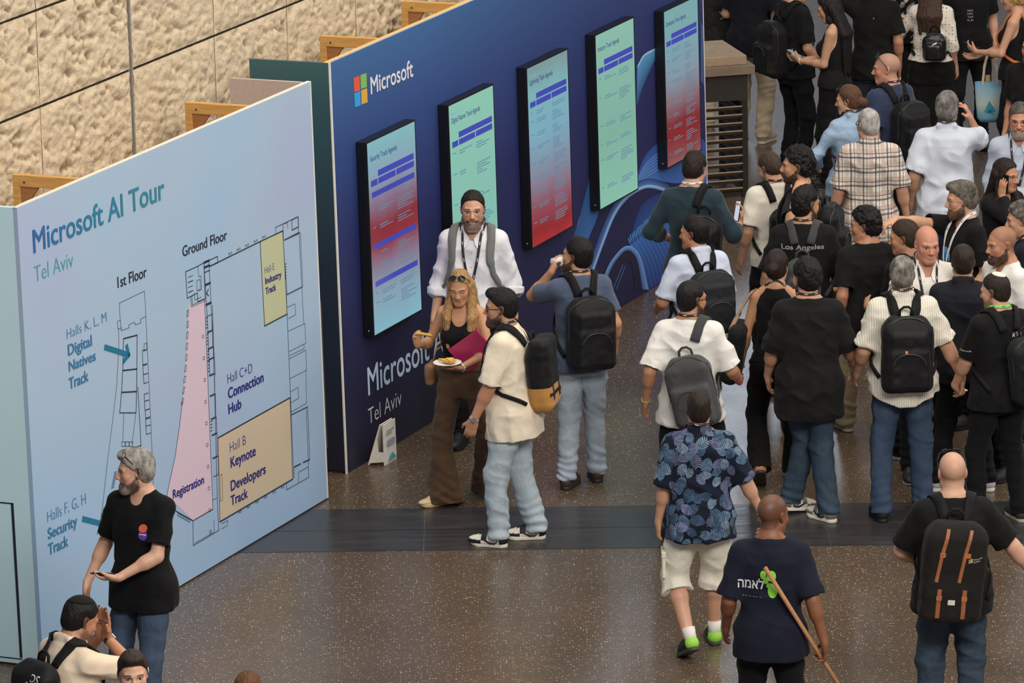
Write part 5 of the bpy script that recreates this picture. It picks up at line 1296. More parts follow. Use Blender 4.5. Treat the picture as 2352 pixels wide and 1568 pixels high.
# ================================================================== THINGS PEOPLE WEAR AND CARRY
def MW(P, c=(0, 0, 0)): return P.M @ Matrix.Translation(Vector([float(v) for v in c]))
BLK = lambda: cloth('black_nylon', (30, 31, 33), .6, .3, 180, .1)
def straps_path(P, sx, wide=.105, low=1.03):
    pts = [(sx * wide * .55, -.19, 1.40), (sx * wide * .75, -.13, 1.47), (sx * wide * .9, -.05, 1.53), (sx * wide, .04, 1.50), (sx * wide * 1.04, .11, 1.42), (sx * wide * 1.1, .15, 1.32), (sx * wide * 1.25, .14, 1.22), (sx * wide * 1.5, .08, 1.13), (sx * wide * 1.6, -.02, 1.07), (sx * wide * 1.4, -.14, low)]
    out = []
    for a, b in zip(pts, pts[1:]):
        for k in range(4): out.append(np.array(a) * (1 - k / 4) + np.array(b) * k / 4)
    out.append(np.array(pts[-1])); return [P.U(p) for p in out]
def ribbon_on(P, fld, pts, width, thick, name, mat, parent, c, off=.004):
    off += P.fold * 1.0
    p, n = fld.snap(pts, off); m = MB(); m.ribbon([tuple(q - c) for q in p], [tuple(q) for q in n], width, thick); return m.build(name, mat, parent, True)
def backpack(P, label, w=.30, h=.44, d=.15, zc=1.19, style='plain', mat=None, smat=None, dx=0.0, tilt=0.0, sides=(-1, 1), yb=None, turn=0.0, sw=.058, wide=None):
    mat = mat or BLK(); smat = smat or cloth('strap_black', (26, 27, 29), .7, .2, 220)
    if yb is None:
        q = P.top_field.march([P.U((dx, -.6, zc + dz)) for dz in (-.1, 0, .12)], P.Ru @ A3(0, 1, 0), .0)
        yb = .012 + min(((P.Ru.T @ (p - P.U((0, 0, .95))))[1] for p in q)) - .006
    Rt = rot('y', tilt) @ rot('z', turn); c0 = A3(dx, yb - d / 2, zc)
    T = lambda p: P.U(c0 + Rt @ np.asarray(p, float))
    cw = P.U(c0); root = empty('backpack', label, 'backpack', MW(P, cw))
    f = Field.box((-w / 2 - .05, -d / 2 - .09, -h / 2 - .05), (w / 2 + .05, d / 2 + .05, h / 2 + .08), .0065)
    f.put(rbox((0, 0, -.02), (w / 2, d / 2, h / 2 - .02), min(.055, d * .42)), .02); f.put(rbox((0, .01, h * .22), (w / 2 - .025, d / 2 - .015, h * .28), .06), .03)
    if style == 'roll':
        f.put(rbox((0, -.012, h * .38), (w / 2 - .01, d / 2 - .01, .07), .04), .02)
    elif style != 'flat':
        f.put(rbox((0, -d / 2 - .008, -h * .16), (w / 2 - .03, .036, h * .27), .03), .025)
        if style == 'big': f.put(rbox((0, -d / 2 + .005, h * .20), (w / 2 - .045, .035, h * .13), .028), .02)
    V, Q = f.mesh(); N = normals(V, Q); sd = sum(map(ord, label)) % 53
    V = V + N * ((value_noise(V * 9 + sd, sd) * .006 + value_noise(V * 24 + sd, sd + 1) * .003))[:, None]
    P.bag_bvh = BVHTree.FromPolygons(V.tolist(), Q.tolist()); W_ = np.array([T(p) for p in V]) - cw
    mats, mi = [mat], None
    if style == 'roll':
        mats = [mat, cloth('tan_canvas', (178, 128, 66), .8, .3, 160)]; mi = (V[Q].mean(1)[:, 2] < -.07).astype(int)
    bag = np_mesh('bag', W_, Q, mats, root, mi=mi)
    def line(pts, r, name, m_, close=False):
        p, _ = f.snap(pts, .001); k = MB(); k.tube([tuple(T(q) - cw) for q in p], r, 6, closed=close); return k.build(name, m_, bag, True)
    zip_ = plain('zip_dark', (52, 53, 56), .4)
    if style in ('plain', 'big'):
        line([((w / 2 - .01) * math.sin(a), -.01 - d * .1, .02 + (h / 2 - .02) * math.cos(a)) for a in np.linspace(-1.9, 1.9, 24)], .0045, 'zip', zip_)
        line([((w / 2 - .06) * math.sin(a), -d, -h * .10 + h * .17 * math.cos(a)) for a in np.linspace(-1.6, 1.6, 18)], .004, 'zip', zip_)
    k = MB(); k.tube([tuple(T((sx, d / 2 - .03 + .0, h / 2 - .005 + z)) - cw) for sx, z in ((-.045, -.01), (-.04, .035), (-.015, .055), (.015, .055), (.04, .035), (.045, -.01))], .009, 8); k.build('carry_loop', smat, root, True)
    for sx in sides:
        pts = straps_path(P, sx, wide or (.112 if P.male else .098), zc - h * .36)
        ribbon_on(P, P.top_field, pts, [sw] * 22 + [sw * .75] * 6 + [.028] * 9, .009, 'shoulder_strap', smat, root, cw)
    P.bag, P.bagT, P.bagF, P.bagc = root, T, f, cw; return root
def bag_patch(P, pts, name, mat, parent=None, thick=.004, off=.001):
    """flat patch on the outer face of a backpack: pts in x,z of the bag"""
    v = cast(P.bag_bvh, [(x, -.4, z) for x, z in pts], (0, 1, 0), off); m = MB(); m.poly([tuple(P.bagT(q) - P.bagc) for q in v]); return m.build(name, mat, parent or P.bag)
def bag_band(P, pts, width, name, mat, parent=None, thick=.004):
    out = []
    for a, b in zip(pts, pts[1:]):
        for k in range(6): out.append((a[0] + (b[0] - a[0]) * k / 6, -.4, a[1] + (b[1] - a[1]) * k / 6))
    out.append((pts[-1][0], -.4, pts[-1][1])); v = cast(P.bag_bvh, out, (0, 1, 0), .001); n = [(0, -1, .0)] * len(v)
    m = MB(); m.ribbon([tuple(P.bagT(q) - P.bagc) for q in v], [tuple(P.Ru @ A3(0, -1, 0)) for q in v], width, thick); return m.build(name, mat, parent or P.bag)
def print_text(P, s, x0, x1, z, cap, mat, side=-1, wt=.0, name='lettering', fld=None, parent=None, slope=0, xform=None, squash=None):
    v, f = text_mesh(s, min(wt, 0)); v, f = embolden(v, f, wt); a0, a1 = v[:, 0].min(), v[:, 0].max(); k = (x1 - x0) / (a1 - a0)
    pts = [P.U((x0 + (p[0] - a0) * k if side < 0 else -(x0 + (p[0] - a0) * k), side * .6, z + p[1] * cap / .7 + slope * (p[0] - a0) * k)) for p in v]
    q = cast(P.top_bvh, pts, P.Ru @ A3(0, -side, 0), .003); n0 = len(v) // 9 if wt > 0 else len(v); q = q + (np.arange(len(q)) // n0)[:, None] * (P.Ru @ A3(0, side, 0)) * .0003; m = MB(); m.v = [tuple(p) for p in q]; m.f = f; m.m = [0] * len(f); return m.build(name, mat, parent or P.top)
def print_poly(P, pts, mat, side=-1, name='print', parent=None, off=.004):
    q = cast(P.top_bvh, [P.U((x if side < 0 else -x, side * .6, z)) for x, z in pts], P.Ru @ A3(0, -side, 0), off); m = MB(); m.poly([tuple(p) for p in q]); return m.build(name, mat, parent or P.top)
def disc(cx, cz, rx, rz=None, n=18): rz = rz or rx; return [(cx + rx * math.cos(a), cz + rz * math.sin(a)) for a in np.linspace(0, 2 * math.pi, n, endpoint=False)]
def lanyard(P, rgb=(26, 26, 28), front=True, badge=False, w=.017):
    m_ = plain('lanyard_%d_%d_%d' % rgb, rgb, .7)
    b = [(.062, .03, 1.50), (.070, -.02, 1.53), (.052, -.07, 1.55), (0, -.092, 1.55), (-.052, -.07, 1.55), (-.070, -.02, 1.53), (-.062, .03, 1.50)]
    fr = [(-.060, .07, 1.46), (-.056, .12, 1.40), (-.046, .16, 1.32), (-.030, .18, 1.24), (-.006, .19, 1.15)]
    pts = ([(-x, y, z) for x, y, z in fr[::-1]] + b + fr) if front else b
    out = []
    for a, c in zip(pts, pts[1:]):
        for k in range(3): out.append(np.array(a) * (1 - k / 3) + np.array(c) * k / 3)
    out.append(np.array(pts[-1])); pts = [P.U(p) for p in out]
    fld = P.top_field; p, n = fld.snap(pts, .005 + P.fold * .9)
    # around the neck the strap lies on whichever is outside, skin or cloth
    db = P.body_field.sample(p); pb, nb = P.body_field.snap(p, .006); p = np.where((db < .006)[:, None], pb, p); n = np.where((db < .006)[:, None], nb, n)
    for _ in range(2): p[1:-1] = p[1:-1] * .5 + (p[:-2] + p[2:]) * .25; n[1:-1] = n[1:-1] * .5 + (n[:-2] + n[2:]) * .25
    m = MB(); m.ribbon([tuple(q) for q in p], [tuple(q) for q in n], w, .002); o = m.build('lanyard', m_, P.root, True)
    lw = plain('lanyard_print_' + ('d' if sum(rgb) > 300 else 'l'), (60, 60, 66) if sum(rgb) > 300 else (196, 196, 198), .7); k = MB()
    for i in range(2, len(p) - 2, 4):
        t = nrm(p[i + 1] - p[i - 1]); sd = nrm(np.cross(t, n[i])); q = p[i] + n[i] * .0032
        k.poly([tuple(q + t * a + sd * b_) for a, b_ in ((-.012, -.0025), (.012, -.0025), (.012, .0025), (-.012, .0025))])
    k.build('lanyard_lettering', lw, o)
    if badge and front:
        e = p[-1]; m = MB(); R3 = P.Ru; c = e + A3(0, .012, -.075)
        m.v = [tuple(c + R3 @ A3(*q)) for q in ((-.045, 0, -.065), (.045, 0, -.065), (.045, 0, .065), (-.045, 0, .065), (-.045, .004, -.065), (.045, .004, -.065), (.045, .004, .065), (-.045, .004, .065))]
        m.f = [(0, 1, 2, 3), (7, 6, 5, 4), (0, 4, 5, 1), (1, 5, 6, 2), (2, 6, 7, 3), (3, 7, 4, 0)]; m.m = [0] * 6; m.build('badge', plain('badge_card', (226, 228, 232), .5), o)
def hand_frame(P, k, along=.088, out=.020, side=0.0):
    a = P.arms[k]; return a['W'] + a['hd'] * along + a['pn'] * out + a['th'] * side, a['hd'], a['pn'], a['th']
def held_box(P, k, name, label, cat, size, mats, along=.09, out=.024, side=0., axis_=None, up=None, group=None, face=None):
    """slab held in a hand: size = (across, long, thick); long axis along the fingers unless given"""
    c, hd, pn, th = hand_frame(P, k, along, out, side); L_ = nrm(axis_) if axis_ is not None else hd; n = nrm(up) if up is not None else pn; n = nrm(n - L_ * (n @ L_)); x = np.cross(L_, n)
    B = np.eye(4); B[:3, 0], B[:3, 1], B[:3, 2], B[:3, 3] = x, L_, n, c
    root = empty(name, label, cat, P.M @ Matrix.Translation(Vector(c.tolist())), group)
    R4 = Matrix(np.block([[B[:3, :3], np.zeros((3, 1))], [np.zeros((1, 3)), np.ones((1, 1))]]).tolist())
    m = MB(); sx, sy_, sz = [v / 2 for v in size]; m.box((-sx, -sy_, -sz), (sx, sy_, sz)); o = m.build('body', mats[0], root, bevel=min(size) * .3); o.matrix_basis = R4
    if len(mats) > 1:
        m = MB(); m.box((-sx * .93, -sy_ * .95, sz), (sx * .93, sy_ * .95, sz + .0006)); o = m.build('screen', mats[1], root); o.matrix_basis = R4
    return root
PH_B = lambda: plain('phone_black', (22, 22, 26), .3)
def phone(P, k, label, screen=None, **kw):
    return held_box(P, k, 'phone', label, 'phone', (.073, .15, .009), [PH_B(), screen or plain('phone_glass', (30, 32, 38), .1)], **kw)
def wristband(P, k, rgb, name='watch', r=.031, w=.02, back=.01):
    a = P.arms[k]; u = nrm(a['W'] - a['E']); c = a['W'] - u * back; x = a['th']; x = nrm(x - u * (x @ u)); y = np.cross(u, x); rows = []
    m = MB(); n = 18; pts = [c + x * (r * math.cos(t)) + y * (r * .86 * math.sin(t)) for t in np.linspace(0, 2 * math.pi, n + 1)]
    m.ribbon([tuple(p) for p in pts], [tuple(nrm(p - c)) for p in pts], w, .004); o = m.build(name, plain('band_%d_%d_%d' % rgb, rgb, .45, .2), P.root, True)
    if name == 'watch':
        k2 = MB(); dcn = -a['pn']; dcn = nrm(dcn - u * (dcn @ u)); cc = c + dcn * (r * .9); s2 = np.cross(u, dcn)
        k2.v = [tuple(cc + u * p + s2 * q + dcn * h) for h in (0, .009) for p, q in ((-.016, -.014), (.016, -.014), (.016, .014), (-.016, .014))]; k2.f = [(0, 1, 2, 3), (7, 6, 5, 4), (0, 4, 5, 1), (1, 5, 6, 2), (2, 6, 7, 3), (3, 7, 4, 0)]; k2.m = [0] * 6; k2.build('dial', plain('watch_dial', (150, 150, 152), .25, .6), o)
def kippah(P, rgb, r=.062, back=.045):
    hc, Rh = P.hc, P.Rh; m = MB(); n = 20; rings = 6; q = lambda x, y, z: tuple(hc + Rh @ A3(x, y, z)); d0 = nrm(A3(0, -back, .10)); xx = A3(1, 0, 0); yy = np.cross(d0, xx)
    def sp(t, a): # point on the cap
        v = d0 * math.cos(t) + (xx * math.cos(a) + yy * math.sin(a)) * math.sin(t); return q(v[0] * .0845, -.016 + v[1] * .1055, .034 + v[2] * .0965)
    m.v.append(sp(0, 0))
    for i in range(1, rings + 1):
        for j in range(n): m.v.append(sp(i / rings * r / .098, 2 * math.pi * j / n))
    for j in range(n): m.f.append((0, 1 + j, 1 + (j + 1) % n))
    for i in range(rings - 1):
        for j in range(n): m.f.append((1 + i * n + j, 1 + (i + 1) * n + j, 1 + (i + 1) * n + (j + 1) % n, 1 + i * n + (j + 1) % n))
    m.m = [0] * len(m.f); o = m.build('kippah', cloth('kippah_%d' % rgb[0], rgb, .85, .25, 120), P.root, True)
    so = o.modifiers.new('thickness', 'SOLIDIFY'); so.thickness = .004
def sac(P, name, label, cat, c, half, mat, R=None, rad=.06, handle=None, hmat=None, puff=.008, group=None):
    """soft bag placed in the wearer's frame; handle = path of the strap"""
    c = P.U(c); root = empty(name, label, cat, MW(P, c), group); R = R if R is not None else np.eye(3); half = A3(*half); m_ = np.linalg.norm(half) + .04
    f = Field.box((-m_,) * 3, (m_,) * 3, .009); f.put(rbox((0, 0, 0), half, min(rad, half.min() * .95), R), 0); V, Q = f.mesh(); N = normals(V, Q); sd = sum(map(ord, label)) % 31
    V = V + N * (value_noise(V * 9 + sd, sd) * puff + value_noise(V * 22, sd) * puff * .5)[:, None]; b = np_mesh('bag', V, Q, mat, root)
    if handle:
        pts, w = handle; out = []
        for a, e in zip(pts, pts[1:]):
            for k in range(5): out.append(np.array(a) * (1 - k / 5) + np.array(e) * k / 5)
        out.append(np.array(pts[-1])); p = np.array([P.U(q) for q in out]); s_ = P.top_field.sample(p); ps, ns = P.top_field.snap(p, .005); near_ = (np.abs(s_) < .05); inside = s_ < .005
        p = np.where((inside | near_)[:, None], ps, p); k = MB(); k.ribbon([tuple(q - c) for q in p], [tuple(q) for q in ns], w, .005); k.build('strap', hmat or mat, root, True)
    return root

def leaf_print(P, count, tints, size=.075, seed=1):
    """feathery leaves laid over the whole shirt"""
    me = P.top.data; rg = np.random.RandomState(seed); n = len(me.vertices); co = np.empty(n * 3, F4); me.vertices.foreach_get('co', co); co = co.reshape(-1, 3)
    nm = np.empty(n * 3, F4); me.vertices.foreach_get('normal', nm); nm = nm.reshape(-1, 3); V, Fc, C = [], [], []; placed = []
    for _ in range(count * 40):
        if len(placed) >= count: break
        i = rg.randint(n); p, N = co[i], nm[i]
        if any(np.linalg.norm(p - q) < size * .5 for q in placed): continue
        placed.append(p); t = np.cross(N, rg.normal(size=3)); t /= np.linalg.norm(t) + 1e-9; s = np.cross(N, t); L = size * rg.uniform(.75, 1.15); tint = lin(tints[rg.randint(len(tints))]) * rg.uniform(.7, 1.2); polys = []
        polys.append([(-.5, -.012), (.5, -.006), (.5, .006), (-.5, .012)])
        for k in range(7):
            x = -.42 + k * .135; w = .36 * math.sin(math.pi * (.18 + .72 * k / 6.5)) + .06
            for sg_ in (-1, 1): polys.append([(x, 0), (x + .10, 0), (x + .20, sg_ * w * .75), (x + .24, sg_ * w), (x + .10, sg_ * w * .8)])
        for pl in polys:
            b_ = len(V); sh = rg.uniform(.6, 1.15)
            for u, v in pl:
                q = p + (t * u + s * v) * L; h = P.top_bvh.find_nearest(Vector([float(z) for z in q])); V.append(tuple(h[0] + h[1] * (.0022 if h[1].dot(Vector([float(z) for z in N])) > 0 else -.0022))); C.append(tint * sh)
            Fc.append(tuple(range(b_, b_ + len(pl))))
    m_ = bpy.data.meshes.new('leaf_print'); m_.from_pydata(V, [], Fc); at_ = m_.color_attributes.new('col', 'FLOAT_COLOR', 'POINT'); at_.data.foreach_set('color', np.concatenate([np.array(C), np.ones((len(C), 1))], 1).astype(F4).ravel())
    t_ = NT('leaf_ink'); q_ = t_.node('ShaderNodeAttribute', attribute_name='col'); t_.base(q_.outputs['Color']); t_.set(Roughness=.85, Specular_IOR_Level=.2); m_.materials.append(t_.mat); o = link(bpy.data.objects.new('leaf_print', m_), P.top); o['kind'] = 'stuff'; return o

HB = (34, 27, 23); HK = (24, 21, 20); HBR = (62, 44, 32)
def hair(rgb=HK, h=.014, **k): return dict(rgb=rgb, h=h, scalp=.85, **k)
def buzz(rgb=HK, a=.7, **k): return dict(rgb=rgb, h=.003, scalp=a, style='none', **k)
def tee(rgb, **k):
    d = dict(kind='tee', mat=cloth('jersey', rgb), loose=.02, name='t_shirt'); d.update(k); return d
def shirt(mat, **k):
    d = dict(kind='shirt', mat=mat, loose=.024, collar=1, name='shirt', fold=.008); d.update(k); return d
def jeans(rgb=(58, 80, 108), worn=(92, 116, 142), **k):
    d = dict(mat=denim('jeans', rgb, worn), loose=.014, name='jeans', pockets=1); d.update(k); return d
def slacks(rgb=(24, 24, 27), **k):
    d = dict(mat=cloth('trouser', rgb, .85, .3), loose=.014, name='trousers'); d.update(k); return d
BT = (25, 25, 28)

def person(*a, **k):
    P = build_person(*a, **k); P.male = k.get('sex', 'm') == 'm'; return P

# ---------------------------------------------------------------- in front of the pale panel
P = person('person in black T-shirt and jeans holding a phone, walking past pale blue panel', (308, 1027), 1.76, -152, skin='fair', hyaw=52, hpitch=-4,
           L=dict(hand=(-.02, .30, 1.06), dir=(.95, .25, -.05), palm=(.1, -.25, 1), curl=.55, pole=(-.9, -.5, -.2)), R=dict(hand=(.33, .10, .93), dir=(.05, .15, -1), palm=(-1, -.1, 0), curl=.5),
           top=tee((20, 20, 22), hem=.80), bottom=jeans((50, 64, 86), (78, 94, 116)), shoes='white', hair=hair((96, 88, 80), .020, grey=(168, 164, 158), quiff=.006), face=dict(beard=2, beard_rgb=(60, 50, 44), beard_grey=(150, 144, 138), shades_up=1, brow_rgb=(40, 34, 30)),
           feet=dict(L=dict(p=(-.10, .22, 0)), R=dict(p=(.12, -.16, .05), pitch=22)), detail=.0036)
print_poly(P, disc(.085, 1.275, .030), ink((86, 76, 178)), 1); print_poly(P, disc(.085, 1.318, .026, .024), ink((206, 92, 62)), 1, off=.0045)
print_poly(P, [(.066, 1.285), (.107, 1.285), (.107, 1.279), (.066, 1.279)], ink((226, 220, 236)), 1, off=.005); print_poly(P, [(.072, 1.273), (.1, 1.273), (.1, 1.266), (.072, 1.266)], ink((206, 70, 90)), 1, off=.005)
phone(P, 'L', 'black phone in left hand of man in front of pale blue panel', axis_=(1, .35, 0), out=.026)

P = person('person in cream shirt and black kippah covering the face with one hand', (200, 1369), 1.74, 48, skin='tan', fat=.35, lean=10, hpitch=-26, hyaw=6,
           R=dict(rel='head', hand=(.035, .150, -.135), dir=(-.06, .05, 1), palm=(-.25, -1, 0), curl=.10, pole=(.8, .6, -.6)), L=dict(rel='head', hand=(-.03, .155, -.135), dir=(.05, .05, 1), palm=(.2, -1, 0), curl=.1, pole=(-.8, .5, -.6)),
           top=shirt(cloth('cream_shirt', (226, 206, 182)), hem=.82, sleeve=.30), bottom=slacks((40, 42, 50)), shoes='black', hair=hair(HK, .010), face=dict(beard=1), detail=.0036)
kippah(P, (30, 28, 28), .088, .03); wristband(P, 'R', (46, 42, 40))
backpack(P, 'black backpack printed with white outline letters on person in cream shirt', .32, .44, .14, style='flat')
print_ = ink((226, 226, 226))
for q in ([(-.03, .02), (-.020, .02), (.025, .115), (.015, .115)], [(-.12, .020), (.025, .030), (.025, .020), (-.12, .010)], [(.015, .115), (.025, .115), (.025, -.06), (.015, -.06)]): bag_patch(P, q, 'print', print_)
for r_, s_ in enumerate(('DS', 'SB', 'OI')):
    v, f = text_mesh(s_); a0, a1 = v[:, 0].min(), v[:, 0].max(); pts = [(.045 + (p[0] - a0) / (a1 - a0) * .07, -.4, .120 - r_ * .058 + p[1] * .06) for p in v]; q = cast(P.bag_bvh, pts, (0, 1, 0), .002)
    m = MB(); m.v = [tuple(P.bagT(p) - P.bagc) for p in q]; m.f = f; m.m = [0] * len(f); m.build('lettering', print_, P.bag)

P = person('person with short brown hair, only the head showing at the bottom edge', (303, 1493), 1.70, 172, skin='fair', hpitch=-2, top=tee((36, 38, 46)), bottom=slacks(), shoes='black', hair=hair((52, 38, 30), .012, quiff=.005), detail=.0036)
P = person('person with brown hair whose crown just shows at the bottom edge', (568, 1541), 1.64, 10, sex='f', skin='fair', top=tee((60, 60, 66)), bottom=slacks(), shoes='black', hair=dict(style='long', h=.012, rgb=(104, 66, 40), to=1.3, scalp=.8))

# ---------------------------------------------------------------- group before the navy panel
P = person('bearded person in white shirt with black lanyard standing at the second screen', (1085, 437), 1.86, -172, skin='light', hyaw=-6, hpitch=-2, fat=.08,
           top=shirt(cloth('white_shirt', (222, 222, 230), .8, .4), hem=.88, sleeve=.40, cuff=1, loose=.032, fold=.011), bottom=slacks((28, 28, 32)), shoes='black', hair=hair((36, 28, 24), .009, recede=.012), L=dict(hand=(-.27, .02, .90)), R=dict(hand=(.27, .04, .90)),
           face=dict(beard=2.3, beard_rgb=(52, 42, 36), beard_grey=(130, 124, 120), glasses='wire'), detail=.0034)
lanyard(P, badge=True)
backpack(P, 'grey backpack worn by the bearded person in white shirt', .28, .42, .12, smat=cloth('grey_strap', (108, 110, 108), .8, .3), mat=cloth('grey_pack', (100, 102, 100)), sw=.056, wide=.128)
for i in range(5): print_poly(P, disc(0, 1.36 - i * .095, .006, n=8), ink((196, 196, 200)), 1, 'button', off=.003)

P = person('blonde person in black tank top and brown flared trousers eating pizza', (1054, 622), 1.64, -166, sex='f', skin='olive', hpitch=-16, hyaw=-2,
           R=dict(hand=(.29, .19, 1.22), dir=(.10, .45, .9), palm=(-1, .3, .1), curl=.7, pole=(.55, -.1, -1)), L=dict(hand=(-.06, .29, 1.09), dir=(.95, .35, .05), palm=(0, 0, 1), curl=.2, pole=(-1, -.4, -.3)),
           top=dict(kind='tank', mat=cloth('black_jersey', BT), hem=1.065, loose=.004, fitted=1, fold=.003, name='tank_top', h=.007), bottom=dict(mat=cloth('brown_corduroy', (84, 62, 45), .85, .35), loose=.016, flare=.085, waist=1.045, name='trousers', waistband=1, gather=.6, fold=.007, end=.015),
           shoes='cream', hair=dict(style='long', h=.012, rgb=(176, 136, 90), to=1.18, front=1.19, scalp=.6), face=dict(shades_up=1, closed=1, lips=(176, 96, 90), brow_rgb=(84, 60, 44)), feet=dict(R=dict(p=(.12, .17, 0), yaw=-48), L=dict(p=(-.15, -.14, .03), pitch=14, yaw=20)), detail=.0034)
wristband(P, 'L', (200, 196, 184)); 
def food():
    c, hd, pn, th = hand_frame(P, 'L', .10, .030)
    root = empty('paper_plate', 'small white paper plate held in left hand of blonde person', 'plate', MW(P, c)); m = MB(); n = 24; m.v = [(0, 0, 0)]
    for r_, z in ((.06, 0), (.10, .012), (.105, .010)): m.v += [(r_ * math.cos(t), r_ * math.sin(t), z) for t in np.linspace(0, 2 * math.pi, n, endpoint=False)]
    m.f = [(0, 1 + j, 1 + (j + 1) % n) for j in range(n)] + [(1 + i * n + j, 1 + (i + 1) * n + j, 1 + (i + 1) * n + (j + 1) % n, 1 + i * n + (j + 1) % n) for i in range(2) for j in range(n)]; m.m = [0] * len(m.f)
    o = m.build('dish', plain('paper_white', (228, 224, 216), .7), root, True); o.modifiers.new('thickness', 'SOLIDIFY').thickness = .002
    cr, ch = plain('crust', (206, 160, 92), .7, var=.15, scale=60), plain('cheese', (236, 196, 80), .5, var=.12, scale=80)
    def slice_(c, R, label, sc=1.0):
        r = empty('pizza_slice', label, 'pizza slice', MW(P, c)); m = MB(); h = .010
        pt = [(-.045, .06), (0, -.075), (.045, .06), (.02, .07), (-.02, .07)]; pt = [(a * sc, b * sc) for a, b in pt]
        for nm, z0, z1, mt in (('base', 0, h, cr), ('topping', h, h + .008, ch)):
            k = MB(); n = len(pt); f_ = 1 if nm == 'base' else .88; k.v = [tuple(R @ A3(a * f_, b * f_, z)) for z in (z0, z1) for a, b in pt]; k.f = [tuple(range(n - 1, -1, -1)), tuple(range(n, 2 * n))] + [(i, (i + 1) % n, n + (i + 1) % n, n + i) for i in range(n)]; k.m = [0] * len(k.f); k.build(nm, mt, r, bevel=.003)
    slice_(c + A3(.01, 0, .014), rot('z', 70), 'pizza slice lying on the white paper plate')
    slice_(c + A3(-.03, .03, .024), rot('z', 200), 'second pizza slice overlapping on the white paper plate', .8)
    c, hd, pn, th = hand_frame(P, 'R', .125, .03); slice_(c + A3(-.05, .0, -.022), rot('y', -8) @ rot('x', 22) @ rot('z', 95), 'yellow pizza slice raised in right hand of blonde person', .9)
    B = P.U((-.12, .185, 1.19)); r = empty('folder', 'bright pink folder under the arm of blonde person', 'folder', MW(P, B)); m = MB(); Mx = Matrix.Rotation(math.radians(-14), 4, 'Z') @ Matrix.Rotation(math.radians(36), 4, 'Y') @ Matrix.Rotation(math.radians(-18), 4, 'X'); m.box((-.15, -.006, -.11), (.15, .006, .11), M=Mx); m.build('cover', plain('pink_card', (186, 44, 98), .45), r, bevel=.003)
food()
sac(P, 'handbag', 'small tan shoulder bag at the hip of blonde person', 'handbag', (.24, -.02, .96), (.035, .10, .085), plain('tan_leather', (150, 112, 78), .6), rad=.03, handle=([(.23, -.02, 1.04), (.17, .03, 1.2), (.115, .03, 1.36), (.10, -.02, 1.47), (.12, -.09, 1.35), (.2, -.06, 1.15), (.23, -.03, 1.04)], .028), hmat=plain('tan_strap', (168, 136, 104), .7))

P = person('bearded person in cream T-shirt and pale jeans, standing in profile on the dark band', (1150, 660), 1.745, -74, skin='tan', fat=.2, lean=5, hyaw=-10, hpitch=-3,
           L=dict(hand=(-.25, .22, .87), dir=(.1, .3, -1), palm=(1, .2, 0), curl=.5), R=dict(hand=(.25, .02, .90)),
           top=tee((228, 216, 194), hem=.76, loose=.030, sleeve=.27, fold=.009), bottom=jeans((160, 178, 192), (198, 210, 218), loose=.026, gather=1.2), shoes='panda', hair=hair(HK, .016, quiff=.012, side=.005), face=dict(beard=2, glasses='black'),
           feet=dict(L=dict(p=(-.10, .10, 0), yaw=-4), R=dict(p=(.13, -.10, 0), yaw=14)), detail=.0034)
wristband(P, 'L', (150, 158, 166)); lanyard(P, front=False)
backpack(P, 'black roll-top backpack with a tan canvas base on person in cream T-shirt', .30, .47, .16, zc=1.17, style='roll')
for x in (-.07, .07): bag_band(P, [(x, .20), (x, .02), (x, -.16)], .022, 'buckle_strap', plain('webbing', (24, 24, 26), .7))
bag_band(P, [(-.13, -.12), (.13, -.12)], .026, 'cross_strap', plain('webbing', (24, 24, 26), .7)); bag_patch(P, [(.06, -.15), (.10, -.15), (.10, -.10), (.06, -.10)], 'label_patch', plain('patch_white', (216, 210, 200), .7))

P = person('bearded person in slate T-shirt and pale jeans drinking from a white cup', (1330, 543), 1.755, -18, skin='olive', hyaw=-38, hpitch=4,
           L=dict(rel='head', hand=(-.150, .105, -.125), dir=(.45, .35, .8), palm=(.7, -.1, -.2), curl=.8, pole=(-.45, .5, -1)), R=dict(hand=(.27, .06, .92)),
           top=tee((74, 86, 110), hem=.84, sleeve=.20), bottom=jeans((150, 166, 182), (184, 196, 208), loose=.018), shoes='boot', hair=hair(HK, .017), face=dict(beard=2.2), feet=dict(L=dict(p=(-.13, .0, 0), yaw=-38), R=dict(p=(.12, .10, 0), yaw=-12)), detail=.0036)
lanyard(P, front=False); backpack(P, 'large black backpack on person drinking from a cup', .33, .50, .19, zc=1.14, style='big')
def cup():
    mouth = P.hc + P.Rh @ A3(0, .100, -.062); u = nrm(P.Rh @ A3(-.15, .80, -.18)); c = mouth + u * .045; r = empty('paper_cup', 'white paper cup raised to the mouth of bearded person', 'cup', MW(P, c)); m = MB()
    m.tube([tuple(u * a) for a in (-.05, .05)], [.037, .028], 18); m.build('cup_wall', plain('cup_white', (226, 222, 216), .6), r, True); k = MB(); k.tube([tuple(-u * .05 + (np.cross(u, nrm(np.cross(u, A3(0, 0, 1)))) * math.cos(t) + nrm(np.cross(u, A3(0, 0, 1))) * math.sin(t)) * .037) for t in np.linspace(0, 6.28, 18, endpoint=False)], .003, 6, closed=True); k.build('rim', plain('cup_white', (226, 222, 216), .6), r, True)
cup()

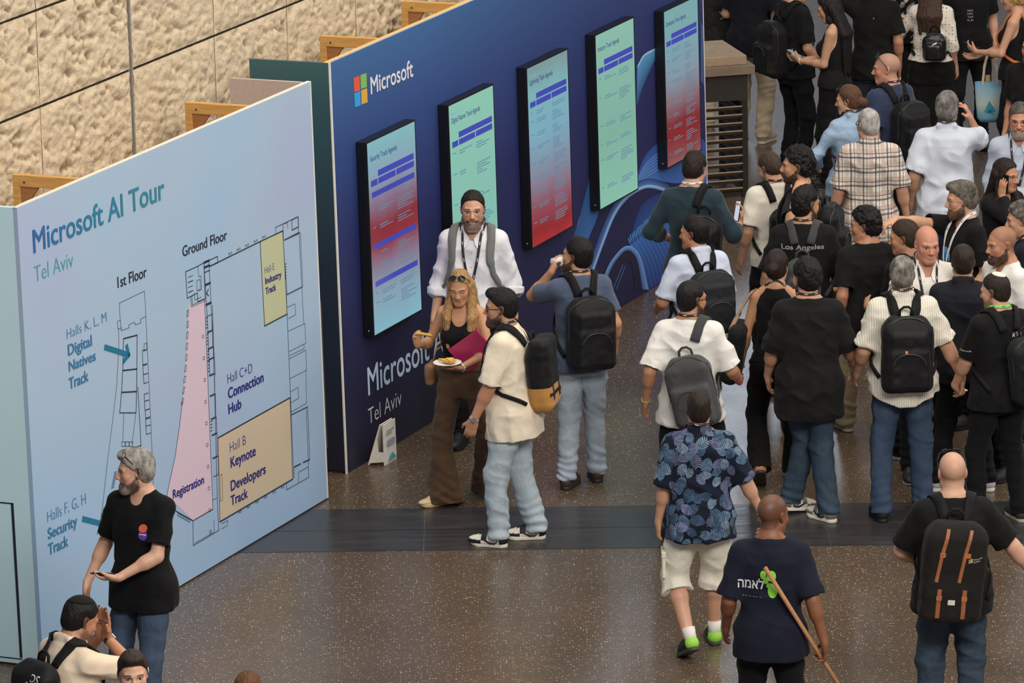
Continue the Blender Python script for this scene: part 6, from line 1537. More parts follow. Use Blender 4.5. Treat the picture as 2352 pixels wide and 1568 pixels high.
P = person('person in dark teal sweater looking at a phone by the far end of navy panel', (1600, 345), 1.80, 14, skin='light', hyaw=14, hpitch=-18,
           R=dict(hand=(.30, .20, 1.19), dir=(.10, .30, .95), palm=(-.7, -.5, .2), curl=.55, pole=(.5, -.8, -.8)), L=dict(hand=(-.20, .20, 1.06), dir=(.8, .6, 0), palm=(.3, -.4, -1), pole=(-.8, -.7, -.5)),
           top=tee((36, 54, 64), hem=.82, sleeve=.40, loose=.020, name='sweater', fold=.008), bottom=slacks((44, 48, 50)), shoes='black', hair=hair((40, 30, 27), .014))
lanyard(P, (214, 214, 218), False); phone(P, 'R', 'white-screened phone held up by person in dark teal sweater', lit('phone_lit', (206, 214, 232), .9), out=.028)
backpack(P, 'black backpack slung on the right shoulder of person in teal sweater', .30, .50, .18, zc=1.10, dx=.10, tilt=4, sides=(1,), style='big')
bag_patch(P, [(-.05, .02), (-.02, .045), (-.025, .06), (-.06, .04)], 'print', ink((216, 214, 216)))

P = person('person in pale blue shirt with dark backpack, head turned in profile', (1594, 495), 1.72, -24, skin='tan', hyaw=-38, hpitch=-4, top=shirt(cloth('pale_blue_shirt', (196, 206, 226)), hem=.86, sleeve=.25), bottom=slacks((34, 36, 42)), shoes='blackwhite',
           hair=hair(HK, .008), feet=dict(L=dict(p=(-.1, -.1, .0)), R=dict(p=(.11, .2, .06), pitch=20)), L=dict(hand=(-.2, .25, 1.05), pole=(-.6, -1, -.2)))
backpack(P, 'charcoal backpack on person in pale blue shirt', .33, .46, .18, zc=1.17, style='big', mat=cloth('charcoal_nylon', (46, 48, 54), .7, .3))

P = person('person in white T-shirt with glasses walking away, grey backpack on one shoulder', (1588, 643), 1.76, 10, skin='tan', hyaw=42, hpitch=-3, L=dict(hand=(-.30, .0, .93)), R=dict(hand=(.30, .24, 1.02), dir=(-.2, 1, .2), palm=(-1, 0, 0), curl=.7),
           top=tee((228, 226, 220), hem=.80, loose=.030, sleeve=.26, fold=.009), bottom=slacks((22, 22, 25), loose=.03), shoes='white', hair=hair((26, 23, 22), .009), face=dict(beard=1.6, glasses='black'), feet=dict(L=dict(p=(-.13, -.16, 0)), R=dict(p=(.14, .16, .04), pitch=18)), detail=.0036)
lanyard(P, front=False); wristband(P, 'L', (196, 178, 120), 'bracelet', w=.008); wristband(P, 'R', (150, 40, 44), 'bracelet', w=.012, back=.03)
backpack(P, 'grey backpack hanging from one shoulder of person in white T-shirt', .31, .48, .15, zc=1.07, dx=.05, tilt=-12, sides=(1,), mat=cloth('grey_nylon', (66, 67, 68), .7, .35), smat=cloth('grey_strap_dark', (62, 63, 64), .8, .2), sw=.066)

P = person('person with dark bun in black sleeveless top and wide black trousers', (1785, 571), 1.67, 8, sex='f', skin='olive', hyaw=12, hpitch=-6, top=dict(kind='tank', mat=cloth('black_jersey', BT), hem=.95, loose=.006, fold=.004, cover=1, name='tank_top'), bottom=slacks((22, 22, 24), loose=.02, flare=.022, gather=.4), shoes='sandal',
           hair=dict(style='bun', h=.016, rgb=(40, 30, 27), scalp=.8, bz=-.005), feet=dict(L=dict(p=(-.10, -.16, .10), pitch=42), R=dict(p=(.12, .22, 0))), L=dict(hand=(-.26, .05, .9)))
lanyard(P, front=False)
sac(P, 'shoulder_bag', 'large slouchy black shoulder bag hanging beside person with dark bun', 'shoulder bag', (-.30, -.06, 1.02), (.07, .17, .22), cloth('black_canvas', (28, 29, 32), .8, .3), rot('y', 12), .06, ([(-.32, -.12, 1.20), (-.25, -.09, 1.34), (-.17, -.03, 1.47), (-.22, .05, 1.36), (-.31, .02, 1.22)], .035), plain('tan_strap', (168, 120, 84), .7))

P = person('broad person in loose black T-shirt and blue jeans walking away', (1852, 588), 1.79, 2, skin='light', fat=.26, hyaw=-32, hpitch=-3, L=dict(hand=(-.27, .16, .93), dir=(.1, .3, -1)), R=dict(hand=(.30, .22, .98), dir=(0, .6, -.8)),
           top=tee((34, 33, 34), hem=.70, loose=.031, sleeve=.285, fold=.010), bottom=jeans((42, 56, 74), (70, 88, 104), loose=.02), shoes='dunk', hair=hair(HK, .026, curl=.008), face=dict(beard=1.6), feet=dict(L=dict(p=(-.13, .12, .02), yaw=-58, pitch=8), R=dict(p=(.11, -.08, 0), yaw=40)), detail=.0036)
lanyard(P, front=False)

# ---------------------------------------------------------------- crowd on the right, front rank
P = person('grey-haired person in striped cream shirt and jeans with black backpack', (2072, 586), 1.81, -3, skin='light', fat=.32, hyaw=4, hpitch=-5, R=dict(hand=(.40, .02, .92), dir=(0, .1, -1), curl=.75), L=dict(hand=(-.28, .16, .95)),
           top=shirt(stripes(), hem=.80, sleeve=.25, loose=.031, tail=1, fold=.010), bottom=jeans((52, 68, 92), (74, 92, 116), loose=.016, gather=.6), shoes='black', hair=hair((84, 80, 74), .010, grey=(150, 146, 138)), feet=dict(L=dict(p=(-.15, -.06, 0)), R=dict(p=(.14, .05, 0))), detail=.0036)
lanyard(P, front=False); backpack(P, 'black school-style backpack on person in striped cream shirt', .33, .50, .17, zc=1.17, style='big', sw=.066)
bag_patch(P, [(-.03, .035), (-.012, .035), (-.012, .053), (-.03, .053)], 'badge', ink((196, 110, 60)), off=.003)

P = person('person in Hawaiian leaf shirt and beige cargo shorts, walking away', (1604, 893), 1.70, 0, skin='light', fat=.18, hyaw=-4, hpitch=-3, R=dict(hand=(.42, .04, .88), dir=(.1, .2, -1), curl=.6), L=dict(hand=(-.27, .04, .86), dir=(0, .1, -1), curl=.7),
           top=shirt(cloth('navy_viscose', (26, 34, 56)), hem=.80, sleeve=.27, loose=.031, fold=.009), bottom=dict(kind='shorts', mat=cloth('beige_twill', (226, 222, 206), .85, .35), loose=.030, len=.10, name='cargo_shorts', fold=.008), legs_bare=True,
           shoes='lime', socks=(226, 224, 218), hair=hair((44, 34, 28), .013, side=.002), face=dict(beard=1), feet=dict(L=dict(p=(-.05, -.20, .07), yaw=22, pitch=26), R=dict(p=(.11, .20, 0), yaw=6)), detail=.0036)
leaf_print(P, 230, [(92, 118, 146), (116, 138, 160), (74, 98, 130), (106, 114, 148)], .088, 4); wristband(P, 'R', (206, 196, 168), 'bracelet', w=.010); lanyard(P, front=False)
held_box(P, 'L', 'wallet', 'black wallet in left hand of person in leaf-print shirt', 'wallet', (.09, .13, .02), [plain('black_leather', (26, 26, 28), .5)], out=.03)
for sx in (-1, 1):
    p0 = P.legs['R' if sx > 0 else 'L']; c = p0['h'] + (p0['k'] - p0['h']) * .74 + A3(sx * .088, -.01, 0); m = MB(); m.box((-.010, -.07, -.085), (.012, .07, .075)); o = m.build('cargo_pocket', cloth('beige_twill', (226, 222, 206), .85, .35), P.root, bevel=.008); o.location = Vector(c.tolist()); k = MB(); k.box((-.013, -.075, .05), (.016, .075, .09)); k.build('pocket_flap', cloth('beige_twill', (226, 222, 206), .85, .35), o, bevel=.006)

P = person('person with shaved head in navy T-shirt with Hebrew lettering, carrying a broom', (1776, 1134), 1.74, 4, skin='brown', hyaw=34, hpitch=-6, R=dict(hand=(.31, -.12, .90), dir=(0, .35, -1), curl=.95, palm=(-1, -.1, 0)), L=dict(hand=(-.26, .10, .93)),
           top=tee((32, 36, 56), hem=.80, loose=.028, sleeve=.26), bottom=slacks((24, 26, 34)), shoes='black', hair=buzz((44, 34, 30), .55), detail=.0036)
print_text(P, 'המאל', -.185, -.035, 1.235, .055, ink((206, 210, 214)), wt=.02); [print_poly(P, [(x_, 1.185), (x_ + .012, 1.184), (x_ + .012, 1.190), (x_, 1.191)], ink((100, 108, 130)), name='small_print') for x_ in (-.16, -.142, -.122, -.10, -.084, -.062)]
for c, rx, rz in (((-.040, 1.318), .017, .026), ((-.024, 1.285), .016, .020), ((.008, 1.312), .026, .032), ((.014, 1.225), .028, .042), ((-.004, 1.255), .018, .016)): print_poly(P, disc(*c, rx, rz), ink((140, 214, 76)))
def broom():
    wp, hd, pn, th = hand_frame(P, 'R', .075, .032); M4 = P.M; g = M4 @ Vector(wp.tolist()); topw = at(1757, 1303, 1.38); d = (topw - g).normalized()
    end = g - d * (g.z / d.z - .10) if d.z > .1 else g - d * 1.0
    r = empty('broom', 'wooden-handled broom carried by person in navy T-shirt', 'broom', Matrix.Translation(end)); m = MB(); m.tube([(0, 0, 0), tuple(topw - end)], .0125, 12); m.build('handle', wood('broom_wood', (150, 104, 66), (176, 128, 84)), r, True)
    k = MB(); k.box((-.17, -.04, -.04), (.17, .04, .01)); k.build('head', plain('broom_head', (60, 40, 36), .7), r, bevel=.01); k = MB(); k.box((-.17, -.045, -.098), (.17, .045, -.04)); k.build('bristles', plain('bristle', (40, 44, 60), .9, bump=.5, scale=200), r)
broom()

P = person('bald person in black T-shirt and jeans with sunglasses pushed up', (2187, 1038), 1.80, -4, skin='fair', fat=.32, hpitch=-4, R=dict(hand=(.50, .05, .97), dir=(.25, .3, -1), palm=(-1, .2, 0), curl=.5, pole=(.6, -1, -.2)), L=dict(hand=(-.14, .25, 1.03), dir=(.7, .6, 0), palm=(.3, -.3, -.6), pole=(-1, -.25, -.5)),
           top=tee((27, 26, 27), hem=.84, loose=.028, sleeve=.24), bottom=jeans((44, 56, 72), (72, 88, 104), loose=.02), shoes='black', hair=dict(rgb=(120, 90, 70), h=.0, style='none', scalp=.18), face=dict(shades_up=1, beard=1), detail=.0034)
backpack(P, 'black backpack with brown leather straps on the bald person', .35, .58, .19, zc=1.14, dx=-.04, tilt=5, style='flat', mat=cloth('pack_black', (38, 36, 34), .85, .3), sw=.062)
br = plain('brown_leather', (150, 88, 54), .55)
for x in (-.075, .055):
    bag_band(P, [(x + .02, .26), (x - .01, .12), (x - .03, -.04)], .022, 'leather_strap', br); bag_band(P, [(x * 1.1, -.08), (x * 1.1, -.25)], .026, 'leather_strap', br)
    for z in (.12, -.13): bag_patch(P, [(x * 1.1 - .016, z - .014), (x * 1.1 + .016, z - .014), (x * 1.1 + .016, z + .014), (x * 1.1 - .016, z + .014)], 'buckle', plain('buckle_brown', (170, 104, 66), .4), off=.006)
bag_patch(P, [(-.03, -.17), (.01, -.17), (.01, -.14), (-.03, -.14)], 'label_patch', plain('patch_white', (216, 210, 200), .7), off=.003)
for (dx_, dz_, rgb) in ((0, .012, (226, 92, 74)), (.012, .016, (132, 188, 96)), (.0, 0, (60, 160, 224)), (.012, .004, (218, 172, 74))): bag_patch(P, [(.066 + dx_, .075 + dz_), (.077 + dx_, .079 + dz_), (.077 + dx_, .090 + dz_), (.066 + dx_, .086 + dz_)], 'logo_square', ink(rgb), off=.003)
for s_, zz in (('Microsoft', .092), ('Surface', .078)):
    v, f = text_mesh(s_); v, f = embolden(v, f, .02); a0 = v[:, 0].min(); q = cast(P.bag_bvh, [(.094 + (p[0] - a0) * .0125, -.4, zz + p[1] * .0135 + (p[0] - a0) * .0045) for p in v], (0, 1, 0), .003); m = MB(); m.v = [tuple(P.bagT(p) - P.bagc) for p in q]; m.f = f; m.m = [0] * len(f); m.build('lettering', ink((222, 222, 224)), P.bag)

P = person('person in white kippah and black T-shirt with green lanyard', (2282, 626), 1.72, -28, skin='light', fat=.15, hyaw=-28, hpitch=-10, L=dict(hand=(-.20, .24, .94), dir=(.5, .5, -.6), palm=(.4, -.3, .4), curl=.8, pole=(-.5, -1, 0)), R=dict(hand=(.2, .28, 1.0), dir=(-.5, .6, 0)),
           top=tee(BT, hem=.82, sleeve=.25), bottom=slacks((25, 25, 28)), shoes='grey', hair=hair((44, 36, 32), .007), face=dict(beard=1.3), feet=dict(L=dict(p=(-.14, .02, 0)), R=dict(p=(.14, -.1, 0))), detail=.0036)
kippah(P, (224, 216, 198), .052, .04); lanyard(P, (120, 214, 92), False, w=.022)
print_text(P, 'AI Tour', .015, .105, 1.335, .030, ink((220, 220, 222)), wt=.015); print_text(P, 'Tel Aviv', .02, .09, 1.29, .022, ink((170, 170, 174)))
backpack(P, 'dark grey backpack on person wearing the white kippah', .32, .46, .16, zc=1.14, dx=.08, tilt=-6, mat=cloth('slate_nylon', (40, 42, 46), .7, .3), yb=-.20)
def sleeve_text(P, s):
    a = P.arms['L']; u = nrm(a['E'] - a['S']); c = a['S'] + u * .19; out = nrm(np.cross(u, P.Ru @ A3(0, 1, 0))); out = out if out[0] < 0 else -out; tx = A3(0, -1, 0)
    out = nrm(A3(-1, -.5, 0)); tx = nrm(A3(.5, -1, 0)) * 1
    v, f = text_mesh(s); v, f = embolden(v, f, .02); L_ = v[:, 0].max(); q = cast(P.top_bvh, [c + out * .25 + tx * ((p[0] / L_ - .5) * .075 + .006) + A3(0, 0, 1) * (p[1] * .017) for p in v], -out, .003); m = MB(); m.v = [tuple(p) for p in q]; m.f = f; m.m = [0] * len(f); m.build('lettering', ink((220, 220, 222)), P.top)
    for i, rgb in enumerate(((226, 92, 74), (132, 188, 96), (60, 160, 224), (218, 172, 74))):
        x0, z0 = -.056 + (i % 2) * .008, .007 - (i // 2) * .008; q = cast(P.top_bvh, [c + out * .25 + tx * (x0 + a_) + A3(0, 0, z0 + b_) for a_, b_ in ((0, 0), (.007, 0), (.007, .007), (0, .007))], -out, .003); m = MB(); m.poly([tuple(p) for p in q]); m.build('logo_square', ink(rgb), P.top)
sleeve_text(P, 'Microsoft')
held_box(P, 'L', 'paper_slip', 'white paper slip in hand of person wearing white kippah', 'paper', (.05, .09, .002), [plain('paper_white', (228, 224, 216), .7)], along=.12, out=.03, axis_=(.9, .3, .1), up=(0, -.2, 1))

# ---------------------------------------------------------------- crowd, second rank
P = person('bald person in open-necked white shirt smiling towards the camera', (2130, 521), 1.80, 176, skin='ruddy', hpitch=-6, hyaw=-8, fat=.1, top=shirt(cloth('white_linen', (228, 224, 218)), hem=.86, sleeve=.5, ndrop=.02), bottom=slacks((36, 40, 50)), shoes='blackwhite', hair=dict(rgb=(150, 110, 90), h=.0, style='none', scalp=.1), face=dict(smile=1, brow_rgb=(172, 122, 102)), detail=.0034)
lanyard(P, badge=True)
P = person('person in navy blazer seen from behind, facing the bald man', (2212, 560), 1.73, 4, skin='tan', hyaw=-4, hpitch=-3, fat=.1, top=shirt(cloth('navy_blazer', (36, 38, 48), .8, .3), hem=.80, sleeve=.53, collar=1, loose=.028, name='blazer'), bottom=slacks((24, 25, 30)), shoes='white', hair=hair((46, 36, 30), .008), feet=dict(L=dict(p=(-.17, .0, 0), yaw=-25), R=dict(p=(.17, .0, 0), yaw=25)))
P = person('smiling bearded person with shaved head in white T-shirt', (2298, 520), 1.78, -118, skin='tan', hyaw=10, hpitch=-8, top=tee((226, 224, 220), loose=.026), bottom=slacks((26, 26, 30)), shoes='black', hair=buzz((40, 32, 28), .35), face=dict(beard=2.2, beard_rgb=(30, 24, 22), smile=1), detail=.0034)
P = person('person with glasses in black T-shirt stretching out one arm', (2206, 413), 1.78, -112, skin='light', hyaw=18, hpitch=-6, fat=.1, R=dict(hand=(.06, .60, 1.55), dir=(-.1, 1, -.35), palm=(0, -.3, -1), curl=.75, pole=(1, 0, -.6)), L=dict(hand=(-.25, .12, .95)),
           top=tee((22, 22, 25)), bottom=slacks((28, 30, 36)), shoes='black', hair=hair((70, 62, 54), .022, grey=(110, 104, 96), curl=.005, quiff=.012, side=.004), face=dict(beard=2, beard_rgb=(60, 48, 40), glasses='wire'), detail=.0036)
lanyard(P, (222, 222, 226), badge=True, w=.024); sleeve_text(P, 'Microsoft'); print_poly(P, disc(-.01, 1.22, .06, .085), ink((96, 168, 216)), 1, off=.003); print_poly(P, [(-.06, 1.17), (-.02, 1.27), (.0, 1.2), (.03, 1.25), (.05, 1.16)], ink((40, 100, 160)), 1, off=.004)
P = person('person with long dark hair in black jacket talking on a phone', (2312, 363), 1.67, 142, sex='f', skin='tan', hyaw=-10, hpitch=-6, R=dict(rel='head', hand=(.100, .055, -.135), dir=(-.1, .05, 1), palm=(-1, -.1, 0), curl=.35, pole=(.5, .5, -1)),
           top=tee((26, 26, 30), sleeve=.5, loose=.024, name='jacket', hem=.85), bottom=slacks(), shoes='black', hair=dict(style='long', h=.018, rgb=(38, 28, 26), to=1.22, scalp=.8, front=1.22), face=dict(lips=(160, 60, 60), brow_rgb=(40, 30, 26)), detail=.0036)
phone(P, 'R', 'dark phone at the ear of person with long dark hair', axis_=(0, .1, 1), up=(-1, -.1, 0), out=.022)
P = person('grey-haired person in navy shirt at the right edge, in profile', (2342, 459), 1.72, -82, skin='light', hpitch=-8, top=tee((34, 36, 50)), bottom=slacks(), shoes='black', hair=hair((54, 48, 44), .024, grey=(120, 114, 108), curl=.008))
lanyard(P)
P = person('bearded person in pale grey-blue shirt at the right edge, smiling', (2342, 235), 1.78, -172, skin='ruddy', hpitch=-6, top=shirt(cloth('greyblue_shirt', (176, 186, 204)), sleeve=.5), bottom=slacks(), shoes='black', hair=hair((50, 42, 38), .014, grey=(100, 94, 88)), face=dict(beard=2, beard_rgb=(110, 100, 94), beard_grey=(150, 144, 138), smile=1, glasses='brown'), detail=.0036)
lanyard(P, badge=True)
P = person('grey-haired person in pale shirt from behind, one hand raised to the ear', (2176, 207), 1.83, 6, skin='light', fat=.2, hpitch=-3, hyaw=8, R=dict(rel='head', hand=(.165, .085, -.085), dir=(-.35, -.3, .9), palm=(-1, .0, -.3), curl=.5, pole=(.25, 1, -.2)), L=dict(hand=(-.26, .05, .92)),
           top=shirt(cloth('pale_linen', (204, 212, 226)), hem=.76, sleeve=.25, loose=.038, tail=1, fold=.011), bottom=jeans((40, 58, 88), (60, 82, 114)), shoes='black', hair=hair((92, 88, 84), .022, grey=(142, 138, 134), curl=.004))
lanyard(P, front=False); phone(P, 'R', 'dark phone at the ear of grey-haired person in pale shirt', axis_=(-.1, .1, 1), up=(-1, 0, 0), out=.02, along=.07)
P = person('person with cropped white hair in plaid short-sleeved shirt', (1994, 248), 1.79, 0, skin='light', hyaw=-22, hpitch=-4, fat=.05, top=shirt(plaid(), hem=.74, sleeve=.26, loose=.032, fold=.009), bottom=slacks((34, 40, 66)), shoes='black', hair=hair((150, 146, 142), .006, grey=(196, 192, 188)), face=dict(glasses='black'), L=dict(hand=(-.28, .04, .9)), R=dict(hand=(.28, .04, .9)))
wristband(P, 'L', (30, 30, 32))
P = person('bald person in navy T-shirt with sunglasses on head, in profile', (2036, 122), 1.80, -40, skin='ruddy', hyaw=-42, hpitch=-4, fat=.2, top=tee((46, 54, 80), hem=.84), bottom=slacks((36, 40, 58)), shoes='black', hair=buzz((150, 136, 126), .45), face=dict(shades_up=1))
lanyard(P, front=False); backpack(P, 'black backpack on the bald person in navy T-shirt', .32, .48, .18, zc=1.16, style='big')
P = person('person with tied brown hair and sunglasses in pale denim shirt', (1946, 194), 1.68, -22, sex='f', skin='light', hyaw=-46, hpitch=-8, top=shirt(denim('pale_denim', (140, 168, 200), (172, 196, 220)), sleeve=.53, loose=.028, hem=.84), bottom=slacks((40, 44, 56)), shoes='black', hair=dict(style='bun', h=.012, rgb=(96, 66, 48), scalp=.8, bz=-.03), face=dict(shades_up=1), L=dict(hand=(-.2, .24, 1.05), pole=(-1, -.6, -.2)))
lanyard(P, front=False)
sac(P, 'tote_bag', 'large brown leather tote behind the person in pale denim shirt', 'tote bag', (-.07, -.25, 1.00), (.19, .07, .19), plain('brown_tote_leather', (104, 66, 48), .55, bump=.2), rot('y', -4), .05, ([(-.05, -.24, 1.18), (.02, -.17, 1.38), (.08, -.03, 1.5), (.10, .10, 1.38), (-.1, .14, 1.2), (-.2, -.10, 1.16), (-.17, -.22, 1.18)], .03), plain('brown_strap_leather', (92, 58, 42), .55))
P = person('curly-haired bearded person in dark jacket with a hand behind the neck', (1833, 331), 1.84, -74, skin='olive', hyaw=-10, hpitch=0, L=dict(rel='head', hand=(-.245, -.055, -.135), dir=(.80, -.12, .5), palm=(.5, .1, -.9), curl=.3, pole=(-.5, .1, -1)), top=tee((34, 34, 40), sleeve=.24, loose=.028), bottom=slacks((30, 30, 36)), shoes='black', hair=hair((24, 21, 22), .036, curl=.014, side=.010), face=dict(beard=1.8))
backpack(P, 'black backpack on curly-haired person with a hand behind the neck', .30, .46, .16, zc=1.14, sides=(1, -1))
P = person('person with cropped brown hair in white T-shirt looking down', (1757, 350), 1.68, -14, skin='light', hyaw=-26, hpitch=-28, top=tee((222, 216, 204), sleeve=.23, loose=.026), bottom=slacks((44, 46, 54)), shoes='black', hair=hair((70, 54, 42), .007), face=dict(beard=1.2), L=dict(hand=(-.26, .06, .90)), R=dict(hand=(.18, .3, 1.1), dir=(-.6, .6, .2)))
lanyard(P, front=False); backpack(P, 'black backpack on person with cropped hair in white T-shirt', .29, .44, .15, zc=1.13, dx=.04)
P = person('dark-haired person in black T-shirt with gothic white lettering across the back', (1851, 423), 1.78, 6, skin='olive', hyaw=42, hpitch=-4, fat=.15, top=tee((26, 26, 27), loose=.032, sleeve=.27, hem=.76), bottom=slacks((38, 40, 46)), shoes='black', hair=hair((24, 21, 21), .026, curl=.007, side=.003), face=dict(beard=1.6), R=dict(hand=(.27, .20, .98), dir=(0, .5, -.8), curl=.8), L=dict(hand=(-.29, .06, .92)))
lanyard(P, front=False); print_text(P, 'Los Angeles', -.15, .15, 1.345, .034, ink((150, 146, 140)), wt=.02)
backpack(P, 'small grey and black backpack on person in lettered black T-shirt', .24, .34, .11, zc=1.13, mat=cloth('grey_black_nylon', (60, 64, 62), .7, .35), smat=cloth('grey_strap_dark', (62, 63, 64), .8, .2))
sac(P, 'paper_bag', 'brown kraft paper bag hanging from hand of person in lettered T-shirt', 'paper bag', (.30, .24, .82), (.11, .05, .15), plain('kraft_paper', (150, 112, 68), .8, var=.1), rad=.008, puff=.003, handle=([(.25, .24, .96), (.27, .25, 1.0), (.33, .25, 1.0), (.35, .24, .96)], .008))
P = person('curly black-haired person in black shirt and khaki trousers, mid-step', (1986, 470), 1.71, -12, skin='brown' if False else 'tan', hyaw=-58, hpitch=-4, top=tee((30, 30, 32), hem=.82, loose=.03), bottom=slacks((166, 150, 122), loose=.022), shoes='beige', hair=hair((24, 21, 20), .034, curl=.014, side=.010), feet=dict(L=dict(p=(-.1, .22, 0)), R=dict(p=(.10, -.28, .14), pitch=50)))
P = person('brown-haired person in black T-shirt with head in profile beside the bald man', (2073, 503), 1.70, -46, skin='tan', hyaw=-26, hpitch=-8, top=tee((26, 26, 29)), bottom=slacks((36, 38, 44)), shoes='blackwhite', hair=hair((56, 42, 32), .018, side=.004), L=dict(hand=(-.12, .28, 1.1), dir=(.6, .6, 0)))
backpack(P, 'black backpack on brown-haired person beside the bald man', .30, .46, .15, zc=1.14)

# ---------------------------------------------------------------- far rank, heads beyond the top edge of the photo
P = person('person in navy polo and beige trousers behind the slatted counter', (1724, -128), 1.80, 24, skin='light', top=tee((26, 28, 38), hem=.80, loose=.03), bottom=slacks((172, 156, 132), loose=.024), shoes='beige', hair=hair(HB, .014), L=dict(hand=(-.2, .26, 1.1), dir=(.5, .6, 0)), R=dict(hand=(.2, .26, 1.1), dir=(-.5, .6, 0)), detail=.005)
P = person('person in beige trousers beyond the end of navy panel', (1652, -150), 1.78, 12, skin='light', top=tee((60, 62, 60), hem=.84), bottom=slacks((196, 184, 166)), shoes='beige', hair=hair(HB, .014), detail=.005)
backpack(P, 'black backpack with small scribbled print beyond the navy panel', .34, .54, .18, zc=1.08, style='flat', mat=cloth('worn_black', (46, 46, 48), .6, .3))
for q in ([(.05, .05), (.07, .02), (.075, .025), (.055, .055)], [(.06, -.02), (.09, .0), (.09, .006), (.06, -.012)]): bag_patch(P, q, 'print', ink((206, 204, 206)))
bag_patch(P, [(.075, .04), (.085, .03), (.08, .01), (.07, .02)], 'print', ink((140, 60, 70)))
P = person('person in black T-shirt holding a dark phone low, backpack on', (1836, -64), 1.78, 62, skin='light', hpitch=-14, R=dict(hand=(.20, .17, .93), dir=(-.1, .7, -.5), palm=(-.5, .3, .8), curl=.6), top=tee((28, 28, 30), sleeve=.24), bottom=slacks((24, 24, 27)), shoes='black', hair=hair(HK, .014), detail=.005)
phone(P, 'R', 'dark phone held low by person in black T-shirt with backpack', axis_=(.1, 1, 0), up=(-.3, .1, 1), out=.03)
backpack(P, 'black backpack on person holding a dark phone low', .31, .48, .17, zc=1.12)
P = person('person with very long black hair in black strappy top, using a phone', (1893, -14), 1.69, -72, sex='f', skin='light', hpitch=-22, L=dict(hand=(-.06, .30, 1.14), dir=(.25, .7, .35), palm=(.7, -.2, .6), curl=.6, pole=(-.4, -1, -.6)), R=dict(hand=(.08, .33, 1.12), dir=(-.3, .8, .2), palm=(-.5, -.2, .8), curl=.5, pole=(.4, -1, -.6)),
           top=dict(kind='tank', mat=cloth('black_jersey', BT), hem=.92, loose=.004, fold=.004, name='tank_top'), bottom=slacks((22, 22, 24), loose=.03, flare=.03), shoes='black', hair=dict(style='long', h=.016, rgb=(30, 25, 25), to=1.02, scalp=.8), detail=.0038)
wristband(P, 'L', (226, 222, 214), 'bracelet', w=.012); wristband(P, 'R', (226, 130, 60), 'bracelet', w=.012, back=.03)
phone(P, 'L', 'lit phone held by person with very long black hair', lit('phone_teal', (120, 170, 180), .8), axis_=(.2, .8, .35), up=(0, -.4, 1), out=.03)
m = MB(); pts = [(.09, -.12, 1.36), (.1, -.06, 1.45), (.09, .0, 1.46), (.085, .07, 1.40)]; p_, n_ = P.body_field.snap([P.U(q) for q in pts], .003); m.ribbon([tuple(q) for q in p_], [tuple(q) for q in n_], .008, .002); m.v += []; m.build('bra_strap', plain('coral_strap', (206, 84, 70), .6), P.root)
P = person('person in plain black T-shirt from behind with left hand at the head', (2005, -72), 1.78, 2, skin='tan', L=dict(rel='head', hand=(-.13, -.02, -.08), dir=(.5, -.1, .8), palm=(1, 0, 0), pole=(-1, .2, -.5)), top=tee((22, 22, 24), hem=.82, loose=.028), bottom=jeans((36, 42, 54), (52, 60, 74)), shoes='black', hair=hair(HK, .014), detail=.005)
lanyard(P, front=False); print_poly(P, disc(0, 1.36, .006, n=8), ink((150, 150, 156)))
held_box(P, 'R', 'paper_sheet', 'plain white paper sheet hanging behind the bald person in navy', 'paper', (.085, .24, .003), [plain('paper_white', (228, 224, 216), .7)], along=.13, out=.03, axis_=(0, .05, -1), up=(0, 1, 0))
P = person('person with long brown hair in white blouse with black dots', (2141, -58), 1.67, 14, sex='f', skin='light', hpitch=-10, L=dict(hand=(-.30, .28, 1.20), dir=(-.1, .7, .5), palm=(.3, -.4, .9), curl=.4, pole=(-.6, -1, -.7)), top=dict(kind='tee', mat=dots(), hem=.98, sleeve=.34, loose=.030, name='blouse', fold=.009), bottom=dict(kind='skirt', mat=cloth('black_skirt', (22, 22, 24)), hem=.25, flare=.05, waist=1.06, name='skirt'), legs_bare=True, shoes='black', hair=dict(style='long', h=.016, rgb=(70, 52, 42), to=1.24, scalp=.8), detail=.005)
backpack(P, 'small glossy black backpack on person in dotted blouse', .22, .27, .11, zc=1.14, dx=.06, mat=plain('black_patent', (26, 26, 28), .3, bump=.15), sides=(1, -1), sw=.026)
bag_patch(P, [(-.01, .015), (.03, .035), (.03, .05), (-.01, .03)], 'label_patch', plain('patch_silver', (210, 208, 204), .3), off=.003)
def bowl():
    c, hd, pn, th = hand_frame(P, 'L', .09, .03); r = empty('paper_bowl', 'small beige paper bowl held by person in dotted blouse', 'bowl', MW(P, c)); m = MB(); n = 20
    for rr, z in ((.035, 0), (.055, .035), (.058, .035), (.05, .028), (.02, .02)): m.v += [(rr * math.cos(t), rr * math.sin(t), z) for t in np.linspace(0, 6.2832, n, endpoint=False)]
    m.f = [(i * n + j, i * n + (j + 1) % n, (i + 1) * n + (j + 1) % n, (i + 1) * n + j) for i in range(4) for j in range(n)] + [tuple(range(n - 1, -1, -1)), tuple(range(4 * n, 5 * n))]; m.m = [0] * len(m.f); m.build('shell', plain('bowl_beige', (206, 184, 140), .7), r, True)
bowl()
P = person('person in black and white leaf-patterned top at the top edge', (2092, -128), 1.72, 176, sex='f', skin='light', top=dict(kind='tee', mat=leaves('mono_leaf', (26, 26, 28), (216, 212, 204), (206, 202, 194), 9), hem=.86, sleeve=.24, loose=.026, name='top'), bottom=slacks(), shoes='black', hair=dict(style='long', h=.014, rgb=(60, 46, 38), to=1.3, scalp=.8), L=dict(hand=(-.22, .25, 1.05), dir=(.4, .8, .1)), R=dict(hand=(.24, .10, .92)), detail=.005)
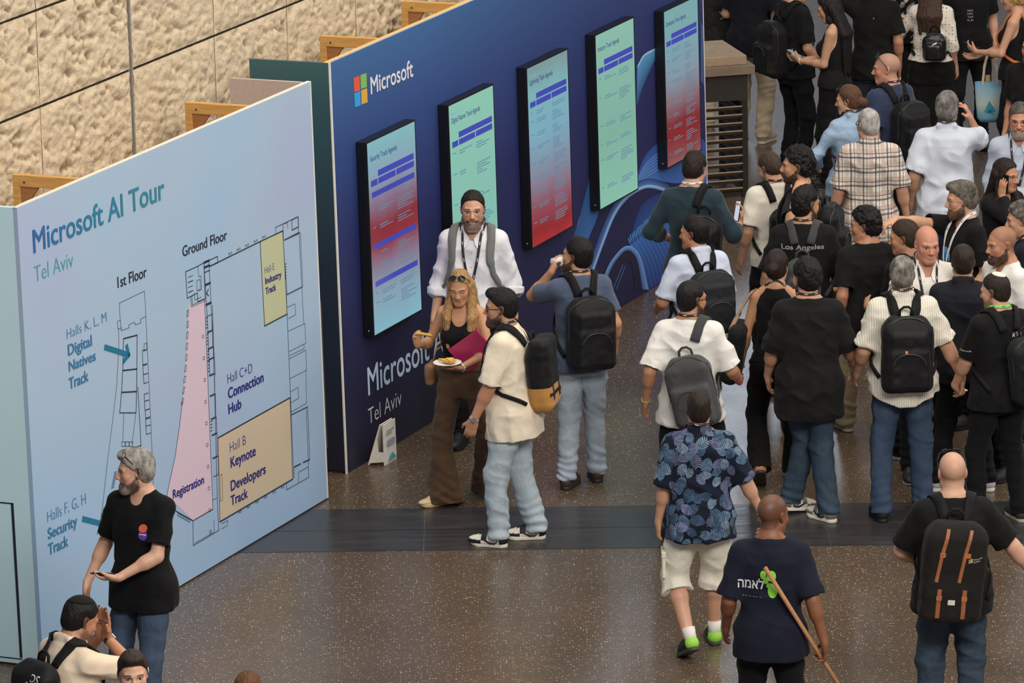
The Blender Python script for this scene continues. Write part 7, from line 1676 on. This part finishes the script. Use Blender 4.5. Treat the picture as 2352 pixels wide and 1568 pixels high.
P = person('person in black T-shirt with small vertical lettering at the top edge', (2226, -118), 1.80, 178, skin='light', top=tee((24, 24, 26), hem=.8), bottom=slacks((28, 28, 32)), shoes='black', hair=hair(HK, .014), detail=.005)
for i, s_ in enumerate(('IES', 'IMPL', 'TAP', 'ILE')): print_text(P, s_, -.03, .02, 1.24 - i * .028, .016, ink((160, 160, 162)), 1)
P = person('curly blonde person in black sleeveless top holding a phone', (2322, -46), 1.70, -70, sex='f', skin='light', hpitch=-10, L=dict(hand=(-.14, .33, 1.14), dir=(.3, .7, .35), palm=(.7, -.2, .5), curl=.5, pole=(-.5, -1, -.7)), R=dict(hand=(.0, .34, 1.08), dir=(-.2, .8, -.1), palm=(-.6, 0, .7)),
           top=dict(kind='tank', mat=cloth('black_jersey', BT), hem=.90, loose=.012, fold=.005, name='tank_top'), bottom=slacks((30, 32, 36)), shoes='black', hair=hair((190, 150, 92), .034, curl=.016, side=.018), detail=.0045)
phone(P, 'L', 'dark phone held by curly blonde person beside the blue tote', axis_=(.1, .8, .3), up=(.1, -.5, 1), out=.03)
backpack(P, 'black backpack with orange straps on the curly blonde person', .26, .40, .14, zc=1.18, smat=cloth('orange_strap', (196, 104, 44), .8, .2), sw=.03)
def tote():
    c = P.U((-.19, .25, .0)); w = P.M @ Vector(c.tolist()); ct = at(2274, 188, .78); w = Vector((ct.x, ct.y, 0)); r = empty('canvas_tote', 'pale blue canvas tote bag hanging from arm of curly blonde person', 'tote bag', Matrix.Translation(w + Vector((0, 0, .42))) @ Matrix.Rotation(math.radians(-6), 4, 'Z'))
    m = MB(); t = NT('tote_canvas'); g = t.node('ShaderNodeTexCoord'); sp = t.node('ShaderNodeSeparateXYZ'); t.lk(g.outputs['Generated'], sp.inputs[0]); t.base(t.ramp(sp.outputs[2], [(0, srgb(96, 170, 200)), (.25, srgb(140, 190, 206)), (.45, srgb(196, 206, 196)), (.7, srgb(160, 190, 206)), (1, srgb(120, 172, 206))])); t.set(Roughness=.8); t.bump(t.noise(t.coords(), 12, 3), .3, .02)
    n = 9; V = []
    for (z, hx, hy) in ((0, .085, .02), (.04, .115, .045), (.2, .128, .045), (.36, .135, .03), (.362, .130, .026), (.2, .12, .03)):
        V += [(hx * math.copysign(abs(math.cos(a)) ** .6, math.cos(a)), hy * math.copysign(abs(math.sin(a)) ** .8, math.sin(a)), z) for a in np.linspace(0, 6.2832, 24, endpoint=False)]
    m.v = V; m.f = [(i * 24 + j, i * 24 + (j + 1) % 24, (i + 1) * 24 + (j + 1) % 24, (i + 1) * 24 + j) for i in range(5) for j in range(24)] + [tuple(range(23, -1, -1)), tuple(range(120, 144))]; m.m = [0] * len(m.f); b = m.build('bag', t.mat, r, True)
    for sy in (-1, 1):
        k = MB(); pts = [(-.065, sy * .03, .34), (-.05, sy * .025, .5), (-.02, sy * .012, .62), (.01, sy * .012, .66), (.035, sy * .012, .62), (.055, sy * .025, .5), (.07, sy * .03, .34)]; k.ribbon(pts, [(0, sy, 0)] * 7, .022, .003); k.build('handle', plain('tote_handle', (214, 204, 184), .8), r)
    k = MB()
    for q in ([(-.05, .10), (-.005, .20), (.0, .09)], [(.0, .09), (-.005, .20), (.05, .11)], [(-.03, .09), (.0, .13), (.035, .08)]): k.poly([(x, -.049, z) for x, z in q])
    k.build('print', ink((52, 150, 180)), b); k = MB(); k.box((-.04, -.012, .30), (.0, .012, .42)); k.build('wooden_box', plain('light_box', (190, 160, 116), .7), r)
tote()
P = person('dark-haired bearded person cut off by the right edge', (2372, 70), 1.78, -150, skin='tan', top=tee((30, 30, 32)), bottom=jeans((40, 52, 70), (56, 70, 90)), shoes='black', hair=hair(HK, .016), face=dict(beard=2), detail=.005)
